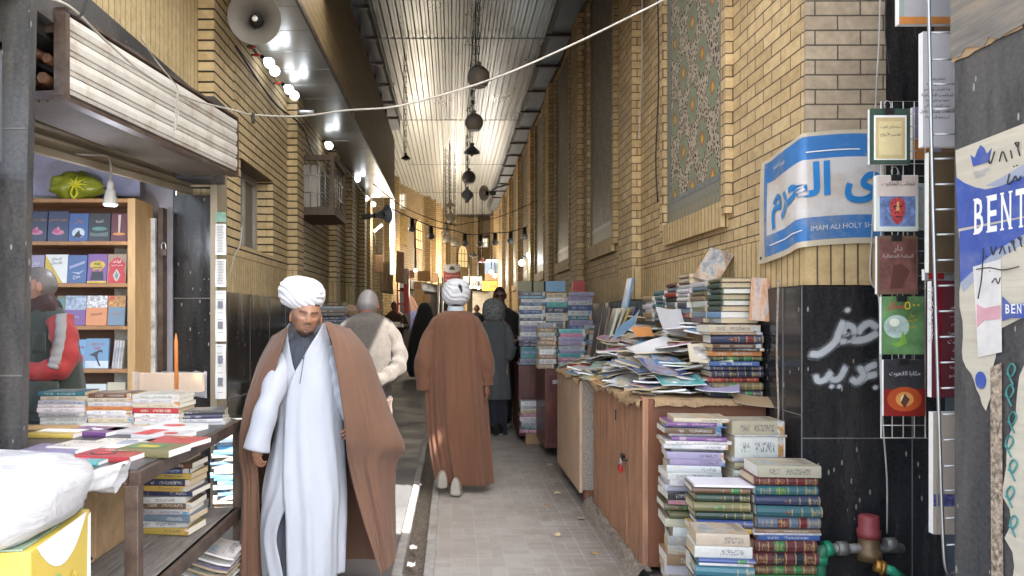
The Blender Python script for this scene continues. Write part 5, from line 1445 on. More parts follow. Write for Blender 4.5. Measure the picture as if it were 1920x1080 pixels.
for i in range(9): q.lathe([(.034,0),(.034,.012)], Matrix.Translation(P(563+i*3,212,7.99)) @ Matrix.Rotation(R(90),4,'Y'), 8)
q.build('coil_insulator', mt['steel'], None, 'ribbed grey cable coil at the top of the left pilaster', 'coil')
# wall lights on the right far side
for i, (px, py, r_) in enumerate(((993,479,.075),(978,493,.075))):
    c = P(px, py, 17.2); t = empty('globe_bulb', ['glowing white globe bulb on the green lit pilaster, upper one','glowing white globe bulb lower left of the other on the right wall'][i], 'bulb', c)
    MB().lathe([(0,r_)]+[(r_*math.cos(R(a)), r_*math.sin(R(a))) for a in range(75,-76,-15)]+[(0,-r_)], Matrix.Translation(c), 16).build('glass', mt['bulb_on'], t)
    MB().tube([c+Vector((0,0,r_)), c+Vector((.03,0,r_+.08)), c+Vector((.15,0,r_+.05))], .02, 6).build('holder', mt['black_metal'], t)
l = bpy.data.lights.new('wall_bulb_light','POINT'); l.energy = 3; l.color = (.8,.95,1); l.shadow_soft_size = .1
lo = bpy.data.objects.new('wall_bulb_light', l); COL.objects.link(lo); lo.location = P(984,486,16.9)
# far lit bulbs
for i, (px, py, Y, r_, lab) in enumerate(((779,507,21,.055,'small lit bulb over the far carton shop'),(896,523,28.6,.07,'lit bulb over the white far shop sign'),(880,539,28.6,.06,'lit bulb left below the white far shop sign'),(897,540,28.8,.06,'lit bulb right below the white far shop sign'),(921,510,28.6,.08,'upper lit bulb before the blue picture board'),(928,517,28.6,.085,'lower lit bulb before the blue picture board'))):
    c = P(px, py, Y); t = empty('bulb', lab, 'bulb', c)
    MB().lathe([(0,r_)]+[(r_*math.cos(R(a)), r_*math.sin(R(a))) for a in range(75,-76,-15)]+[(0,-r_)], Matrix.Translation(c), 14).build('glass', mt['bulb_on'], t)
    MB().tube([c+Vector((0,0,r_)), c+Vector((0,0,r_+.15)), c+Vector((0,0,1.2))], [.03,.03,.01], 6).build('wire', mt['rubber'], t)
for (px, py, Y, e, colr) in ((785,500,23.5,32,(1,.87,.68)),(850,500,29,46,(1,.87,.68)),(915,515,28,32,(1,.92,.8)),(725,430,16.0,6,(1,.9,.72)),(790,540,20,10,(1,.85,.6))):
    l = bpy.data.lights.new('far_lamp_light','POINT'); l.energy = e; l.color = colr; l.shadow_soft_size = .25
    lo = bpy.data.objects.new('far_lamp_light', l); COL.objects.link(lo); lo.location = P(px, py, Y)
# string of unlit dark lamps across the far lane
pts = crom([P(735,392,15),P(770,408,15.5),P(812,425,16),P(850,432,16.5),P(882,440,17),P(920,437,17.3),P(960,434,17.6),P(1000,420,17.8)], 60)
MB().tube(pts, .012, 6).build('cable', mt['rubber'], None, 'dark cable of unlit lamps strung across the far lane', 'cable')
cable([P(700,345,13.5),P(760,390,14),P(840,420,14.5),P(880,418,15),P(940,405,15.5),P(1010,375,16)], .008, mt['rubber'], 'thin dark wire sagging across the lane above the lamp string')
for i, px in enumerate((771,806,871,900,928,955,983)):
    p = min(pts, key=lambda v: abs(848+v.x*1400/v.y-px)); t = empty('string_lamp', 'unlit lamp in a black holder, %s from the left on the string' % wd[i], 'lamp', p, 'unlit lamps strung across the far lane')
    MB().lathe([(0,0),(.045,-.01),(.05,-.14),(.06,-.16),(0,-.16)], Matrix.Translation(p), 12).build('holder', mt['black_metal'], t)
    MB().lathe([(.05,-.16),(.085,-.22),(.075,-.27),(0,-.29)], Matrix.Translation(p), 14).build('glass', mt['glass_grey'], t)
# the long pale cable across the view
cable([P(70,-8,3.3),P(130,12,3.4),P(200,78,3.7),P(280,145,4.1),P(360,186,4.6),P(440,207,5.1),P(475,215,5.1),P(560,218,5.0),P(650,207,4.9),P(740,200,4.8),P(850,172,4.7),P(950,138,4.6),P(1060,90,4.5),P(1160,42,4.4),P(1270,-14,4.3),P(1400,-90,4.2)], .0062, mt['cable_white'], 'long pale cable sagging right across the lane above everyone', 120)
cable([P(475,212,5.09),P(474,222,5.09),P(475,231,5.09)], .012, mt['black_metal'], 'small black clip hanging from the long pale cable', 6, 'clip', 'clip')
cable([P(262,68,4.0),P(290,110,4.2),P(322,150,4.3),P(332,165,4.36),P(334,210,4.36),P(327,245,4.34),P(330,205,4.36),P(333,165,4.36)], .0035, mt['cable_white'], 'thin loose wire dangling over the white shutter box')
cable([P(165,-10,3.4),P(150,30,3.4),P(125,20,3.4)], .006, mt['rubber'], 'short dark wire at the top of the shutter box end', 12)
cable([P(453,425,5.93),P(450,460,5.93),P(440,480,5.93),P(430,520,5.93)], .006, mt['cable_white'], 'thin white wire beside the window frame', 20)

cable([P(1204,-20,6.9),P(1203,150,6.9),P(1198,260,6.9)], .006, mt['cable_white'], 'thin pale wire running down the first wide pilaster', 20)
cable([Vector((RX-.02,6.6,4.6)),Vector((RX-.02,6.55,3.6)),Vector((RX-.025,6.62,2.9)),Vector((RX-.02,6.58,2.5))], .006, mt['rubber'], 'dark wire hanging down the bricks left of the tile panel', 24)
cable([Vector((LX+.03,6.1,3.7)),Vector((LX+.03,7.4,3.62)),Vector((LX+.13,8.3,3.6)),Vector((LX+.03,9.6,3.55)),Vector((LX+.13,11,3.6)),Vector((LX+.03,13.5,3.5))], .01, mt['rubber'], 'slack dark cable clipped along the left bricks under the bulbs', 50)
# ------------------------------------------------------------------ air conditioner in a cage
ac = empty('air_conditioner', 'old air conditioner inside a wooden and wire cage on the left wall', 'air conditioner', (LX, 8.9, 3))
ya, yb_ = 8.6, 9.5; za, zb = 2.72, 3.32; xa = LX+.0; xb = LX+.42
q = MB()
for x in (xa+.02, xb): 
    for y in (ya, yb_): q.box((x-.02,y-.02,za),(x+.02,y+.02,zb))
for z in (za, zb):
    q.box((xa,ya-.025,z-.03),(xb+.025,ya+.025,z+.03)); q.box((xa,yb_-.025,z-.03),(xb+.025,yb_+.025,z+.03)); q.box((xb-.024,ya+.026,z-.03),(xb+.024,yb_-.026,z+.03))
q.build('cage_frame', mt['wood_brown'], ac)
q = MB()
for i in range(1,5): q.tube([(xa+.42*i/5,ya,za),(xa+.42*i/5,ya,zb)], .006, 5); q.tube([(xb,ya+.9*i/5,za),(xb,ya+.9*i/5,zb)], .006, 5)
for z in (za+.2, za+.4): q.tube([(xa,ya,z),(xb,ya,z),(xb,yb_,z)], .006, 5)
q.build('wires', mt['steel'], ac)
q = MB(); q.box((xa,ya+.1,za+.04),(xa+.26,yb_-.1,zb-.06)); un = bevel(q.build('unit', M('old_white_unit', (.42,.4,.36), .5, 0, .1, 4), ac), .01)
q = MB()
for i in range(8): q.box((xa+.262,ya+.16,za+.1+i*.05),(xa+.268,yb_-.16,za+.12+i*.05))
q.build('louvre', mt['steel_dark'], un)
q = MB(); q.box((xa,ya-.03,za-.06),(xb+.03,yb_+.03,za-.031)); q.build('base_board', mt['wood_brown'], ac)
# door-post at the near left of the table with pencil shaped stick
MB().tube([P(331,730,4.05), P(330,640,4.05), P(330,625,4.05)], [.011,.011,.002], 8).build('wooden_stake', M('orange_wood_stick', (.5,.17,.04), .5), None, 'thin pointed orange stick standing behind the book stacks', 'stick')
t = empty('crate', 'light wooden tray wrapped in clear plastic behind the table', 'tray', P(320, 725, 4.3))
a = P(262,735,4.35); b_ = P(378,700,4.35); MB().box((a.x,4.35,a.z),(b_.x,4.4,b_.z)).build('board', mt['wood_light'], t)
m, nt, b = new_mat('clear_plastic'); b.inputs['Base Color'].default_value=(.8,.8,.82,1); b.inputs['Alpha'].default_value=.28; b.inputs['Roughness'].default_value=.15; mt['clear']=m
rows = [[P(248+i*10, 745-j*8+5*mnoise.noise((i*.8,j*.9,2)), 4.3+.05*mnoise.noise((i,j,0))) for i in range(15)] for j in range(7)]
MB().grid(rows).build('plastic_wrap', mt['clear'], t, fix=False)
# ------------------------------------------------------------------ books
def cover_mat(name, kind):
    m, nt, b = new_mat(name)
    oi = nd(nt,'ShaderNodeObjectInfo'); base = oi.outputs['Color']; rn = oi.outputs['Random']
    g = coords(nt, 'Generated'); s = nd(nt,'ShaderNodeSeparateXYZ'); nt.links.new(g, s.inputs[0])
    x, y, z = s.outputs
    spine = mth(nt,'LESS_THAN', y, .07)
    off = nd(nt,'ShaderNodeCombineXYZ'); nt.links.new(mth(nt,'MULTIPLY',rn,37), off.inputs[0]); nt.links.new(mth(nt,'MULTIPLY',rn,91), off.inputs[1])
    av = nd(nt,'ShaderNodeVectorMath', operation='ADD'); nt.links.new(g, av.inputs[0]); nt.links.new(off.outputs[0], av.inputs[1]); v = av.outputs[0]
    def band(a, b_): return mth(nt,'MULTIPLY', mth(nt,'GREATER_THAN', x, a), mth(nt,'LESS_THAN', x, b_))
    mk = noise(nt, mapping(nt, v, (75, 4, 5)), 1, 3, .75)
    marks = mth(nt,'GREATER_THAN', mk.outputs[0], .53)
    zin = mth(nt,'MULTIPLY', mth(nt,'GREATER_THAN', z, .25), mth(nt,'LESS_THAN', z, .75))
    n = noise(nt, mapping(nt, v, (6,6,2)), 1, 6, .7)
    c = mixc(nt, mth(nt,'MULTIPLY', n.outputs[0], .45), base, (.08,.07,.06))
    if kind == 'hard':
        gold = (.36,.26,.10)
        r1 = nd(nt,'ShaderNodeTexWhiteNoise', noise_dimensions='1D'); nt.links.new(rn, r1.inputs['W'])
        lab = mixc(nt, mth(nt,'GREATER_THAN', r1.outputs[0], .5), (.13,.015,.02), (.012,.02,.03))
        lab = mixc(nt, mth(nt,'GREATER_THAN', r1.outputs[0], .8), lab, (.03,.16,.05))
        c = mixc(nt, mth(nt,'MULTIPLY', spine, band(.3,.47)), c, lab)
        c = mixc(nt, mth(nt,'MULTIPLY', mth(nt,'MULTIPLY', spine, band(.62,.75)), mth(nt,'GREATER_THAN', rn, .4)), c, lab)
        ln = mth(nt,'LESS_THAN', mth(nt,'ABSOLUTE', mth(nt,'SUBTRACT', mth(nt,'FRACT', mth(nt,'MULTIPLY', x, 7)), .5)), .06)
        c = mixc(nt, mth(nt,'MULTIPLY', mth(nt,'MULTIPLY', spine, ln), .8), c, gold)
        tx = mth(nt,'MULTIPLY', mth(nt,'MULTIPLY', spine, marks), mth(nt,'MULTIPLY', zin, mth(nt,'MAXIMUM', band(.31,.46), mth(nt,'MAXIMUM', band(.76,.92), band(.1,.2)))))
        c = mixc(nt, mth(nt,'MULTIPLY', tx, .8), c, gold)
        b.inputs['Roughness'].default_value = .45
    else:
        ns = mth(nt,'SUBTRACT', 1, spine)
        pn = noise(nt, mapping(nt, v, (2.6,2.2,1)), 1, 7, .7, 0)
        art = ramp(nt, pn.outputs[0], ((.3,(.02,.035,.09)),(.42,(.1,.26,.42)),(.5,(.55,.52,.45)),(.58,(.45,.2,.06)),(.7,(.09,.18,.07))))
        inset = mth(nt,'MULTIPLY', band(.12,.72), mth(nt,'MULTIPLY', mth(nt,'GREATER_THAN', y, .14), mth(nt,'LESS_THAN', y, .93)))
        c = mixc(nt, mth(nt,'MULTIPLY', mth(nt,'MULTIPLY', ns, inset), .42), c, art)
        tb_ = mth(nt,'MULTIPLY', band(.76,.9), mth(nt,'MULTIPLY', mth(nt,'GREATER_THAN', y, .25), mth(nt,'LESS_THAN', y, .85)))
        mk2 = noise(nt, mapping(nt, v, (14, 45, 1)), 1, 3, .75)
        c = mixc(nt, mth(nt,'MULTIPLY', mth(nt,'MULTIPLY', ns, tb_), mth(nt,'GREATER_THAN', mk2.outputs[0], .52)), c, (.05,.03,.04))
        lum = nd(nt,'ShaderNodeRGBToBW'); nt.links.new(base, lum.inputs[0])
        inkc = mixc(nt, mth(nt,'GREATER_THAN', lum.outputs[0], .25), (.55,.54,.5), (.05,.05,.09))
        tx = mth(nt,'MULTIPLY', mth(nt,'MULTIPLY', spine, marks), mth(nt,'MULTIPLY', zin, mth(nt,'MAXIMUM', band(.15,.33), band(.42,.8))))
        c = mixc(nt, mth(nt,'MULTIPLY', tx, .85), c, inkc)
        c = mixc(nt, mth(nt,'MULTIPLY', mth(nt,'MULTIPLY', spine, band(.86,.97)), mth(nt,'GREATER_THAN', rn, .45)), c, art)
        b.inputs['Roughness'].default_value = .35
    nt.links.new(c, b.inputs['Base Color'])
    bump(nt, b, n.outputs[0], .1, .005)
    return m
mt['hard'] = cover_mat('cloth_bound_cover', 'hard')
mt['soft'] = cover_mat('printed_paper_cover', 'soft')
m, nt, b = new_mat('plain_colour_cover')
oi = nd(nt,'ShaderNodeObjectInfo'); n = noise(nt, coords(nt,'Generated'), 5, 4)
nt.links.new(mixc(nt, mth(nt,'MULTIPLY', n.outputs[0], .2), oi.outputs['Color'], (.2,.2,.2)), b.inputs['Base Color']); b.inputs['Roughness'].default_value = .3
mt['plain'] = m
PAL = {'navy':(.02,.03,.09),'dark green':(.02,.055,.035),'maroon':(.11,.012,.02),'brown':(.12,.06,.03),'black':(.015,.015,.018),'teal':(.02,.13,.16),'sky blue':(.12,.28,.46),
 'white':(.62,.62,.62),'cream':(.52,.46,.34),'pale grey':(.38,.39,.41),'purple':(.16,.05,.22),'pink':(.45,.16,.25),'red':(.36,.025,.03),'orange':(.48,.19,.05),'yellow':(.52,.38,.08),
 'olive':(.14,.13,.055),'lilac':(.3,.27,.42),'grey blue':(.13,.19,.26),'blue':(.035,.09,.27),'tan':(.3,.2,.11),'turquoise':(.08,.36,.36),'green':(.05,.2,.06)}
USED = {}
ORD = ['zeroth','topmost','second','third','fourth','fifth','sixth','seventh','eighth','ninth','tenth','eleventh','twelfth','thirteenth','fourteenth','fifteenth','sixteenth','seventeenth','eighteenth','nineteenth','twentieth','twenty-first','twenty-second','twenty-third','twenty-fourth','twenty-fifth','twenty-sixth','twenty-seventh','twenty-eighth']
def book(Mx, L, D, t, colour, style, label, parts=True, group=None, paper=None, name='book', cat='book', var=.18):
    """Mx: local x along the spine, y away from the spine, z up through the boards"""
    hard = style == 'hard'
    tb = min(.0035, t*.14) if hard else .0012
    ov = .004 if hard else .0008
    sp = min(.35*t, .012) if hard else .0015
    prof = [(D,0),(sp,0),(0,t*.18),(-sp*.35,t*.5),(0,t*.82),(sp,t),(D,t),(D,t-tb),(sp+.004,t-tb),(sp+.004,tb),(D,tb)]
    q = MB(); n = len(prof)
    vs_ = [Mx @ Vector((-L/2, y, z)) for y, z in prof] + [Mx @ Vector((L/2, y, z)) for y, z in prof]
    q.add(vs_, [list(range(n)), list(range(n, 2*n))[::-1]] + [(i, n+i, n+(i+1) % n, (i+1) % n) for i in range(n)])
    pg = MB().box((-L/2+ov, sp+.003, tb), (L/2-ov, D-ov*1.3, t-tb), M=Mx)
    if not parts:
        nq = len(q.f); q.add(pg.v, pg.f, 1)
        o = q.build(name, [mt[style], paper or mt['paper']])
    else:
        o = q.build(name, mt[style])
    # object origin at the book so that generated/object coordinates stay local
    tag(o, label, cat, group)
    if parts: pg.build('pages', paper or mt['paper'], o, fix=False)
    c = PAL[colour] if isinstance(colour, str) else colour
    k = 1+rnd.uniform(-var, var)
    o.color = (*[min(max(x*k*(1+rnd.uniform(-.06,.06)), .004), .8) for x in c], 1)
    return o
def uniq(label):
    USED[label] = USED.get(label, 0)+1
    return label if USED[label] == 1 else label + ', ' + ORD[USED[label]] + ' such'
KIND = {'hard':'hardback','soft':'paperback','plain':'plain book'}
def stack(x, y, z, seq, L, D, rot, where, group, parts=True, jit=.012, jr=3, paper=None):
    """seq from the top down; x, y is the middle of the spine side"""
    N = len(seq)
    for i in range(N-1, -1, -1):
        c, t, st = seq[i][:3]
        l = (seq[i][3] if len(seq[i]) > 3 else L)*rnd.uniform(.94, 1.04); d = D*rnd.uniform(.94, 1.04)
        jx = rnd.uniform(-jit, jit); jy = rnd.uniform(-jit, jit)
        Mx = Matrix.Translation((x+jx, y+jy, z)) @ Matrix.Rotation(R(rot+rnd.uniform(-jr, jr)), 4, 'Z')
        pos = ('topmost' if i == 0 else 'bottom one' if i == N-1 else ORD[i+1] + ' from the top')
        book(Mx, l, d, t, c, st, f"{c} {KIND[st]}, {pos} of {where}", parts, group, paper=(mt['paper_old'] if rnd.random() < .35 else paper))
        z += t+.0008
    return z
def filler(pal, n, t0, t1, st='soft'):
    return [(rnd.choice(pal), rnd.uniform(t0, t1), st if st != 'mix' else rnd.choice(('soft','hard'))) for _ in range(n)]
H_, S_ = 'hard', 'soft'
# --- floor stacks by the black pillar
seqA = [('cream',.018,S_),('purple',.016,S_),('blue',.008,S_,.34),('brown',.026,S_),('white',.012,S_),('purple',.017,S_),('white',.014,S_,.34),('white',.02,S_,.32),('pale grey',.014,S_),('lilac',.032,S_),('lilac',.028,S_),
        ('white',.03,S_),('white',.03,S_),('white',.028,S_),('pale grey',.028,S_),('black',.034,S_),('pink',.022,S_),('olive',.033,H_),('olive',.033,H_),('cream',.036,S_),('white',.04,S_),('pale grey',.04,S_),('cream',.042,S_),('tan',.044,S_),('white',.045,S_),('cream',.045,S_),('navy',.05,S_)]
hh = sum(s[1]+.0008 for s in seqA); k_ = .96/hh; seqA = [(s[0], s[1]*k_, *s[2:]) for s in seqA]
stack(1.30, 3.97, 0, seqA, .29, .22, -6, 'the tall stack against the cabinet end', 'books in the tall stack against the cabinet end', jit=.022, jr=5)
seqB = [('white',.012,'plain',.30),('brown',.034,H_),('dark green',.038,H_),('olive',.045,H_),('dark green',.042,H_),('blue',.038,H_),('yellow',.024,S_),('yellow',.026,S_),('tan',.1,H_),('brown',.1,H_),('navy',.1,H_),('dark green',.1,H_)]
zb_ = .655/sum(s[1] for s in seqB); seqB = [(s[0], s[1]*zb_, *s[2:]) for s in seqB]
stack(1.335, 3.68, 0, seqB, .27, .2, -5, 'the middle floor stack under a children\'s booklet', 'books in the middle floor stack', jit=.01)
seqE = [('cream',.055,S_),('white',.05,S_),('blue',.02,H_),('white',.012,S_),('teal',.05,H_),('blue',.055,H_),('grey blue',.05,H_),('dark green',.06,H_),('brown',.06,H_),('navy',.06,H_)]
ke = .49/sum(s[1] for s in seqE); seqE = [(s[0], s[1]*ke, *s[2:]) for s in seqE]
stack(1.245, 3.42, 0, seqE, .25, .19, -9, 'the low front floor stack', 'books in the low front floor stack', jit=.012, jr=4, paper=mt['paper_old'])
seqC = [('cream',.05,S_),('maroon',.04,H_),('teal',.042,H_),('navy',.042,H_),('teal',.048,H_),('grey blue',.052,H_),('tan',.014,S_,.32),('white',.01,S_,.33),('blue',.022,S_),('maroon',.054,H_),('maroon',.058,H_),('brown',.038,H_),('green',.035,H_),('black',.046,H_),('brown',.025,H_),('dark green',.055,H_),('navy',.05,H_)]
kc = .76/sum(s[1] for s in seqC); seqC = [(s[0], s[1]*kc, *s[2:]) for s in seqC]
zt = stack(1.625, 3.62, 0, seqC, .31, .22, -4, 'the floor stack beside the sprayed pillar', 'books in the floor stack beside the sprayed pillar', jit=.01)
seqD = [('cream',.075,S_),('white',.012,S_),('white',.11,S_),('white',.02,S_),('cream',.05,H_),('white',.05,H_),('tan',.05,H_),('brown',.06,H_),('navy',.3,H_),('brown',.25,H_)]
kd = .935/sum(s[1] for s in seqD); seqD = [(s[0], s[1]*kd, *s[2:]) for s in seqD]
stack(1.62, 3.95, 0, seqD, .27, .2, 2, 'the rear stack of old yellowed books', 'books in the rear floor stack', jit=.01, paper=mt['paper_old'])

# --- limp booklets
def booklet(c, L, D, t, rot, tiltx, tilty, curl, colour, label, seed, group, name='magazine', mat='soft'):
    r = random.Random(seed); nu, nv = 9, 7
    Mx = Matrix.Translation(c) @ Matrix.Rotation(R(rot),4,'Z') @ Matrix.Rotation(R(tiltx),4,'X') @ Matrix.Rotation(R(tilty),4,'Y')
    top, bot = [], []
    ph = r.uniform(0, 6)
    for j in range(nv):
        v = j/(nv-1)-.5; a, b_ = [], []
        for i in range(nu):
            u = i/(nu-1)-.5
            z = curl*(u*u*1.2 + .5*u*v + .35*math.sin(u*4+ph)*abs(v)) + .004*math.sin(9*u+ph)*v
            a.append(Mx @ Vector((u*L, v*D, z+t))); b_.append(Mx @ Vector((u*L, v*D, z)))
        top.append(a); bot.append(b_)
    q = MB(); q.grid(top); 
    o = q.build(name, mt[mat], fix=False); tag(o, label, 'magazine', group)
    k = 1+r.uniform(-.15,.15); o.color = (*[min(x*k,.75) for x in PAL[colour]], 1)
    e = MB(); e.grid([r_[::-1] for r_ in bot])
    ring_t = top[0]+[r_[-1] for r_ in top[1:]]+top[-1][::-1][1:]+[r_[0] for r_ in top[::-1][1:-1]]
    ring_b = bot[0]+[r_[-1] for r_ in bot[1:]]+bot[-1][::-1][1:]+[r_[0] for r_ in bot[::-1][1:-1]]
    m_ = len(ring_t); e.add(ring_b+ring_t, [(i,(i+1)%m_,m_+(i+1)%m_,m_+i) for i in range(m_)])
    e.build('pages', mt['white_paper'] if r.random()<.6 else mt['paper_old'], o)
    return o
HP = ['white','sky blue','cream','lilac','blue','turquoise','white','white','cream','yellow','pink','orange','navy','green','red','purple','grey blue','white','cream','sky blue']
spots = []
rh = random.Random(21)
def heap_z(x, y):   # the heap rises towards the wall and its middle
    a = min(max((x-CX)/.6, 0), 1); e = min(max((y-4.35)/.35, 0), 1); f = min(max((7.1-y)/.7,0),1)
    return 1.02 + .48*a**.65*(.35+.65*e)*(.35+.65*f)
n_h = 185
for i in range(n_h):
    lay = i/(n_h-1)
    if i % 3 == 2: y = rh.uniform(5.85, 7.05); x = rh.uniform(1.08, 1.72)
    else: y = rh.uniform(4.40, 5.9); x = rh.uniform(1.16, 1.66) if y > 4.75 else rh.uniform(1.16, 1.42)
    z = 1.018 + (heap_z(x, y)-1.0)*(.12+.88*lay)*rh.uniform(.75,1.05)
    if x < 1.19: z = 1.02+.04*lay
    colr = rh.choice(HP)
    ly = 'deep in' if lay < .33 else 'midway up' if lay < .66 else 'atop'
    wx = 'lane edge' if x < 1.28 else 'middle' if x < 1.48 else 'wall side'
    wy = 'near end' if y < 4.8 else 'past the padlock' if y < 5.4 else 'before the pale cabinet' if y < 5.9 else 'over the pale cabinet' if y < 6.5 else 'far end'
    lab = uniq(f"{colr} booklet {ly} the heap, {wx}, {wy}")
    tz = rh.uniform(-8,14)*(1+lay)
    booklet((x,y,z), rh.uniform(.22,.30), rh.uniform(.16,.21), rh.uniform(.003,.012), rh.uniform(-40,40)+(90 if rh.random()<.35 else 0), rh.uniform(-9,9)*(1+lay*.5), -12*(x<1.3)*rh.random()+rh.uniform(-8,8), rh.uniform(.0,.05)*(1 if rh.random()<.5 else -.6), colr, lab, i, 'booklets heaped on the cabinets', mat='plain' if i % 5 in (1,3) else 'soft')
# a few that stand out of the heap
def page(px, py, Y, L, D, rot, tx, ty, colour, label, seed, curl=.03, mat='plain', t=.002):
    return booklet(P(px,py,Y), L, D, t, rot, tx, ty, curl, colour, label, seed, 'booklets heaped on the cabinets', mat=mat)
page(1258, 603, 5.0, .25, .19, 25, 66, 10, 'white', 'blank white sheet standing up out of the magazine heap', 501)
page(1175, 612, 5.6, .26, .18, -30, 35, -40, 'sky blue', 'pale blue folded sheet sticking up at the back of the heap', 502)
page(1225, 655, 4.9, .3, .2, 18, 22, -12, 'white', 'white curved leaf lying across the middle of the heap', 503, .06)
o = page(1331, 663, 4.42, .24, .18, -12, 36, -4, 'cream', 'cream booklet with a red title and blue picture tilted on the heap front', 504, .03)
Fm = Matrix.Translation(P(1331,663,4.42)) @ Matrix.Rotation(R(-12),4,'Z') @ Matrix.Rotation(R(36),4,'X') @ Matrix.Rotation(R(-4),4,'Y')
MB().prism([(-.09,-.06),(.03,-.06),(.03,.06),(-.09,.06)], Fm @ Matrix.Translation((0,0,.008)), .001).build('picture', M('blue_sand_picture', (.35,.33,.3), .5, 0, .8, 9), o)
lettering('الولاية', Fm @ Matrix.Translation((.07,0,.014)) @ Matrix.Rotation(R(72),4,'Z'), M('red_title_ink', (.45,.03,.03), .5), o, w=.14)
page(1275, 714, 4.36, .26, .15, 4, 18, 0, 'turquoise', 'turquoise booklet with a pale diamond band at the heap front edge', 505, .01, mat='soft', t=.006)
page(1345, 726, 4.34, .24, .16, -20, 14, 0, 'lilac', 'pale lilac booklet hanging over the near front edge of the heap', 506, .02, t=.004)
page(1245, 690, 4.45, .27, .2, 12, 24, 6, 'blue', 'blue and yellow children\'s booklet slanting on the front of the heap', 507, .02, mat='soft', t=.004)
page(1205, 622, 5.2, .14, .1, 10, 40, 0, 'orange', 'small orange card lying on the middle of the heap', 508, .0)
page(1425, 752, 4.26, .3, .1, -5, 30, 4, 'tan', 'torn brown paper hanging below the hardbacks on the cabinet end', 509, .03)
# --- hardbacks at the end of the cabinet
seqF = [('cream',.05,S_),('tan',.018,S_),('navy',.062,H_),('brown',.03,S_),('black',.02,S_),('orange',.035,S_),('dark green',.036,H_),('blue',.032,S_),('navy',.034,H_),('navy',.045,H_),('red',.034,H_),('olive',.058,H_),('navy',.046,H_)]
kf = .41/sum(s[1] for s in seqF); seqF = [(s[0], s[1]*kf, *s[2:]) for s in seqF]
stack(1.645, 4.33, 1.026, seqF, .30, .22, -3, 'the hardbacks stacked on the cabinet end', 'hardbacks on the cabinet end', jit=.014)
Mx = frame(P(1404,600,4.31), (.10,.10,1), (.9,-.25,0)) @ Matrix.Translation((.125,0,0))
lb_ = book(Mx, .25, .12, .02, 'orange', 'soft', 'orange brown picture book leaning upright against the black pillar', True, None)
# --- rows by the brick wall
carton_sup = bevel(MB().box((1.62,4.42,1.02),(1.80,5.95,1.455)).build('carton', mt['cardboard'], None, 'long carton that holds up the back rows of books', 'carton'))
GP = ['maroon','dark green','brown','navy','black','cream','grey blue','tan','white','red','olive']
seqs = [
 (4.53,[('olive',.026,H_)]+[('dark green',.034,H_)]*5+[('sky blue',.036,S_),('pale grey',.03,S_)],'the matching volumes nearest the brick corner'),
 (4.79,[('white',.03,S_)]+filler(GP,7,.026,.04,'mix'),'the second back stack along the brick wall'),
 (5.05,[('brown',.03,S_)]+filler(GP,9,.026,.04,'mix'),'the tallest back stack along the brick wall'),
 (5.31,filler(GP,8,.028,.04,'mix'),'the fourth back stack along the brick wall'),
 (5.57,filler(['white','cream','grey blue','teal','pale grey','tan'],7,.026,.036,'mix'),'the fifth back stack along the brick wall'),
 (5.82,filler(['white','cream','white','pale grey','tan'],6,.026,.036,S_),'the farthest back stack along the brick wall')]
for y, sq, wh in seqs:
    stack(1.59-.05*(y-4.53), y, 1.457, sq, .235, .215, -90, wh, 'books stacked along the brick wall', jit=.012, jr=4, parts=False)
Mx = Matrix.Translation(P(1338,500,4.9)) @ Matrix.Rotation(R(24),4,'Y') @ Matrix.Rotation(R(-38),4,'Z') @ Matrix.Rotation(R(74),4,'X') @ Matrix.Rotation(R(90),4,'Z') @ Matrix.Translation((0,-.09,0))
book(Mx, .24, .17, .02, 'tan', 'soft', 'tan booklet propped steeply on the back stacks against the brick wall', True)
# --- leaning books and far stacks
for i, (px, dx, c_, h_, lab) in enumerate(((1118,12,'black',.5,'black frame like book leaning at the left of the propped row'),(1128,14,'brown',.46,'brown book second in the propped row'),(1136,20,'cream',.46,'cream book third in the propped row'),(1142,24,'cream',.47,'cream book fourth in the propped row'),(1148,26,'yellow',.48,'yellowish book fifth in the propped row'),(1154,30,'navy',.5,'navy book leaning last in the propped row'),(1160,14,'sky blue',.74,'tall pale blue volume standing behind the propped row'))):
    Y = 6.7+.03*i; b0 = P(px, 607, Y)
    Mx = Matrix.Translation((b0.x,b0.y,1.16 if i<6 else 1.2)) @ Matrix.Rotation(R(dx*.8),4,'Y') @ Matrix.Rotation(R(90),4,'X') @ Matrix.Rotation(R(90),4,'Z') @ Matrix.Translation((h_/2,-.0,0))
    Mx = Matrix.Translation((b0.x,b0.y,1.12)) @ Matrix.Rotation(R(dx*.8),4,'Y') @ frame((0,0,0),(0,0,1),(0,1,0)) @ Matrix.Translation((h_/2,0,0))
    book(Mx, h_, .2, .022, c_, 'plain' if i else 'hard', lab, True, 'books propped in a row on the pale cabinet')
bevel(MB().box((1.3,6.6,.992),(1.82,7.1,1.12)).build('carton', mt['dark'], None, 'dark low carton under the propped books', 'carton'))
bevel(MB().box((1.5,6.45,1.02),(1.81,6.58,1.42)).build('carton', mt['black_metal'], None, 'black upright case right of the propped books', 'case'))
FP = ['white','pale grey','grey blue','sky blue','teal','lilac','blue','cream','navy','white','turquoise']
def far_stack(x, y, z, top, n, w, pal, where, rot=0, D=.2):
    t = (top-z)/n; sq = [(rnd.choice(pal), t*rnd.uniform(.8,1.15), S_) for _ in range(n)]
    s_ = (top-z)/sum(q_[1]+.0008 for q_ in sq); sq = [(a, b_*s_-.0001, c_) for a, b_, c_ in sq]
    stack(x, y, z, sq, w, D, rot, where, 'books in the far cabinet stacks', parts=False, jit=.014, jr=3)
far_stack(.975, 9.02, .905, 1.79, 20, .31, FP, 'the leftmost stack on the red cabinets')
far_stack(1.26, 9.05, .905, 1.78, 16, .26, FP, 'the rear middle stack on the red cabinets')
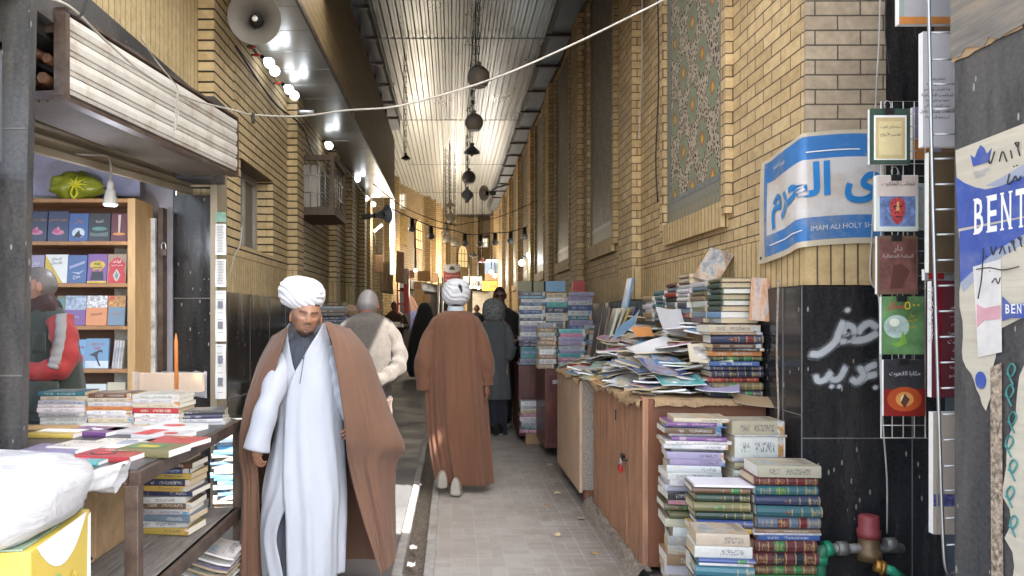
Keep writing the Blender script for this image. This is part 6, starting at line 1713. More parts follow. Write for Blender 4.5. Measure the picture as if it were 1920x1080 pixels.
far_stack(1.56, 9.05, .905, 1.79, 16, .30, FP, 'the rear right stack on the red cabinets')
far_stack(1.01, 7.96, .935, 1.42, 10, .18, ['cream','tan','white','pale grey'], 'the low left stack on the red cabinets', 0)
far_stack(1.27, 7.93, .935, 1.36, 10, .28, ['white','pink','lilac','pale grey','turquoise'], 'the low middle stack on the red cabinets')
far_stack(1.58, 7.95, .935, 1.40, 9, .28, ['pale grey','cream','grey blue','tan'], 'the low right stack on the red cabinets')
far_stack(.93, 8.72, .13, .5, 8, .26, ['white','pale grey','teal','pink','cream'], 'the small stack below the red cabinets')
bevel(MB().box((.86,8.72,0),(1.05,8.9,.13)).build('crate', mt['box_card'], None, 'small wooden block under the stack by the red cabinets', 'block'))
for px, w_, c_, lab in ((985,30,'olive','grey green card standing on the far left stack'),(1010,26,'olive','pale green card standing between the far stacks'),(1040,40,'sky blue','sky blue card standing on the far middle stack'),(1085,24,'red','red and white card standing on the far right stack')):
    c = P(px, 548, 9.15); q = MB(); q.box((c.x-w_/2/153,9.15,1.795),(c.x+w_/2/153,9.165,1.795+.13)); o = q.build('card', mt['plain'], None, lab, 'card'); o.color = (*PAL[c_],1)
# --- left: piles along the wall
stack(-1.52, 6.55, 0, filler(['white','pale grey','cream'],18,.04,.055,S_), .36, .25, 6, 'the white pile against the left granite', 'magazines piled along the left wall', parts=False, jit=.02, jr=7)
stack(-1.66, 5.62, 0, filler(['white','pale grey','white','grey blue','pale grey','cream','sky blue'],24,.022,.036,S_), .26, .2, 10, 'the bright pile by the papered pillar', 'magazines piled along the left wall', parts=False, jit=.03, jr=12)
stack(-1.30, 6.3, 0, filler(['sky blue','pale grey','white','cream','tan','grey blue'],16,.03,.042,S_), .26, .2, -20, 'the tilted pile nearest the walking men', 'magazines piled along the left wall', parts=False, jit=.03, jr=14)
bevel(MB().box((-1.79,9.3,0),(-1.1,10.2,1.36)).build('crate', mt['dark'], None, 'dark crate under the covered books on the left', 'crate'))
stack(-1.52, 9.35, 1.362, filler(['black','grey blue','black','brown','navy'],7,.03,.05,S_), .36, .26, 4, 'the dark pile behind the grey man', 'magazines piled along the left wall', parts=False, jit=.03, jr=8)
stack(-1.22, 9.4, 1.362, filler(['brown','black','tan','grey blue'],5,.03,.045,S_), .3, .26, -12, 'the lower dark pile beside the grey man', 'magazines piled along the left wall', parts=False, jit=.03, jr=8)
# --- table
TW = ['white','white','cream','pale grey']
st1 = [('teal',.022,S_)]+filler(TW,7,.018,.024,S_)
stack(-2.055, 3.93, TZ+.001, st1, .245, .18, 0, 'the left stack at the table back', 'new books stacked at the back of the table', jit=.006, jr=1.2)
stack(-1.80, 3.93, TZ+.001, [('brown',.022,S_)]+filler(['cream','white'],2,.018,.024,S_)+[('orange',.02,S_)]+filler(TW,4,.018,.024,S_), .245, .18, 0, 'the middle stack at the table back', 'new books stacked at the back of the table', jit=.006, jr=1.2)
stack(-1.545, 3.90, TZ+.001, [('white',.022,S_)]+filler(TW,2,.018,.024,S_)+[('red',.028,S_)]+filler(TW,3,.02,.028,S_), .25, .2, -4, 'the right stack at the table back', 'new books stacked at the back of the table', jit=.006, jr=1.2)
stack(-1.325, 3.96, TZ+.001, [('black',.02,S_),('navy',.02,S_),('white',.018,S_),('white',.016,S_)], .22, .17, 8, 'the low stack at the table corner', 'new books stacked at the back of the table', jit=.01, jr=3)
t = MB().box((-2.25,3.78,TZ+.0005),(-1.28,3.9,TZ+.014)); bevel(t.build('plank', mt['wood_light'], None, 'thin light board lying across the table before the stacks', 'board'))
def table_book(px, py, rot, c, st, lab, L=.235, D=.165, t=.022, dz=0, title=None, tcol=None, art=None):
    s = (py-592)/(1.5-TZ-.012-dz); Y = 1400/s; X = (px-848)/s
    Mx = Matrix.Translation((X, Y, TZ+.001+dz)) @ Matrix.Rotation(R(rot),4,'Z')
    Mx = Mx @ Matrix.Translation((0,-D/2,0))
    o = book(Mx, L, D, t, c, st, lab, True, 'books spread flat on the table', paper=mt['white_paper'])
    if art:
        for i_, (poly, mat_) in enumerate(art): MB().prism(poly, Mx @ Matrix.Translation((0,D/2,t+.0004+.0012*i_)), .0008).build('cover_print', mat_, o)
    if title: lettering(title, Mx @ Matrix.Translation((0,D*.66,t+.003)), mt['black_metal'] if tcol is None else tcol, o, w=L*.6, h=.045)
    return o
ell = lambda cx, cy, a, b_, n=20: [(cx+a*math.cos(2*math.pi*i/n), cy+b_*math.sin(2*math.pi*i/n)) for i in range(n)]
rect = lambda x0, y0, x1, y1: [(x0,y0),(x1,y0),(x1,y1),(x0,y1)]
redm = M('red_cover_print', (.45,.03,.035), .35); blkm = M('dark_print', (.03,.03,.04), .4); yelm = M('yellow_cover_print', (.55,.4,.04), .35); greenm = M('green_print', (.08,.2,.08), .35); bluem = M('blue_cover_print', (.08,.18,.42), .35)
whm = mt['white_paper']
table_book(212, 853, -8, 'red', 'plain', 'red book with a dark drawn face print at the front table edge', .25, .18, .022, title='حكاية', tcol=whm, art=[(ell(-.03,-.02,.055,.04), blkm),(ell(-.028,-.022,.04,.028), redm)])
table_book(288, 845, -10, 'olive', 'plain', 'green and yellow book at the right front of the table', .24, .18, .03, art=[(rect(-.1,-.05,.06,.05), greenm),(rect(-.06,-.03,.03,.01), yelm)])
table_book(332, 828, -14, 'red', 'plain', 'red book lying behind the green and yellow one', .24, .17, .022, title='رواية', tcol=yelm)
table_book(330, 803, -16, 'white', 'plain', 'white book with a red round print near the table stacks', .25, .19, .026, art=[(ell(-.01,0,.06,.04), redm)])
table_book(308, 815, -13, 'white', 'plain', 'white and red book beside the one with the round print', .24, .17, .022, art=[(rect(-.118,-.08,-.03,.08), redm),(ell(.05,-.02,.035,.025), redm)])
table_book(225, 833, -6, 'white', 'plain', 'white book with a grey portrait sketch in the table middle', .25, .18, .022, art=[(ell(.04,-.01,.045,.05), mt['poster_pale'])], title='مذكرات')
table_book(158, 838, -10, 'white', 'plain', 'white book with small black title at the left of the table', .24, .17, .024, title='الطريق')
table_book(180, 808, -14, 'purple', 'plain', 'dark violet book with white flower print on the table', .25, .18, .02, art=[(ell(.01,0,.03,.02), whm),(ell(-.03,.02,.012,.012), whm)])
table_book(255, 806, -8, 'white', 'plain', 'white book behind the sketch portrait book', .24, .17, .02, title='الأيام')
table_book(208, 795, -4, 'white', 'plain', 'white book lying before the light board on the left', .24, .17, .018, title='قصص')
table_book(290, 790, -10, 'white', 'plain', 'white book lying before the light board on the right', .24, .17, .018, art=[(ell(.02,0,.04,.03), bluem)])
table_book(112, 812, -6, 'yellow', 'plain', 'yellow and white book at the left rear of the table', .24, .17, .02, art=[(rect(-.11,-.02,.11,.07), whm)])
table_book(108, 842, -2, 'lilac', 'plain', 'pale lilac book at the left edge of the table', .24, .17, .02, title='نداء')
table_book(150, 860, -4, 'turquoise', 'plain', 'turquoise book beside the red face book, half hidden by the sack', .24, .17, .014, title='أرض')
table_book(100, 865, 0, 'pink', 'plain', 'pinkish book at the front left behind the white sack', .24, .17, .016)
# under the table
stack(-1.41, 3.62, .436, filler(['navy','white','yellow','grey blue','white','blue','pale grey','brown','white'],14,.024,.034,S_), .27, .2, -4, 'the stack on the lower table shelf', 'books on the lower table shelf', jit=.018, jr=5)
for i in range(7):
    booklet((-1.34+.010*i, 4.05, .03+.036*i), .26, .2, .012, -20+3*i, 6, 14, .03, ['white','pale grey','white','cream','lilac','white','white'][i], '%s leaning magazine, %s from the floor below the table shelf' % (['white','grey','white','cream','lilac','white','white'][i], ['first','second','third','fourth','fifth','sixth','seventh'][i]), 700+i, 'magazines on the floor under the table')
bevel(MB().box((-1.45,3.85,0),(-1.15,4.1,.03)).build('board', mt['wood_old'], None, 'grey board on the floor under the leaning magazines', 'board'))

# --- bookcase, books shown face out
def face_book(px0, px1, py0, py1, Y, colour, lab, arts=(), title=None, tcol=None, ty=.3, tw=.8, lean=6, base=None, name='book', group='books shown face out in the bookcase', t=.022, style='plain'):
    a = P(px0, py1, Y); b_ = P(px1, py0, Y); w_ = b_.x-a.x; h_ = b_.z-a.z
    z0 = a.z if base is None else base
    F = frame(((a.x+b_.x)/2+w_/2, Y, z0), (0,0,1), (-1,0,0)) 
    Mx = Matrix.Translation(((a.x+b_.x)/2, Y, z0)) @ Matrix.Rotation(R(-lean),4,'X') @ frame((w_/2,0,h_/2),(0,0,1),(-1,0,0))
    o = book(Mx, h_, w_, t, colour, style, lab, True, group, paper=whm)
    FF = Matrix.Translation(((a.x+b_.x)/2, Y, z0)) @ Matrix.Rotation(R(-lean),4,'X') @ frame((0,-t-.0003,h_/2),(1,0,0),(0,0,1))
    for i, (poly, mat_) in enumerate(arts):
        MB().prism([(x*w_, y*h_) for x, y in poly], FF @ Matrix.Translation((0,0,.0005*i)), .0004).build('cover_print', mat_, o)
    titles = title if isinstance(title, (list, tuple)) else ([title] if title else [])
    for i, s_ in enumerate(titles):
        lettering(s_, FF @ Matrix.Translation((0, h_*(ty-.13*i), .0005*(len(arts)+1))), tcol or whm, o, w=w_*tw, h=h_*.13, lift=.001)
    return o
pinkm = M('pink_cover_print', (.5,.2,.3), .4); skym = M('sky_cover_print', (.3,.45,.6), .4); paleb = M('pale_blue_cover_print', (.5,.58,.66), .4); tealm = M('teal_cover_print', (.1,.22,.2), .4)
goldm = M('gold_cover_print', (.5,.38,.13), .4); orm = M('orange_cover_print', (.55,.22,.06), .4); brnm = M('dark_brown_print', (.1,.04,.03), .4)
rose = lambda cx, cy: [(ell(cx,cy,.3,.09),pinkm),(ell(cx-.08,cy+.06,.16,.08),M('deep_pink_print',(.4,.08,.2),.4)),(ell(cx,cy+.12,.07,.06),pinkm)]
rows_b = [SHZ[1], SHZ[2], SHZ[3], SHZ[4], SHZ[5]]
YF = YB+.06
face_book(52,90,389,446,YF,'navy','dark blue book with pink figure print, leftmost on the top book row',rose(0,-.2),'حلقات الشامي',orm,.2,.9,base=rows_b[0])
face_book(92,130,389,446,YF,'navy','dark blue book with pink figure print, second on the top book row',rose(0,-.2),'حلقات الشامي',orm,.2,.9,base=rows_b[0])
face_book(131,167,393,446,YF,'blue','blue book with white moon and leaping shape on the top book row',[(ell(0,-.2,.33,.18),paleb),([(-.25,-.35),(-.1,-.2),(.05,-.1),(.1,-.25),(.25,-.3),(.05,-.38)],blkm)],'ظلال',orm,.2,.6,base=rows_b[0])
face_book(168,208,393,446,YF,'black','black book with big white title and greenish bowl print on the top row',[(ell(0,-.05,.35,.07),tealm),([(-.45,-.18),(-.1,-.22),(.1,-.2),(.42,-.17),(.4,-.32),(-.4,-.32)],M('grey_green_print',(.12,.16,.15),.4))],'أماريتا',whm,.22,.85,base=rows_b[0])
face_book(210,240,393,446,YF,'maroon','dark maroon book with a glowing column print, rightmost on the top row',[([(-.05,-.2),(.05,-.2),(.09,.45),(-.09,.45)],M('pale_column_print',(.5,.4,.36),.4)),(ell(0,-.24,.4,.05),orm)],None,base=rows_b[0])
face_book(50,84,474,527,YF,'lilac','pale lilac book with faint white title, leftmost on the second row',[],['الغائب','الذي'],whm,.2,.7,base=rows_b[1])
face_book(86,128,473,527,YF,'white','white book with a yellow triangle on the second row',[([(-.5,-.5),(.32,-.5),(-.46,.44),(-.5,.44)],yelm)],['السماح','بالرحيل'],blkm,.34,.5,base=rows_b[1])
face_book(128,164,474,527,YF,'blue','violet blue book with wavy pale swirls on the second row',[([(-.4,.1),(0,.2),(.4,.3),(.4,.22),(0,.1),(-.4,.0)],M('swirl_print',(.3,.3,.48),.4)),([(-.3,-.1),(.1,-.12),(.4,-.02),(.1,-.2)],M('swirl_print_pale',(.35,.38,.55),.4))],'موج',whm,-.3,.5,base=rows_b[1])
face_book(166,202,472,527,YF,'purple','magenta book with yellow speech bubble and two suited figures',[(ell(0,.12,.4,.15),yelm),([(-.35,-.4),(-.28,-.12),(-.2,-.05),(-.1,-.12),(0,-.1),(.1,-.12),(.2,-.05),(.3,-.12),(.35,-.4)],blkm),(ell(-.18,-.05,.07,.05),orm),(ell(.17,-.05,.07,.05),orm),(rect(-.5,-.5,.5,-.43),yelm)],['لغة','الجسد'],blkm,.18,.5,base=rows_b[1])
face_book(203,238,472,527,YF,'tan','tan book with a red arched field and a silver drop ornament',[([(-.45,-.5),(.45,-.5),(.45,-.2),(.38,0),(.45,.15),(.2,.33),(0,.4),(-.2,.33),(-.45,.15),(-.38,0),(-.45,-.2)],redm),([(0,.0),(.2,-.22),(.08,-.4),(0,-.44),(-.08,-.4),(-.2,-.22)],M('silver_print',(.4,.4,.38),.4)),([(0,-.1),(.1,-.25),(0,-.38),(-.1,-.25)],tealm)],['قواعد','العشق الأربعون'],whm,.24,.6,base=rows_b[1])
face_book(108,124,552,608,YF,'olive','greyish green book glimpsed behind the shopkeeper on the third row',[(rect(-.4,0,.4,.4),tealm)],None,base=rows_b[2])
face_book(124,162,552,608,YF,'purple','purple book with blue grey portrait top on the third row',[(rect(-.5,.02,.5,.5),M('grey_portrait',(.3,.36,.45),.4,0,.6,40))],'رحيل',whm,-.2,.4,base=rows_b[2])
face_book(163,202,552,608,YF,'orange','orange book with white sketched top on the third row',[(rect(-.5,.1,.5,.5),M('sketch_print',(.5,.5,.5),.4,0,.9,60))],'المزدوج',blkm,-.12,.65,base=rows_b[2])
face_book(204,236,552,608,YF,'grey blue','blue grey book with red and orange top on the third row',[(rect(-.5,.12,.5,.5),M('bright_scene',(.4,.2,.06),.4,0,.9,60)),(ell(-.3,.42,.15,.06),redm)],'البحر',orm,-.1,.6,base=rows_b[2])
face_book(146,162,632,686,YF,'sky blue','pale blue book half hidden behind the shopkeeper on the fourth row',[(ell(0,-.2,.3,.2),redm)],'هنا',redm,.25,.6,base=rows_b[3])
face_book(162,205,630,686,YF,'sky blue','pale blue book with a running dark haired figure on the fourth row',[(rect(-.5,-.5,.5,-.25),paleb),([(-.15,.02),(.05,.1),(.2,.12),(.25,.02),(.1,.05),(.02,-.05),(.05,-.2),(.18,-.42),(.1,-.42),(-.03,-.2),(-.12,-.1),(-.35,-.05)],blkm)],['من سيكون','هنا'],redm,.33,.6,base=rows_b[3])
for i, px in enumerate((213,218,223,228)):
    c = P(px, 686, YF-.02); Mx = Matrix.Translation((c.x,c.y,rows_b[3])) @ Matrix.Rotation(R(7),4,'Y') @ frame((0,0,0),(0,0,1),(0,1,0)) @ Matrix.Translation((.1,0,0))
    book(Mx, .2, .15, .016, 'white', 'soft', 'slim white book standing upright on the fourth row, %s of four' % wd[i], True, 'slim white books standing in the bookcase')
face_book(158,200,712,760,YF,'white','white book with thin black title low in the bookcase',[],'أغان',blkm,-.05,.5,base=rows_b[4])
face_book(202,236,709,760,YF,'cream','cream book standing lowest right in the bookcase',[],'حديث',goldm,-.1,.6,base=rows_b[4])

# --- books clipped to the wire grid on the right
def clipped(px0,px1,py0,py1,Y,col,lab,arts,title=None,tcol=None,ty=.3,tw=.8,clip=True,t=.02,style='plain'):
    o = face_book(px0,px1,py0,py1,Y,col,lab,arts,title,tcol,ty,tw,0,None,group='books clipped to the wire racks',t=t,style=style)
    if clip:
        c = P((px0+px1)/2, py0, Y-.01); q = MB()
        q.box((c.x-.022,Y-t-.006,c.z-.022),(c.x+.022,Y+.004,c.z+.004)); ct = empty('binder_clip', 'black clip holding the '+lab.split(' book')[0]+' book', 'clip', c, 'black clips on the wire racks')
        bevel(q.build('jaw', mt['black_metal'], ct), .002)
        q = MB(); q.tube(crom([c+Vector((-.01,0,0)),c+Vector((-.014,0,.025)),c+Vector((0,0,.04)),c+Vector((.014,0,.025)),c+Vector((.01,0,0))],14), .0018, 5); q.build('handle', mt['steel'], ct)
    return o
def pol(x,y,a,b_): return ell(x,y,a,b_)
clipped(1626,1702,206,310,3.2,'dark green','green bordered book with a cream and gold panel topmost on the wire grid',[(rect(-.4,-.42,.4,.38),whm),(rect(-.36,-.4,.36,.34),M('gilt_panel',(.5,.4,.2),.5)),(rect(-.28,-.33,.28,.27),M('cream_panel',(.6,.5,.27),.5))],['سياحة في الغرب','تفسير الأرواح'],blkm,.16,.5)
facep = [(0,.1),(.14,.07),(.19,-.05),(.16,-.2),(.1,-.33),(0,-.39),(-.1,-.33),(-.16,-.2),(-.19,-.05),(-.14,.07)]
clipped(1638,1717,330,434,3.2,'white','white book with a red patterned head on blue, second on the wire grid',[(rect(-.42,-.42,.42,.12),M('dusk_blue_print',(.12,.17,.33),.5,0,.7,30)),(rect(-.47,.12,.47,.48),M('beige_print',(.5,.42,.38),.5)),(facep,M('red_mosaic',(.36,.05,.05),.5,0,.95,90)),([(-.02,.02),(.02,.02),(.04,-.14),(-.04,-.14)],M('mosaic_orange',(.5,.3,.12),.5,0,.9,120)),(ell(-.07,-.06,.04,.015),blkm),(ell(.07,-.06,.04,.015),blkm),(rect(-.06,-.26,.06,-.24),blkm)],'عجائب الملكوت',blkm,.34,.8)
clipped(1640,1716,443,552,3.2,'brown','brown book with raised silver Arabic title, third on the wire grid',[(rect(-.45,-.45,.45,.45),M('brown_haze',(.14,.06,.05),.4,0,.6,14)),([(-.2,-.4),(-.1,0),(.1,.02),(.3,-.1),(.1,-.4)],brnm)],['دار','الحكمة المتعالية'],M('silver_ink',(.45,.38,.36),.35),.28,.75)
clipped(1648,1727,556,664,3.2,'dark green','green book with a pale glowing grove and yellow title, fourth on the wire grid',[(rect(-.5,-.5,.5,.5),M('green_haze',(.10,.2,.08),.4,0,.5,10)),(ell(-.15,-.02,.3,.2),M('pale_glow',(.35,.45,.4),.4,0,.3,20)),(ell(-.2,.05,.12,.07),M('light_orb',(.6,.62,.5),.4)),([(-.3,-.32),(-.1,-.28),(.0,-.1),(.1,-.3),(-.1,-.38)],M('lime_print',(.18,.35,.06),.4))],None)
o = bpy.context.scene.objects.get('book')
for s_, px, py, w_, col_ in (('٥٠٠',1710,573,.065,yelm),('سؤال',1678,574,.075,M('red_letter',(.5,.05,.05),.4)),('حول',1710,592,.03,yelm),('الإمام',1709,602,.04,yelm),('المهدي',1709,613,.04,yelm)):
    c = P(px, py, 3.178); lettering(s_, frame(c,(1,0,0),(0,0,1)), col_, [k for k in COL.objects if k.get('label','').startswith('green book with a pale glowing')][0], w=w_, lift=.001)
clipped(1652,1729,674,779,3.2,'black','dark red book with a burning orange glow, lowest on the wire grid',[(rect(-.5,-.5,.5,-.02),M('deep_red_print',(.2,.015,.012),.4)),(ell(0,-.2,.42,.22),M('red_orange_print',(.4,.07,.02),.4)),(ell(0,-.2,.22,.13),M('orange_glow_print',(.6,.27,.07),.4)),(ell(0,-.2,.1,.08),M('pale_glow_print',(.7,.6,.4),.4)),([(-.1,-.26),(0,-.1),(.12,-.2),(0,-.36)],brnm)],'حكايا اللاهوت',M('pale_silver_ink',(.5,.5,.5),.4),.25,.75)
clipped(1706,1760,203,300,3.28,'lilac','pale pinkish book half hidden behind the topmost clipped book',[(rect(-.5,-.5,.2,-.1),orm)],None,clip=False)
clipped(1706,1745,345,432,3.3,'white','white backed book peeping out beside the patterned head book',[],None,clip=False)
clipped(1722,1850,64,278,3.02,'white','tall pale book with black Arabic text behind the wire ladder',[([(.22,.3),(.5,.3),(.5,.22),(.3,.22)],M('lime_band',(.3,.45,.05),.4))],None,clip=False,t=.03)
q_ = [k for k in COL.objects if k.get('label','').startswith('tall pale book')][0]
qq = MB()
for i, s_ in enumerate(('أمثالهم وتوعية','القائلة التي تردها','فئة الشباب وغرائهم','المناصب الاجتماعية','جهودهم لملء فراغ','ليجد الشباب الواقي','الثقافات وليكون عامل','أن يتحول إلى وسيلة')):
    c = P(1757, 148+i*10.2, 3.02-.031); lettering(s_, frame(c,(1,0,0),(0,0,1)), None, None, h=.0155, lift=.001, mb=qq, bold=.01)
qq.build('lettering', blkm, q_, fix=False)
clipped(1733,1850,288,512,3.03,'olive','dark brown wrapped book with yellow and blue shapes behind the ladder rack',[(rect(-.5,-.5,.0,.5),M('brown_wrap',(.12,.085,.05),.3)),(rect(.02,-.48,.3,.47),M('dull_yellow_print',(.36,.28,.02),.3)),([(.1,.2),(.25,.3),(.3,.1),(.2,.05)],bluem),([(.1,-.1),(.2,0),(.3,-.15),(.2,-.3)],M('navy_print',(.03,.04,.16),.3))],None,clip=False,t=.03)
clipped(1738,1870,527,744,3.02,'maroon','large red book with white text lines and yellow bar behind the ladder rack',[(rect(-.44,-.5,-.36,.5),M('dark_red_spine_print',(.2,.012,.02),.3)),(rect(.1,-.48,.125,.5),M('yellow_bar',(.5,.38,.03),.3))],None,clip=False,t=.03)
q_ = [k for k in COL.objects if k.get('label','').startswith('large red book')][0]
qq = MB()
for i, s_ in enumerate(('بدوى أهل','لا كسب','والإسلام','بعد الهجرة','سمت','هجم أن','وبعدها','هل كرما','سنة التاريخ')):
    c = P(1792, 577+i*16, 3.02-.031); lettering(s_, frame(c,(1,0,0),(0,0,1)), None, None, h=.014, lift=.001, mb=qq)
lettering('ماذا عرفت الشيعة', Matrix.Translation(P(1745,590,3.02-.031)) @ frame((0,0,0),(0,0,1),(-1,0,0)), None, None, w=.26, lift=.001, mb=qq, h=.03)
qq.build('lettering', whm, q_, fix=False)
clipped(1741,1880,771,998,3.02,'cream','large cream book with a blue ornamented band low behind the ladder rack',[(rect(-.5,-.27,.5,-.17),M('blue_ornament_band',(.1,.1,.25),.4,0,.95,70)),(rect(-.46,-.5,-.44,.5),M('cream_edge',(.4,.36,.24),.4))],None,clip=False,t=.03)
clipped(1678,1786,-60,50,3.1,'pale grey','grey green book with an orange foot above the wire grid',[(rect(-.5,-.5,.5,-.38),orm),(rect(-.5,-.38,-.42,.5),M('pale_green_print',(.3,.36,.33),.4))],None,clip=False,t=.03)
clipped(1728,1800,505,526,3.06,'pale grey','narrow strip of a photo booklet above the large red book',[(rect(-.4,-.4,0,.4),redm)],None,clip=False,t=.02)
# ------------------------------------------------------------------ people
m, nt, b = new_mat('skin')
at_ = nd(nt,'ShaderNodeAttribute', attribute_name='tone')
n = noise(nt, coords(nt), 180, 3, .6)
nt.links.new(mixc(nt, mth(nt,'MULTIPLY', n.outputs[0], .22), at_.outputs['Color'], (.16,.07,.05)), b.inputs['Base Color'])
b.inputs['Roughness'].default_value = .48; b.inputs['Subsurface Weight'].default_value = .12; b.inputs['Subsurface Radius'].default_value = (.012,.005,.003)
bump(nt, b, n.outputs[0], .15, .003)
mt['skin'] = m
def fabric(name, col, rough=.85, var=.14, weave=700, sheen=.15, scale=5, stretch=(1,1,.35), heather=0):
    m, nt, b = new_mat(name)
    o = coords(nt); n = noise(nt, mapping(nt, o, stretch), scale, 6, .6); w = noise(nt, o, weave, 2, .5)
    c = ramp(nt, n.outputs[0], ((.3,tuple(x*(1-var) for x in col)),(.7,tuple(min(x*(1+var),.85) for x in col))))
    if heather: c = mixc(nt, mth(nt,'MULTIPLY', ramp(nt, noise(nt,o,90,4,.8).outputs[0], ((.4,(0,0,0)),(.65,(1,1,1)))), heather), c, tuple(x*.45 for x in col))
    nt.links.new(c, b.inputs['Base Color']); b.inputs['Roughness'].default_value = rough
    b.inputs['Sheen Weight'].default_value = sheen
    n2 = noise(nt, mapping(nt, o, (1,1,.5)), 14, 5, .6)
    bump(nt, b, mth(nt,'ADD', mth(nt,'MULTIPLY', w.outputs[0], .25), n2.outputs[0]), .45, .014)
    return m
mt['aba'] = fabric('brown_wool_cloak', (.125,.062,.036), .85, .1)
mt['aba2'] = fabric('rust_brown_cloak', (.135,.058,.03), .85, .1)
mt['white_robe'] = fabric('white_robe', (.38,.405,.46), .6, .05, 900, .1)
mt['turban'] = fabric('white_muslin', (.56,.57,.60), .8, .03, 500, .1)
mt['dark_shirt'] = fabric('charcoal_blue_shirt', (.035,.043,.06), .7, .15)
mt['tweed'] = fabric('grey_brown_tweed', (.088,.077,.068), .9, .15, 300, .1, 30, (1,1,1), .5)
mt['brown_trousers'] = fabric('brown_trousers', (.1,.055,.035))
mt['black_cloth'] = fabric('black_chador', (.006,.006,.007), .85)
mt['grey_coat'] = fabric('grey_coat', (.07,.078,.085), .85)
mt['navy_skirt'] = fabric('navy_skirt', (.012,.015,.026), .85)
mt['vest'] = fabric('dark_green_vest', (.035,.045,.036), .8)
mt['red_sleeve'] = fabric('red_sleeve', (.36,.03,.03), .7)
mt['grey_stripe'] = fabric('grey_stripe', (.33,.32,.32), .7)
mt['scarf'] = fabric('dark_brown_scarf', (.05,.024,.022), .9)
mt['blackish'] = fabric('black_jacket', (.012,.012,.014), .8)
mt['green_in'] = fabric('dark_green_jumper', (.012,.05,.04), .85)
mt['drab'] = fabric('drab_jacket', (.035,.026,.02), .85, .4, 300, .1, 25)
mt['pale_blue'] = fabric('pale_blue_collar', (.5,.58,.63), .7)
mt['shoe'] = M('beige_trainer', (.33,.305,.27), .6); mt['shoe_black'] = M('black_shoe', (.015,.015,.015), .4); mt['sole'] = M('pale_sole', (.42,.40,.36), .7)
m, nt, b = new_mat('checked_headscarf')
v = nd(nt,'ShaderNodeTexVoronoi'); nt.links.new(coords(nt), v.inputs['Vector']); v.inputs['Scale'].default_value = 75
nt.links.new(ramp(nt, v.outputs['Distance'], ((.3,(.3,.31,.31)),(.5,(.07,.075,.08)))), b.inputs['Base Color']); b.inputs['Roughness'].default_value = .8
mt['headscarf'] = m

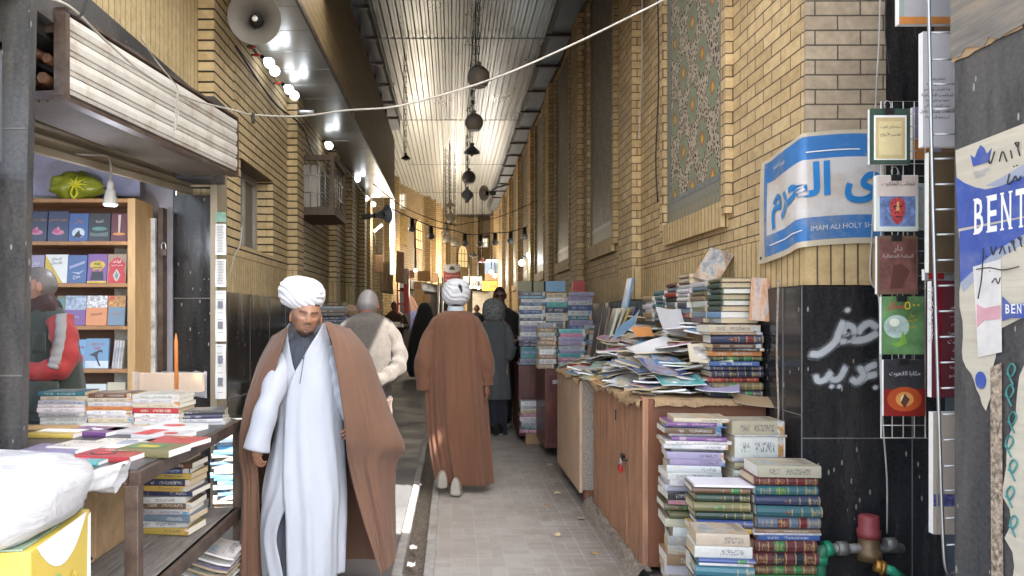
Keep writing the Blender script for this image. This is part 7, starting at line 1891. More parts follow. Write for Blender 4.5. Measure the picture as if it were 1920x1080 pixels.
G = lambda x, s: math.exp(-(x/s)**2)
def ss(a, b_, x):
    t = min(max((x-a)/(b_-a), 0), 1); return t*t*(3-2*t)
def head_verts(Mx, S, skin, hair, res=(72,60), beard=0, hairline='short', eyes='open', brow=(.02,.014,.012), seed=0):
    """sculpted head: face towards local -y; S scales a 23.5 cm head. returns verts, faces, tones"""
    nu, nv = res; vs_, cs = [], []
    a, b_, c = .077, .097, .1175
    feats = [(0,.055,.05,.03,.003),(-.027,.0225,.019,.0075,.007),(.027,.0225,.019,.0075,.007),(0,.02,.012,.010,.002),(-.032,.004,.017,.011,-.0125),(.032,.004,.017,.011,-.0125),
      (-.032,.003,.0115,.007,.0055),(.032,.003,.0115,.007,.0055),(0,.006,.0085,.02,.010),(0,-.015,.0105,.013,.0165),(0,-.028,.0115,.0085,.0225),(-.0135,-.031,.0065,.006,.009),(.0135,-.031,.0065,.006,.009),
      (0,-.039,.014,.0035,-.004),(-.047,-.012,.02,.017,.006),(.047,-.012,.02,.017,.006),(0,-.0515,.02,.0048,.0075),(0,-.0575,.023,.002,-.0045),(0,-.063,.0165,.005,.0075),(0,-.073,.018,.0045,-.0025),(0,-.093,.021,.014,.012),
      (-.028,-.045,.006,.014,-.0035),(.028,-.045,.006,.014,-.0035)]
    for j in range(nv+1):
        ph = -math.pi/2+math.pi*j/nv
        for i in range(nu):
            th = 2*math.pi*i/nu
            d = Vector((math.cos(ph)*math.sin(th), -math.cos(ph)*math.cos(th), math.sin(ph)))
            x, y, z = a*d.x, b_*d.y, c*d.z
            lo = ss(0, 1, -z/c)
            x *= 1-.24*lo
            if d.y > 0: y *= 1-.45*lo+.06*ss(0,.6,z/c)
            else: y *= 1-.10*lo
            if z < -.6*c: z += .006*ss(.6, 1, -z/c)
            x *= 1+.03*G(z-.05,.05)
            dd = 0
            if d.y < .25:
                w = ss(-.25,.35,-d.y)
                for fx_, fz, sx__, sz_, am in feats:
                    dd += am*G(x-fx_, sx__)*G(z-fz, sz_)*w
            y -= dd
            # tone
            t = Vector(skin); front = d.y < .1
            if front:
                t = t.lerp(Vector((skin[0]*1.05,skin[1]*.78,skin[2]*.72)), .5*(G(abs(x)-.04,.02)*G(z+.02,.02)) + .4*G(x,.012)*G(z+.028,.012))
                lip = max(G(x,.021)*G(z+.0525,.0042), G(x,.018)*G(z+.0625,.0048)); t = t.lerp(Vector((.22,.07,.06)), min(lip*1.1,1)*.75)
                t = t.lerp(Vector((.05,.015,.012)), .85*G(x,.021)*G(z+.0575,.0014))
                if abs(x) > .010 and abs(x) < .052:
                    arch = .0215+.004*math.sin((abs(x)-.01)/.042*2.2)-.05*max(abs(x)-.04,0)
                    t = t.lerp(Vector(brow), 1.0*G(z-arch,.005))
                for sx__ in (-1,1):
                    ex = x-sx__*.032
                    if eyes == 'open':
                        e = (ex/.0135)**2+((z-.003)/.0046)**2
                        if e < 1:
                            t = Vector((.45,.42,.4)) if (ex/.0055)**2+((z-.003)/.0055)**2 > 1 else Vector((.02,.012,.01))
                        t = t.lerp(Vector((.02,.012,.01)), .8*G(z-(.0078-.012*(ex/.015)**2*.25),.0013)*(1 if abs(ex)<.016 else 0))
                    elif eyes == 'down':
                        zl = .0005+.0045*(ex/.016)**2
                        t = t.lerp(Vector((.02,.011,.009)), .97*G(z-zl,.0027)*(1 if abs(ex)<.0165 else 0))
                        t = t.lerp(Vector((skin[0]*.72,skin[1]*.66,skin[2]*.62)), .6*G(ex,.016)*G(z-.005,.005))
                    elif eyes == 'dark':
                        e = (ex/.024)**2+((z-.003)/.014)**2
                        if e < 1: t = Vector((.012,.01,.01))
                if beard:
                    nz = .5+.5*mnoise.noise((x*300,y*300,z*300))
                    k_ = .18*ss(-.028,-.06,z)*ss(.018,.040,abs(x)+max(-.058-z,0)*.9) + .9*ss(-.068,-.084,z)
                    k_ = max(k_, ss(.045,.062,abs(x))*ss(.025,-.02,z)*.5)
                    k_ = max(k_, G(x,.024)*G(z+.0435,.0048)*1.1, G(x,.008)*G(z+.076,.006))
                    k_ *= (1-min(lip*1.4,1)); t = t.lerp(Vector(hair), min(k_,1)*beard*(.75+.25*nz))
            hz = 9
            if hairline == 'short': 
                line = .060 if d.y < -.3 else (.045 if d.y < .05 else -.052)
                if z > line and not (d.y < -.3 and z < .06): hz = z-line
                if d.y >= -.3 and d.y < .12 and z < .02: hz = 9
            elif hairline == 'nape':
                if d.y > .1 and z > -.06: hz = z+.06
            if hz < 8:
                t = Vector(hair)*(.8+.4*(.5+.5*mnoise.noise((x*160,y*160,z*90))))
                k2 = 1.035+.012*mnoise.noise((x*90,y*90,z*90)); x *= k2; y *= k2; z *= (1.02 if z > 0 else 1)
            vs_.append(Mx @ Vector((x*S,y*S,z*S))); cs.append(t)
    fs = []
    for j in range(nv):
        for i in range(nu):
            i2 = (i+1) % nu; fs.append((j*nu+i, j*nu+i2, (j+1)*nu+i2, (j+1)*nu+i))
    # ears
    for sg in (-1,1):
        base = len(vs_); n1, n2 = 14, 10
        E_ = Matrix.Translation((sg*.0775,.012,-.006)) @ Matrix.Rotation(sg*R(24),4,'Z') @ Matrix.Rotation(R(-10),4,'X')
        for j in range(n2+1):
            p_ = -math.pi/2+math.pi*j/n2
            for i in range(n1):
                t_ = 2*math.pi*i/n1; yy = math.cos(t_)*math.cos(p_); zz = math.sin(p_); xx = math.sin(t_)*math.cos(p_)
                rr = math.sqrt(yy*yy+zz*zz); dent = .55*G(rr,.55) if sg*xx > 0 else 0
                q_ = Vector((xx*.011 - sg*dent*.010, yy*.018*(1-.25*max(-zz,0)), zz*.032))
                vs_.append(Mx @ ((E_ @ q_)*S)); cs.append(Vector((skin[0]*1.0,skin[1]*.85,skin[2]*.8)))
        for j in range(n2):
            for i in range(n1):
                i2 = (i+1) % n1; fs.append((base+j*n1+i, base+j*n1+i2, base+(j+1)*n1+i2, base+(j+1)*n1+i))
    return vs_, fs, cs

def skin_geo(joints, edges, root=0, sub=2):
    me = bpy.data.meshes.new('skeleton'); me.from_pydata([tuple(j[0]) for j in joints], edges, [])
    o = bpy.data.objects.new('skeleton', me); COL.objects.link(o)
    md = o.modifiers.new('skin','SKIN'); md.use_smooth_shade = True
    for i, sv in enumerate(me.skin_vertices[0].data):
        r = joints[i][1]; sv.radius = (r, r) if not isinstance(r, tuple) else r
        sv.use_root = (i == root)
    s2 = o.modifiers.new('sub','SUBSURF'); s2.levels = sub; s2.render_levels = sub
    dg = bpy.context.evaluated_depsgraph_get(); dg.update()
    ev = o.evaluated_get(dg); m2 = bpy.data.meshes.new_from_object(ev)
    vs_ = [v.co.copy() for v in m2.vertices]; fs = [list(p.vertices) for p in m2.polygons]
    bpy.data.objects.remove(o); bpy.data.meshes.remove(me); bpy.data.meshes.remove(m2)
    return vs_, fs

def hand_geo(wrist, direction, palm_n, curl=.5, S=1.0, side=1):
    """palm with five bent fingers: direction from wrist to knuckles, palm_n out of the palm, thumb on the given side"""
    d = Vector(direction).normalized(); nrm = Vector(palm_n); nrm = (nrm-d*nrm.dot(d)).normalized(); sd = d.cross(nrm)*side
    w = Vector(wrist); V, F_ = [], []
    def add(js, es):
        v, f = skin_geo(js, es, 0, 1); b0 = len(V); V.extend(v); F_.extend([[b0+i for i in x] for x in f])
    add([(w,(.024*S,.017*S)),(w+d*.03*S,(.032*S,.015*S)),(w+d*.065*S,(.037*S,.013*S)),(w+d*.088*S,(.034*S,.011*S))],[(0,1),(1,2),(2,3)])
    for k, (off, L, r) in enumerate(((.030,.072,.0085),(.010,.082,.009),(-.010,.076,.0085),(-.029,.060,.0075))):
        p = w+d*.07*S+sd*off*S*.9; ang = 0; js = [(p, r*S)]
        dirn = d+sd*off*2.0
        p = w+d*(.09-.004*abs(k-1))*S+sd*off*S; js.append((p, r*S*1.05))
        for q_, fr in enumerate((.45,.32,.23)):
            ang += curl*(.75 if q_ else .5)*(1+.08*k)
            dv = (dirn.normalized()*math.cos(ang)+nrm*math.sin(ang)); p = p+dv*L*fr*S; js.append((p, r*S*(.95-.13*q_)))
        add(js, [(i,i+1) for i in range(len(js)-1)])
    p = w+d*.022*S+sd*.02*S; js = [(p,.013*S)]
    for q_, (L, aa) in enumerate(((.035,.75),(.032,.4),(.026,.15))):
        dv = (d*math.cos(aa)+sd*math.sin(aa)+nrm*(.25+.5*curl*q_*.6)).normalized(); p = p+dv*L*S; js.append((p,(.0125-.0015*q_)*S))
    add(js, [(0,1),(1,2),(2,3)])
    return V, F_

def person(label, Mh, S, skin, hair, joints, edges, hands=(), group=None, **kw):
    q = MB(); cols = []
    v, f, c = head_verts(Mh, S, skin, hair, **kw)
    q.add(v, f, 0, True); cols += c
    v, f = skin_geo(joints, edges); q.add(v, f, 0, True); cols += [Vector(skin)*.93]*len(v)
    for h in hands:
        v, f = hand_geo(*h); q.add(v, f, 0, True); cols += [Vector((skin[0]*.95,skin[1]*.85,skin[2]*.8))]*len(v)
    o = q.build('person', mt['skin'], None, label, 'person', group)
    a_ = o.data.attributes.new('tone','FLOAT_COLOR','POINT'); flat = []
    for c in cols: flat += [c[0],c[1],c[2],1]
    a_.data.foreach_set('color', flat)
    return o

def fold_fn(seed, ks=(7,11,17), drift=1.2):
    r = random.Random(seed); ph = [(k, r.uniform(0,6.28), r.uniform(-drift,drift), r.uniform(.6,1.0)/(1+i*.45)) for i, k in enumerate(ks)]
    def f(u, v):
        s_ = 0
        for k, p, d_, a in ph:
            w = math.sin(k*2*math.pi*u+p+d_*v*3+.5*math.sin(v*5+p)); s_ += a*(math.copysign(abs(w)**.8, w))
        return s_/2 + .35*mnoise.noise((u*14, v*4+seed, seed))
    return f
def loft(rings, n=96, m=60, amp=(0,.02), seed=1, ks=(7,11,17), open_=None, drift=1.2, cap=False):
    """rings: (cx, cy, z, rx, ry) from the top down, smoothed; amp in metres from top to hem"""
    cs = crom([(r[0],r[1],r[2]) for r in rings], m); rr = crom([(r[3],r[4],0) for r in rings], m)
    f = fold_fn(seed, ks, drift); rows = []
    for j in range(m):
        v = j/(m-1); A = amp[0]+(amp[1]-amp[0])*v; row = []
        for i in range(n):
            u = i/n; th = 2*math.pi*u
            d = A*f(u, v)
            row.append(Vector((cs[j].x+(rr[j].x+d)*math.cos(th), cs[j].y+(rr[j].y+d)*math.sin(th), cs[j].z)))
        rows.append(row)
    q = MB().grid(rows, closed=True)
    if cap:
        b0 = len(q.v); c = sum(rows[0], Vector())/n; q.v.append(c+Vector((0,0,.004)))
        for i in range(n): q.f.append([i,(i+1)%n,b0]); q.mi.append(0); q.sm.append(True)
    return q
def garment(q, name, mat, parent, th=.006, sub=0):
    o = q.build(name, mat, parent, fix=True)
    md = o.modifiers.new('thickness','SOLIDIFY'); md.thickness = th; md.offset = -1
    return o
def drape(cols, nu, nv, amp, seed, ks=(9,15,23), drift=.6, ampf=None):
    """open cloth from columns of points (top to hem)"""
    V_ = [crom(c, nv) for c in cols]; f = fold_fn(seed, ks, drift); rows = []
    for j in range(nv): rows.append(crom([c[j] for c in V_], nu))
    out = []
    for j in range(nv):
        v = j/(nv-1); row = []
        for i in range(nu):
            u = i/(nu-1); p = rows[j][i]
            t1 = rows[j][min(i+1,nu-1)]-rows[j][max(i-1,0)]; t2 = rows[min(j+1,nv-1)][i]-rows[max(j-1,0)][i]
            nrm = t1.cross(t2); nrm = nrm.normalized() if nrm.length > 1e-9 else Vector((0,-1,0))
            A = (amp[0]+(amp[1]-amp[0])*ss(0,.7,v))*(ampf(u,v) if ampf else 1)
            row.append(p+nrm*A*f(u,v))
        out.append(row)
    return MB().grid(out)
def sleeve(pts, rad, seed, n=20, m=30, amp=.006, k=6, flat=1.0):
    c = crom(pts, m); rr = [crom([(r,0,0) for r in rad], m)[i].x for i in range(m)]
    r_ = random.Random(seed); p0 = r_.uniform(0,6)
    q = MB(); ref = None; rows = []
    for i in range(m):
        t = (c[min(i+1,m-1)]-c[max(i-1,0)]).normalized()
        if ref is None: ref = t.cross(Vector((0,1,0))).normalized()
        ref = (ref-t*ref.dot(t)).normalized(); u = t.cross(ref); v = i/(m-1)
        row = []
        for j in range(n):
            a = 2*math.pi*j/n
            d = amp*(math.sin(v*k*6.28+p0+1.2*math.sin(a))*(.4+.6*G(v-.5,.3)) + .8*mnoise.noise((math.cos(a)*1.5+seed, math.sin(a)*1.5, v*7)))
            row.append(c[i]+ref*((rr[i]+d)*math.cos(a))+u*((rr[i]*flat+d)*math.sin(a)))
        rows.append(row)
    return q.grid(rows, closed=True)
def turban(c, rx, ry, rz, rot, seed, name, parent, wraps=5, slant=.55):
    rows = []; nu, nv = 90, 64
    Mx = Matrix.Translation(c) @ rot
    for j in range(nv+1):
        ph = -math.pi/2+math.pi*j/nv; row = []
        for i in range(nu):
            th = 2*math.pi*i/nu; d = Vector((math.cos(ph)*math.cos(th), math.cos(ph)*math.sin(th), math.sin(ph)))
            p = Vector([math.copysign(abs(x)**.86, x) for x in d])
            w = (d.z + slant*d.x*math.copysign(1, -d.y)*.5 + .25*math.sin(th*2+seed))*wraps + .35*mnoise.noise(d*2+Vector((seed,0,0)))
            fr = w-math.floor(w)
            rdg = (1-abs(2*fr-1))**.5*.085-.035
            if d.z < -.75: rdg *= .3
            k_ = 1+rdg+.03*mnoise.noise(d*4+Vector((seed,3,0)))+.012*mnoise.noise(Vector((d.x*5+d.z*12,d.y*5,d.z*14+seed)))
            row.append(Mx @ Vector((p.x*rx*k_, p.y*ry*k_, p.z*rz*(1+.5*rdg))))
        rows.append(row)
    return MB().grid(rows, closed=True).build(name, mt['turban'], parent)
def rotm(yaw=0, pitch=0, roll=0):
    return Matrix.Rotation(R(yaw),4,'Z') @ Matrix.Rotation(R(pitch),4,'X') @ Matrix.Rotation(R(roll),4,'Y')
def shoe(c, yaw, mat, parent, L=.28, pitch=0):
    """toe towards local -y"""
    Mx = Matrix.Translation(c) @ rotm(yaw, pitch)
    rows = []
    for i in range(13):
        t = i/12; y = L*(.42-t); w_ = .036+.014*math.sin(t*math.pi*1.05)-(.02*ss(.85,1,t)); h = .10*(1-ss(.25,.7,t))+.05-(.02*ss(.85,1,t)); row = []
        for k in range(12):
            a = math.pi*k/11; row.append(Mx @ Vector((w_*math.cos(a), y, .025+(h-.02)*math.sin(a)**.8)))
        rows.append(row)
    q = MB().grid(rows); q.f.append([q_ for q_ in range(12)]); q.mi.append(0); q.sm.append(False)
    q.f.append([12*12+q_ for q_ in range(12)][::-1]); q.mi.append(0); q.sm.append(False)
    s_ = q.build('shoe', mat, parent)
    pr = [(math.copysign(1, math.cos(2*math.pi*i/24))*abs(math.cos(2*math.pi*i/24))**.7*.05, -.08*L/.28+L*.52*math.sin(2*math.pi*i/24)+.06*0+ .0) for i in range(24)]
    MB().prism([(x, y-.0) for x, y in pr], Mx @ Matrix.Translation((0,0,0)), .03).build('sole', mt['sole'], s_)

# ---- the cleric walking towards the camera
S1 = 345; Y1p = 4.05
hc = P(574, 594, 4.02)
Mh = Matrix.Translation(hc) @ rotm(19, 0, 6)
sk1 = (.31,.17,.105)
nk = P(572, 640, 4.09); ch = P(570, 690, 4.1); hp = P(568, 860, 4.1)
js = [(hp,.11),(P(568,780,4.1),.11),(ch,.12),(P(571,650,4.1),.062),(P(573,615,4.07),.056),
      (P(533,660,4.1),.05),(P(508,745,4.0),.042),(P(484,815,3.93),.03),(P(482,832,3.915),.024),
      (P(608,660,4.1),.05),(P(640,745,4.08),.036),(P(664,782,4.03),.028),(P(667,790,4.02),.024),
      (P(548,880,4.08),.085),(P(540,985,4.02),.06),(P(536,1090,4.05),.042),(P(590,880,4.1),.085),(P(600,985,4.12),.06),(P(612,1085,4.2),.042)]
es = [(0,1),(1,2),(2,3),(3,4),(2,5),(5,6),(6,7),(7,8),(2,9),(9,10),(10,11),(11,12),(0,13),(13,14),(14,15),(0,16),(16,17),(17,18)]
p1 = person('cleric in white turban and open brown cloak walking towards the camera, looking down', Mh, 1.0, sk1, (.018,.012,.010), js, es,
  hands=[(P(482,830,3.915),(.02,-.12,-1),(.5,.6,.0),.8,.92,-1),(P(667,790,4.02),(-.5,-.5,-.8),(-.4,.8,0),1.1,.88,1)],
  res=(132,112), beard=1.0, hairline='short', eyes='down')
turban(P(566,550,4.045), .122, .134, .085, rotm(12, 17, 9), 3.1, 'turban', p1, 3.2, .9)
# charcoal gown under the robe, with stand collar
q = loft([(nk.x,4.07,1.405,.058,.06),(nk.x,4.08,1.375,.064,.068),(ch.x,4.09,1.34,.105,.085),(ch.x,4.1,1.27,.14,.105),(ch.x,4.1,1.1,.15,.11),(hp.x,4.1,.75,.15,.10),(hp.x-.03,4.07,.4,.15,.12),(hp.x-.04,4.06,.12,.16,.13)], 72, 60, (.001,.016), 5)
gown = garment(q, 'gown', mt['dark_shirt'], p1)
q = MB(); q.tube(crom([P(572,656,3.965),P(567,690,3.945),P(562,720,3.945)],12), .0018, 5); gl_ = q.build('placket', mt['blackish'], gown)
for py in (652, 672): MB().lathe([(0,.002),(.004,.002),(.005,0)], Matrix.Translation(P(572 if py<660 else 569,py,3.955 if py<660 else 3.948)) @ Matrix.Rotation(R(90),4,'X'), 10).build('button', mt['blackish'], gown)
# white robe, wrapped over at the front, opening again at the hem
RB = [  # py, left px, right px, depth/width, opening left px, opening right px
 (606,540,607,1.0,538,604),(622,531,611,.8,540,598),(650,523,620,.72,546,583),(680,519,628,.7,553,568),(703,517,633,.7,560,556),(735,517,637,.7,562,546),(780,517,641,.7,566,541),(830,510,644,.7,566,540),(880,498,645,.72,566,540),(925,490,646,.74,556,543),
 (960,487,645,.76,535,547),(1000,486,644,.78,524,548),(1040,488,643,.8,532,549),(1076,491,641,.82,541,550)]
def robe_rows(m=84, n=110):
    tab = [crom([(r[k],r[k+1],r[k+2]) for r in RB], m) for k in (0,3)]
    f = fold_fn(11, (5,9,14,21), 1.0); rows = []
    for j in range(m):
        py, xl, xr = tab[0][j]; asp, ol, orr = tab[1][j]; v = j/(m-1)
        a = P(xl,py,Y1p); b_ = P(xr,py,Y1p); cx = (a.x+b_.x)/2; rx = (b_.x-a.x)/2; ry = rx*asp
        def ang(px):
            k_ = min(max((P(px,py,Y1p).x-cx)/rx,-.97),.97); return -math.acos(k_)
        t0 = ang(orr); t1 = ang(ol)+2*math.pi; row = []
        for i in range(n):
            u = i/(n-1); th = t0+(t1-t0)*u
            A = .002+.018*ss(.25,1,v); d = A*f(u,v)*ss(0,.06,u)*(.3+.7*ss(0,.1,1-u))
            lay = .010*ss(.12,0,u) - .012*ss(.12,0,1-u)*ss(.25,.4,v)
            r1, r2 = rx+d+lay, ry+d+lay
            row.append(Vector((cx+r1*math.cos(th), Y1p+.035+r2*math.sin(th), a.z)))
        rows.append(row)
    return MB().grid(rows)
rbo = garment(robe_rows(), 'robe', mt['white_robe'], p1, .005)
garment(sleeve([P(535,668,4.06),P(516,722,3.98),P(497,780,3.92),P(481,844,3.90)], [.045,.062,.062,.068], 4, amp=.005, k=3), 'sleeve', mt['white_robe'], p1, .004)
garment(sleeve([P(606,655,4.09),P(636,730,4.07),P(660,785,4.03)], [.06,.055,.045], 6, amp=.006), 'sleeve', mt['white_robe'], p1, .004)
# the cloak, from its one front edge round the back to the other
CL = [
 [(609,603,4.0),(621,640,3.93),(632,700,3.885),(642,770,3.87),(648,825,3.89),(652,862,3.93),(666,925,3.95),(688,1000,3.95),(714,1079,3.95)],
 [(622,605,4.02),(640,640,3.93),(655,705,3.89),(668,775,3.89),(676,830,3.91),(676,870,3.94),(690,930,3.96),(706,1000,3.96),(722,1072,3.96)],
 [(640,611,4.05),(666,652,3.97),(684,710,3.94),(700,775,3.94),(712,832,3.95),(702,872,3.98),(712,935,4.0),(722,1000,4.0),(731,1062,4.0)],
 [(656,617,4.11),(690,660,4.08),(712,720,4.07),(734,785,4.06),(754,840,4.05),(741,868,4.09),(738,930,4.1),(739,990,4.1),(741,1045,4.1)],
 [(640,614,4.2),(668,660,4.25),(685,720,4.27),(700,790,4.28),(706,850,4.3),(700,880,4.3),(705,940,4.3),(706,1000,4.3),(706,1050,4.3)],
 [(575,600,4.18),(575,655,4.28),(575,720,4.31),(575,790,4.33),(575,850,4.35),(575,900,4.36),(575,950,4.37),(575,1000,4.38),(575,1050,4.38)],
 [(512,628,4.19),(488,680,4.24),(476,740,4.25),(470,800,4.26),(470,850,4.27),(474,900,4.28),(472,960,4.28),(468,1020,4.28),(466,1070,4.28)],
 [(521,626,4.1),(490,680,4.06),(466,740,4.04),(455,800,4.03),(453,850,4.04),(459,900,4.08),(459,960,4.08),(456,1020,4.08),(453,1088,4.08)],
 [(530,618,4.04),(509,660,3.99),(488,715,3.98),(474,775,3.98),(464,830,4.0),(468,885,4.06),(470,950,4.06),(470,1015,4.06),(472,1088,4.06)],
 [(541,611,3.995),(529,648,3.955),(513,700,3.95),(499,750,3.96),(488,800,3.985),(482,850,4.06),(485,920,4.09),(488,1000,4.09),(490,1088,4.09)]]
cl = drape([[P(*q_) for q_ in c_] for c_ in CL], 170, 90, (.004,.021), 17, (4,7,13,19), .9, lambda u, v: .35+.65*ss(0,.06,u)*ss(0,.06,1-u))
garment(cl, 'cloak', mt['aba'], p1, .005)
shoe(P(540,1112,4.0)+Vector((0,-.02,.0)), 8, mt['shoe_black'], p1); shoe(P(612,1095,4.2), -6, mt['shoe_black'], p1, pitch=0)

# ---- second cleric, seen from behind
Y2 = 6.38
def px2(y, xl, xr, asp=.62, Y=Y2, dy=0):
    a = P(xl,y,Y); b_ = P(xr,y,Y); return ((a.x+b_.x)/2, Y+dy, a.z, (b_.x-a.x)/2, (b_.x-a.x)/2*asp)
js = [(P(856,770,Y2),.12),(P(855,690,Y2),.13),(P(855,610,Y2),.13),(P(855,590,Y2),.06),(P(855,565,Y2-.02),.056),(P(818,620,Y2),.05),(P(802,690,Y2),.04),(P(800,722,Y2-.05),.03),(P(892,620,Y2),.05),(P(908,690,Y2),.04),(P(913,724,Y2-.03),.028),
      (P(838,800,Y2),.08),(P(836,860,Y2+.1),.05),(P(834,895,Y2+.18),.04),(P(870,800,Y2),.08),(P(862,860,Y2-.02),.05),(P(856,905,Y2-.06),.04)]
es = [(0,1),(1,2),(2,3),(3,4),(2,5),(5,6),(6,7),(2,8),(8,9),(9,10),(0,11),(11,12),(12,13),(0,14),(14,15),(15,16)]
p2 = person('cleric in white turban and rust brown cloak walking away down the paved lane', Matrix.Translation(P(855,561,Y2-.02)) @ rotm(186,-4,0), .98, (.2,.09,.055), (.025,.018,.015), js, es,
   hands=[(P(913,722,Y2-.03),(.1,-.1,-1),(-1,.2,0),.6,.95,1)], hairline='nape', eyes='open')
turban(P(855,549,Y2-.02), .119, .126, .118, rotm(186,6,-4), 5.7, 'turban', p2, 3.0, 1.0)
MB().prism([(-.018,.02),(-.002,.03),(.022,.012),(.028,-.035),(.02,-.048),(.004,-.02)], frame(P(861,538,Y2-.142), (1,0,0), (0,.35,1)), -.016).build('turban_gap', mt['dark'], p2)
garment(loft([(P(855,0,Y2).x,Y2-.01,P(0,572,Y2).z,.068,.07),(P(855,0,Y2).x,Y2,P(0,590,Y2).z,.082,.085)], 40, 8, (0,.001), 1), 'collar', mt['pale_blue'], p2)
garment(loft([px2(583,833,877,.9),px2(590,820,889,.75),px2(600,809,899,.62),px2(618,803,904,.55),px2(650,801,905,.56),px2(690,800,907,.56),px2(735,800,911,.56),px2(800,803,916,.55),px2(860,812,920,.52),px2(906,821,923,.5)], 150, 90, (.002,.030), 23, (6,10,17,24), drift=.5), 'cloak', mt['aba2'], p2, .006)
for pts, rad, sd in (([(822,606),(803,640),(795,690),(795,731)],[.05,.075,.075,.068],3),([(888,606),(904,640),(911,690),(913,722)],[.05,.07,.065,.055],8)):
    garment(sleeve([P(x,y,Y2-.01) for x,y in pts], rad, sd, n=40, amp=.011, k=1.5), 'cloak_sleeve', mt['aba2'], p2, .006)
shoe(P(855,927,Y2-.13), 176, mt['shoe'], p2, .27); shoe(P(828,912,Y2-.10), 186, mt['shoe'], p2, .24, pitch=-6)
garment(sleeve([P(838,830,Y2+.04),P(834,896,Y2+.12)], [.06,.05], 2), 'trouser_leg', mt['dark_shirt'], p2); garment(sleeve([P(862,830,Y2-.02),P(856,915,Y2-.08)], [.06,.05], 2), 'trouser_leg', mt['dark_shirt'], p2)

# ---- grey haired man with hands behind his back
Y3 = 5.65
def px3(y, xl, xr, asp=.6, dy=0): return px2(y, xl, xr, asp, Y3, dy)
js = [(P(690,760,Y3),.11),(P(690,700,Y3),.11),(P(690,620,Y3),.13),(P(690,598,Y3),.06),(P(690,575,Y3+.02),.055),(P(645,630,Y3),.035),(P(640,690,Y3-.05),.03),(P(690,715,Y3-.17),.03),(P(735,630,Y3),.035),(P(743,685,Y3-.07),.03),(P(706,715,Y3-.19),.03),
      (P(672,800,Y3),.08),(P(668,890,Y3),.05),(P(666,960,Y3),.04),(P(712,800,Y3),.08),(P(716,890,Y3+.08),.05),(P(716,950,Y3+.12),.04)]
p3 = person('grey haired man in a tweed jacket walking away with hands clasped behind', Matrix.Translation(P(690,572,Y3+.02)) @ rotm(176,14,0), 1.0, (.3,.15,.1), (.19,.19,.19), js, es,
   hands=[(P(704,713,Y3-.19),(-1,-.2,-.5),(0,-1,0),.7,.9,1)], hairline='short', eyes='open', res=(80,64))
jk = garment(loft([px3(586,676,706,.9),px3(592,664,717,.75),px3(602,644,734,.6),px3(620,636,742,.55),px3(660,640,742,.58),px3(700,648,734,.6),px3(735,646,734,.62),px3(752,645,733,.62)], 100, 60, (.001,.012), 31, (4,7,13)), 'jacket', mt['tweed'], p3)
garment(loft([px3(580,680,701,1),px3(592,674,708,1)], 30, 6, (0,0), 1), 'collar', mt['tweed'], p3)
for pts, rad, sd in (([(722,612,0),(745,650,-.02),(746,685,-.08),(726,706,-.16),(706,716,-.2)],[.07,.062,.062,.055,.05],5),([(658,612,0),(636,650,-.02),(638,688,-.08),(665,706,-.15),(690,716,-.18)],[.07,.062,.06,.055,.05],9)):
    garment(sleeve([P(x,y,Y3+d) for x,y,d in pts], rad, sd, n=26, m=44, amp=.009, k=5), 'sleeve', mt['tweed'], p3)
garment(loft([px3(742,652,728,.62),px3(762,652,729,.62)], 60, 8, (.001,.004), 2), 'shirt_hem', mt['pale_blue'], p3)
for x, d, sd in ((672,0,3),(712,.06,4)): garment(sleeve([P(x,745,Y3),P(x-1,850,Y3+d),P(x,958,Y3+d)], [.095,.075,.06], sd, amp=.008), 'trouser_leg', mt['brown_trousers'], p3)
shoe(P(666,968,Y3-.03), 176, mt['shoe_black'], p3); shoe(P(716,958,Y3+.1), 180, mt['shoe_black'], p3)

# ---- woman in a black chador
Y4 = 17.6
def pxn(Y): return lambda y, xl, xr, asp=.7: px2(y, xl, xr, asp, Y)
f4 = pxn(Y4)
def simple_joints(Y, cx, ytop, yhip, yfoot, w):
    k_ = lambda x, y, d=0: P(x, y, Y+d)
    sh = ytop+(yhip-ytop)*.3
    return ([(k_(cx,yhip),.10),(k_(cx,(yhip+sh)/2),.10),(k_(cx,sh),.11),(k_(cx,ytop+(sh-ytop)*.6),.055),(k_(cx,ytop+(sh-ytop)*.4),.05),(k_(cx-w,sh+4),.045),(k_(cx-w*1.15,(yhip+sh)/2+4),.036),(k_(cx-w*1.1,yhip,-.05),.026),(k_(cx+w,sh+4),.045),(k_(cx+w*1.15,(yhip+sh)/2+4),.036),(k_(cx+w*1.1,yhip,-.05),.026),
       (k_(cx-w*.5,yhip+8),.075),(k_(cx-w*.5,(yhip+yfoot)/2+4),.05),(k_(cx-w*.5,yfoot-3),.035),(k_(cx+w*.5,yhip+8),.075),(k_(cx+w*.5,(yhip+yfoot)/2+4),.05),(k_(cx+w*.5,yfoot-3),.035)], es)
j4, e4 = simple_joints(Y4, 790, 575, 645, 708, 12)
p4 = person('woman wrapped head to foot in a black chador walking away', Matrix.Translation(P(795,580,Y4)) @ rotm(200,0,0), .95, (.3,.16,.11), (.02,.02,.02), j4, e4, res=(40,32))
garment(loft([f4(567,794,797,1),f4(569,789,802,1),f4(576,784,808,1),f4(587,781,811,.95),f4(602,776,814,.8),f4(630,768,818,.7),f4(660,763,818,.7),f4(690,762,812,.7),f4(706,768,806,.7)], 70, 50, (.002,.03), 41, (5,9,14), cap=True), 'chador', mt['black_cloth'], p4)
shoe(P(792,709,Y4-.1), 180, mt['shoe_black'], p4)
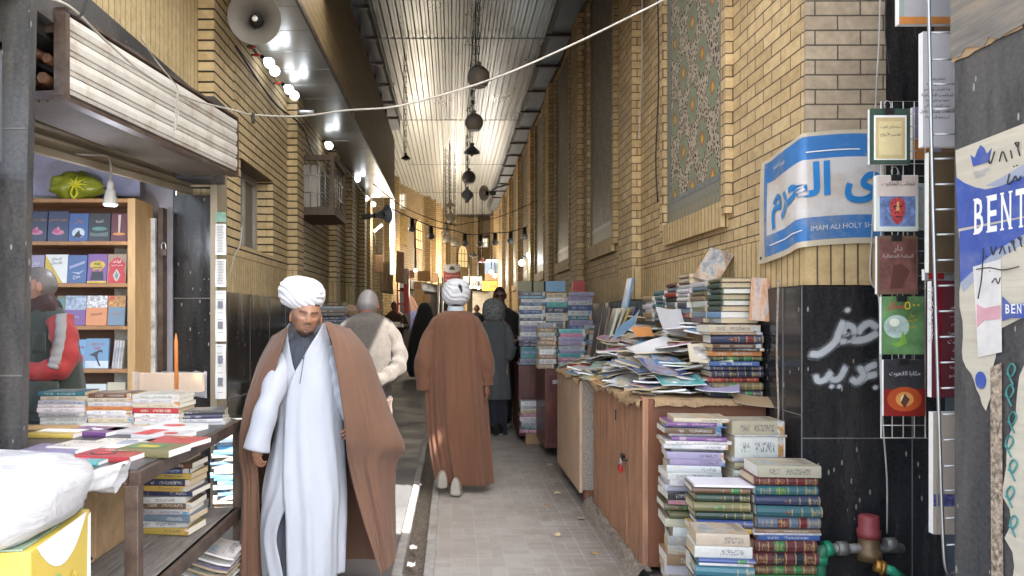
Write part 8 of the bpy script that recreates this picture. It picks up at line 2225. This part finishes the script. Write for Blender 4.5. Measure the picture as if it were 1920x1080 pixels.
# ---- woman in a grey coat and patterned headscarf
Y5 = 9.45; f5 = pxn(Y5)
j5, e5 = simple_joints(Y5, 927, 565, 705, 812, 20)
p5 = person('woman in a long grey coat and patterned grey headscarf facing the bookstall', Matrix.Translation(P(925,580,Y5)) @ rotm(150,6,0), .95, (.32,.18,.12), (.02,.02,.02), j5, e5, res=(48,40), hands=[(P(962,640,Y5-.1),(.6,.4,.2),(0,0,-1),.6,.9,1)])
garment(loft([f5(559,922,928,1),f5(562,912,938,1),f5(570,906,944,1),f5(584,904,947,1.05),f5(597,907,946,.95),f5(606,913,942,.8)], 60, 40, (.001,.006), 44, (5,9,14), cap=True), 'headscarf', mt['headscarf'], p5)
garment(loft([f5(600,914,940,.9),f5(606,905,948,.7),f5(618,900,954,.6),f5(650,900,955,.62),f5(690,902,954,.66),f5(730,903,957,.7),f5(748,903,958,.7)], 90, 50, (.001,.014), 45, (4,7,12)), 'coat', mt['grey_coat'], p5)
garment(sleeve([P(948,612,Y5),P(957,645,Y5-.06),P(955,668,Y5-.1),P(962,650,Y5-.16)], [.06,.058,.055,.045], 3, amp=.006), 'sleeve', mt['grey_coat'], p5)
garment(sleeve([P(906,612,Y5),P(901,650,Y5-.02),P(903,690,Y5-.02)], [.06,.055,.05], 3, amp=.006), 'sleeve', mt['grey_coat'], p5)
garment(loft([f5(735,907,952,.7),f5(780,908,951,.7),f5(814,909,951,.7)], 70, 30, (.004,.018), 46, (6,9,14)), 'skirt', mt['navy_skirt'], p5)
shoe(P(918,816,Y5-.1), 165, mt['shoe_black'], p5, .25); shoe(P(938,815,Y5-.05), 150, mt['shoe_black'], p5, .25)
# ---- tall man in black facing the camera
Y6 = 10.3; f6 = pxn(Y6)
j6, e6 = simple_joints(Y6, 940, 545, 690, 790, 24)
p6 = person('tall man in a black jacket and dark green jumper standing behind the grey woman', Matrix.Translation(P(937,555,Y6-.03)) @ rotm(-4,6,0), 1.08, (.16,.085,.06), (.016,.014,.013), j6, e6, res=(84,70), beard=.5, hairline='short', eyes='dark', hands=[(P(966,645,Y6-.25),(-.35,-.1,1),(-.3,-1,0),.5,1.05,-1)])
garment(loft([f6(576,924,952,.9),f6(582,915,962,.7),f6(592,902,974,.55),f6(620,898,979,.55),f6(690,902,976,.58),f6(735,905,974,.6)], 80, 40, (.001,.012), 51, (4,7)), 'jacket', mt['blackish'], p6)
garment(loft([f6(572,926,950,.95),f6(580,924,952,1.0),f6(600,918,956,.98),f6(640,918,956,1.0)], 50, 20, (.001,.004), 52), 'jumper', mt['green_in'], p6)
garment(sleeve([P(970,592,Y6),P(976,640,Y6-.05),P(972,672,Y6-.12),P(966,648,Y6-.24)], [.075,.07,.065,.05], 3), 'sleeve', mt['blackish'], p6)
garment(sleeve([P(906,592,Y6),P(900,640,Y6),P(903,690,Y6-.04)], [.07,.065,.055], 3), 'sleeve', mt['blackish'], p6)
for x in (928,950): garment(sleeve([P(x,728,Y6),P(x,795,Y6)], [.09,.07], 3), 'trouser_leg', mt['blackish'], p6); shoe(P(x,795,Y6-.03), 0, mt['shoe_black'], p6)
# ---- man in drab jacket reading, far left
Y7 = 19.5; f7 = pxn(Y7)
j7, e7 = simple_joints(Y7, 741, 566, 635, 694, 13)
p7 = person('man in a drab brown jacket reading a paper before the red door frame', Matrix.Translation(P(739,574,Y7)) @ rotm(35,14,0), 1.05, (.12,.06,.045), (.02,.016,.014), j7, e7, res=(48,40), hands=[(P(752,607,Y7-.25),(.4,-.4,.6),(0,0,1),.6,1,1)])
garment(loft([f7(583,732,747,.9),f7(589,726,754,.7),f7(600,722,760,.65),f7(625,724,758,.7),f7(648,725,757,.7)], 60, 30, (.001,.02), 61, (4,7,12)), 'jacket', mt['drab'], p7)
garment(sleeve([P(756,592,Y7),P(762,612,Y7-.05),P(750,610,Y7-.25)], [.08,.075,.055], 3), 'sleeve', mt['drab'], p7); garment(sleeve([P(727,592,Y7),P(722,614,Y7-.05),P(738,614,Y7-.25)], [.08,.075,.055], 3), 'sleeve', mt['drab'], p7)
for x in (734,748): garment(sleeve([P(x,642,Y7),P(x,692,Y7)], [.1,.075], 3), 'trouser_leg', mt['drab'], p7); shoe(P(x,695,Y7-.05), 20, mt['shoe_black'], p7)
a = P(745,609,Y7-.32); booklet(a, .3, .22, .01, 20, 35, 0, .02, 'pale grey', 'pale folded paper held by the man in the drab jacket', 901, None, 'paper', 'plain')
# ---- bald man far away
Y8 = 22; f8 = pxn(Y8)
j8, e8 = simple_joints(Y8, 894, 575, 640, 686, 11)
p8 = person('bald man in a grey shirt far down the lane, seen from behind', Matrix.Translation(P(894,579,Y8)) @ rotm(180,0,0), 1.02, (.32,.17,.12), (.05,.04,.04), j8, e8, res=(40,32), hairline='none')
garment(loft([f8(586,889,899,.9),f8(590,884,904,.7),f8(600,880,908,.65),f8(640,882,906,.7)], 40, 20, (.001,.01), 71), 'shirt', mt['grey_coat'], p8)
for x in (889,899): garment(sleeve([P(x,636,Y8),P(x,684,Y8)], [.09,.07], 3), 'trouser_leg', mt['navy_skirt'], p8)
# ---- shopkeeper bending over his table
Y9 = 4.42; 
def f9(y, xl, xr, asp=.75, dy=0): return px2(y, xl, xr, asp, Y9, dy)
js9 = [(P(95,760,Y9),.12),(P(98,700,Y9),.085),(P(98,640,Y9),.08),(P(84,575,Y9),.062),(P(70,550,Y9),.056),(P(112,626,Y9-.14),.025),(P(114,680,Y9-.2),.03),(P(55,694,Y9-.2),.03),(P(90,612,Y9+.15),.05),(P(70,690,Y9+.15),.042),(P(40,700,Y9),.03),
       (P(90,800,Y9-.05),.09),(P(90,900,Y9),.06),(P(90,1040,Y9),.04),(P(104,800,Y9+.08),.09),(P(104,900,Y9+.08),.06),(P(104,1040,Y9+.08),.04)]
p9 = person('shopkeeper in a dark green vest with red sleeves behind the first pillar', Matrix.Translation(P(74,538,Y9)) @ rotm(-72,12,0), 1.0, (.42,.24,.17), (.16,.155,.15), js9, es, res=(84,70), beard=.3, hairline='short', hands=[(P(55,694,Y9-.2),(-1,0,-.1),(0,.3,-1),.5,1,1)])
vest = garment(loft([f9(572,66,108,.8),f9(582,58,118,.85),f9(600,52,134,.85),f9(640,48,144,.85),f9(690,44,152,.85),f9(735,42,158,.85),f9(775,42,156,.85),f9(800,44,154,.85)], 90, 60, (.002,.012), 81, (4,7,12)), 'vest', mt['vest'], p9)
garment(loft([f9(552,64,98,.95),f9(560,62,106,.95),f9(572,58,114,.9),f9(588,56,116,.88),f9(594,62,108,.85)], 60, 26, (.006,.012), 83, (3,5,8)), 'scarf', mt['scarf'], p9)
sl = garment(sleeve([P(112,598,Y9-.155),P(122,640,Y9-.19),P(118,682,Y9-.22),P(92,694,Y9-.24),P(50,697,Y9-.25)], [.07,.072,.07,.06,.05], 7, n=26, m=40, amp=.007, k=5), 'sleeve', mt['red_sleeve'], p9)
q = MB(); rows = []
c_ = crom([P(114,588,Y9-.235),P(112,630,Y9-.268),P(104,668,Y9-.292),P(98,690,Y9-.298)], 24)
for i, p in enumerate(c_):
    t_ = (c_[min(i+1,23)]-c_[max(i-1,0)]).normalized(); sd = Vector((t_.z,0,-t_.x))
    rows.append([p+sd*(.03*k)+Vector((0,.010*k*k+.004*math.sin(i*1.7),0)) for k in (-1,-.5,0,.5,1)])
garment(MB().grid(rows), 'sleeve_stripe', mt['grey_stripe'], sl, .006)
pk_ = MB(); rows = [[P(52+x*9.5,715+y*10,Y9-.36+.012*math.sin(x*2+y)+.012*abs(x-3)) for x in range(7)] for y in range(7)]
garment(pk_.grid(rows), 'pocket', mt['vest'], vest, .01)
rows = [[P(62+x*6,622+y*8,Y9-.33+.006*math.sin(x*2+y)) for x in range(5)] for y in range(6)]; garment(MB().grid(rows), 'pocket', mt['vest'], vest, .008)
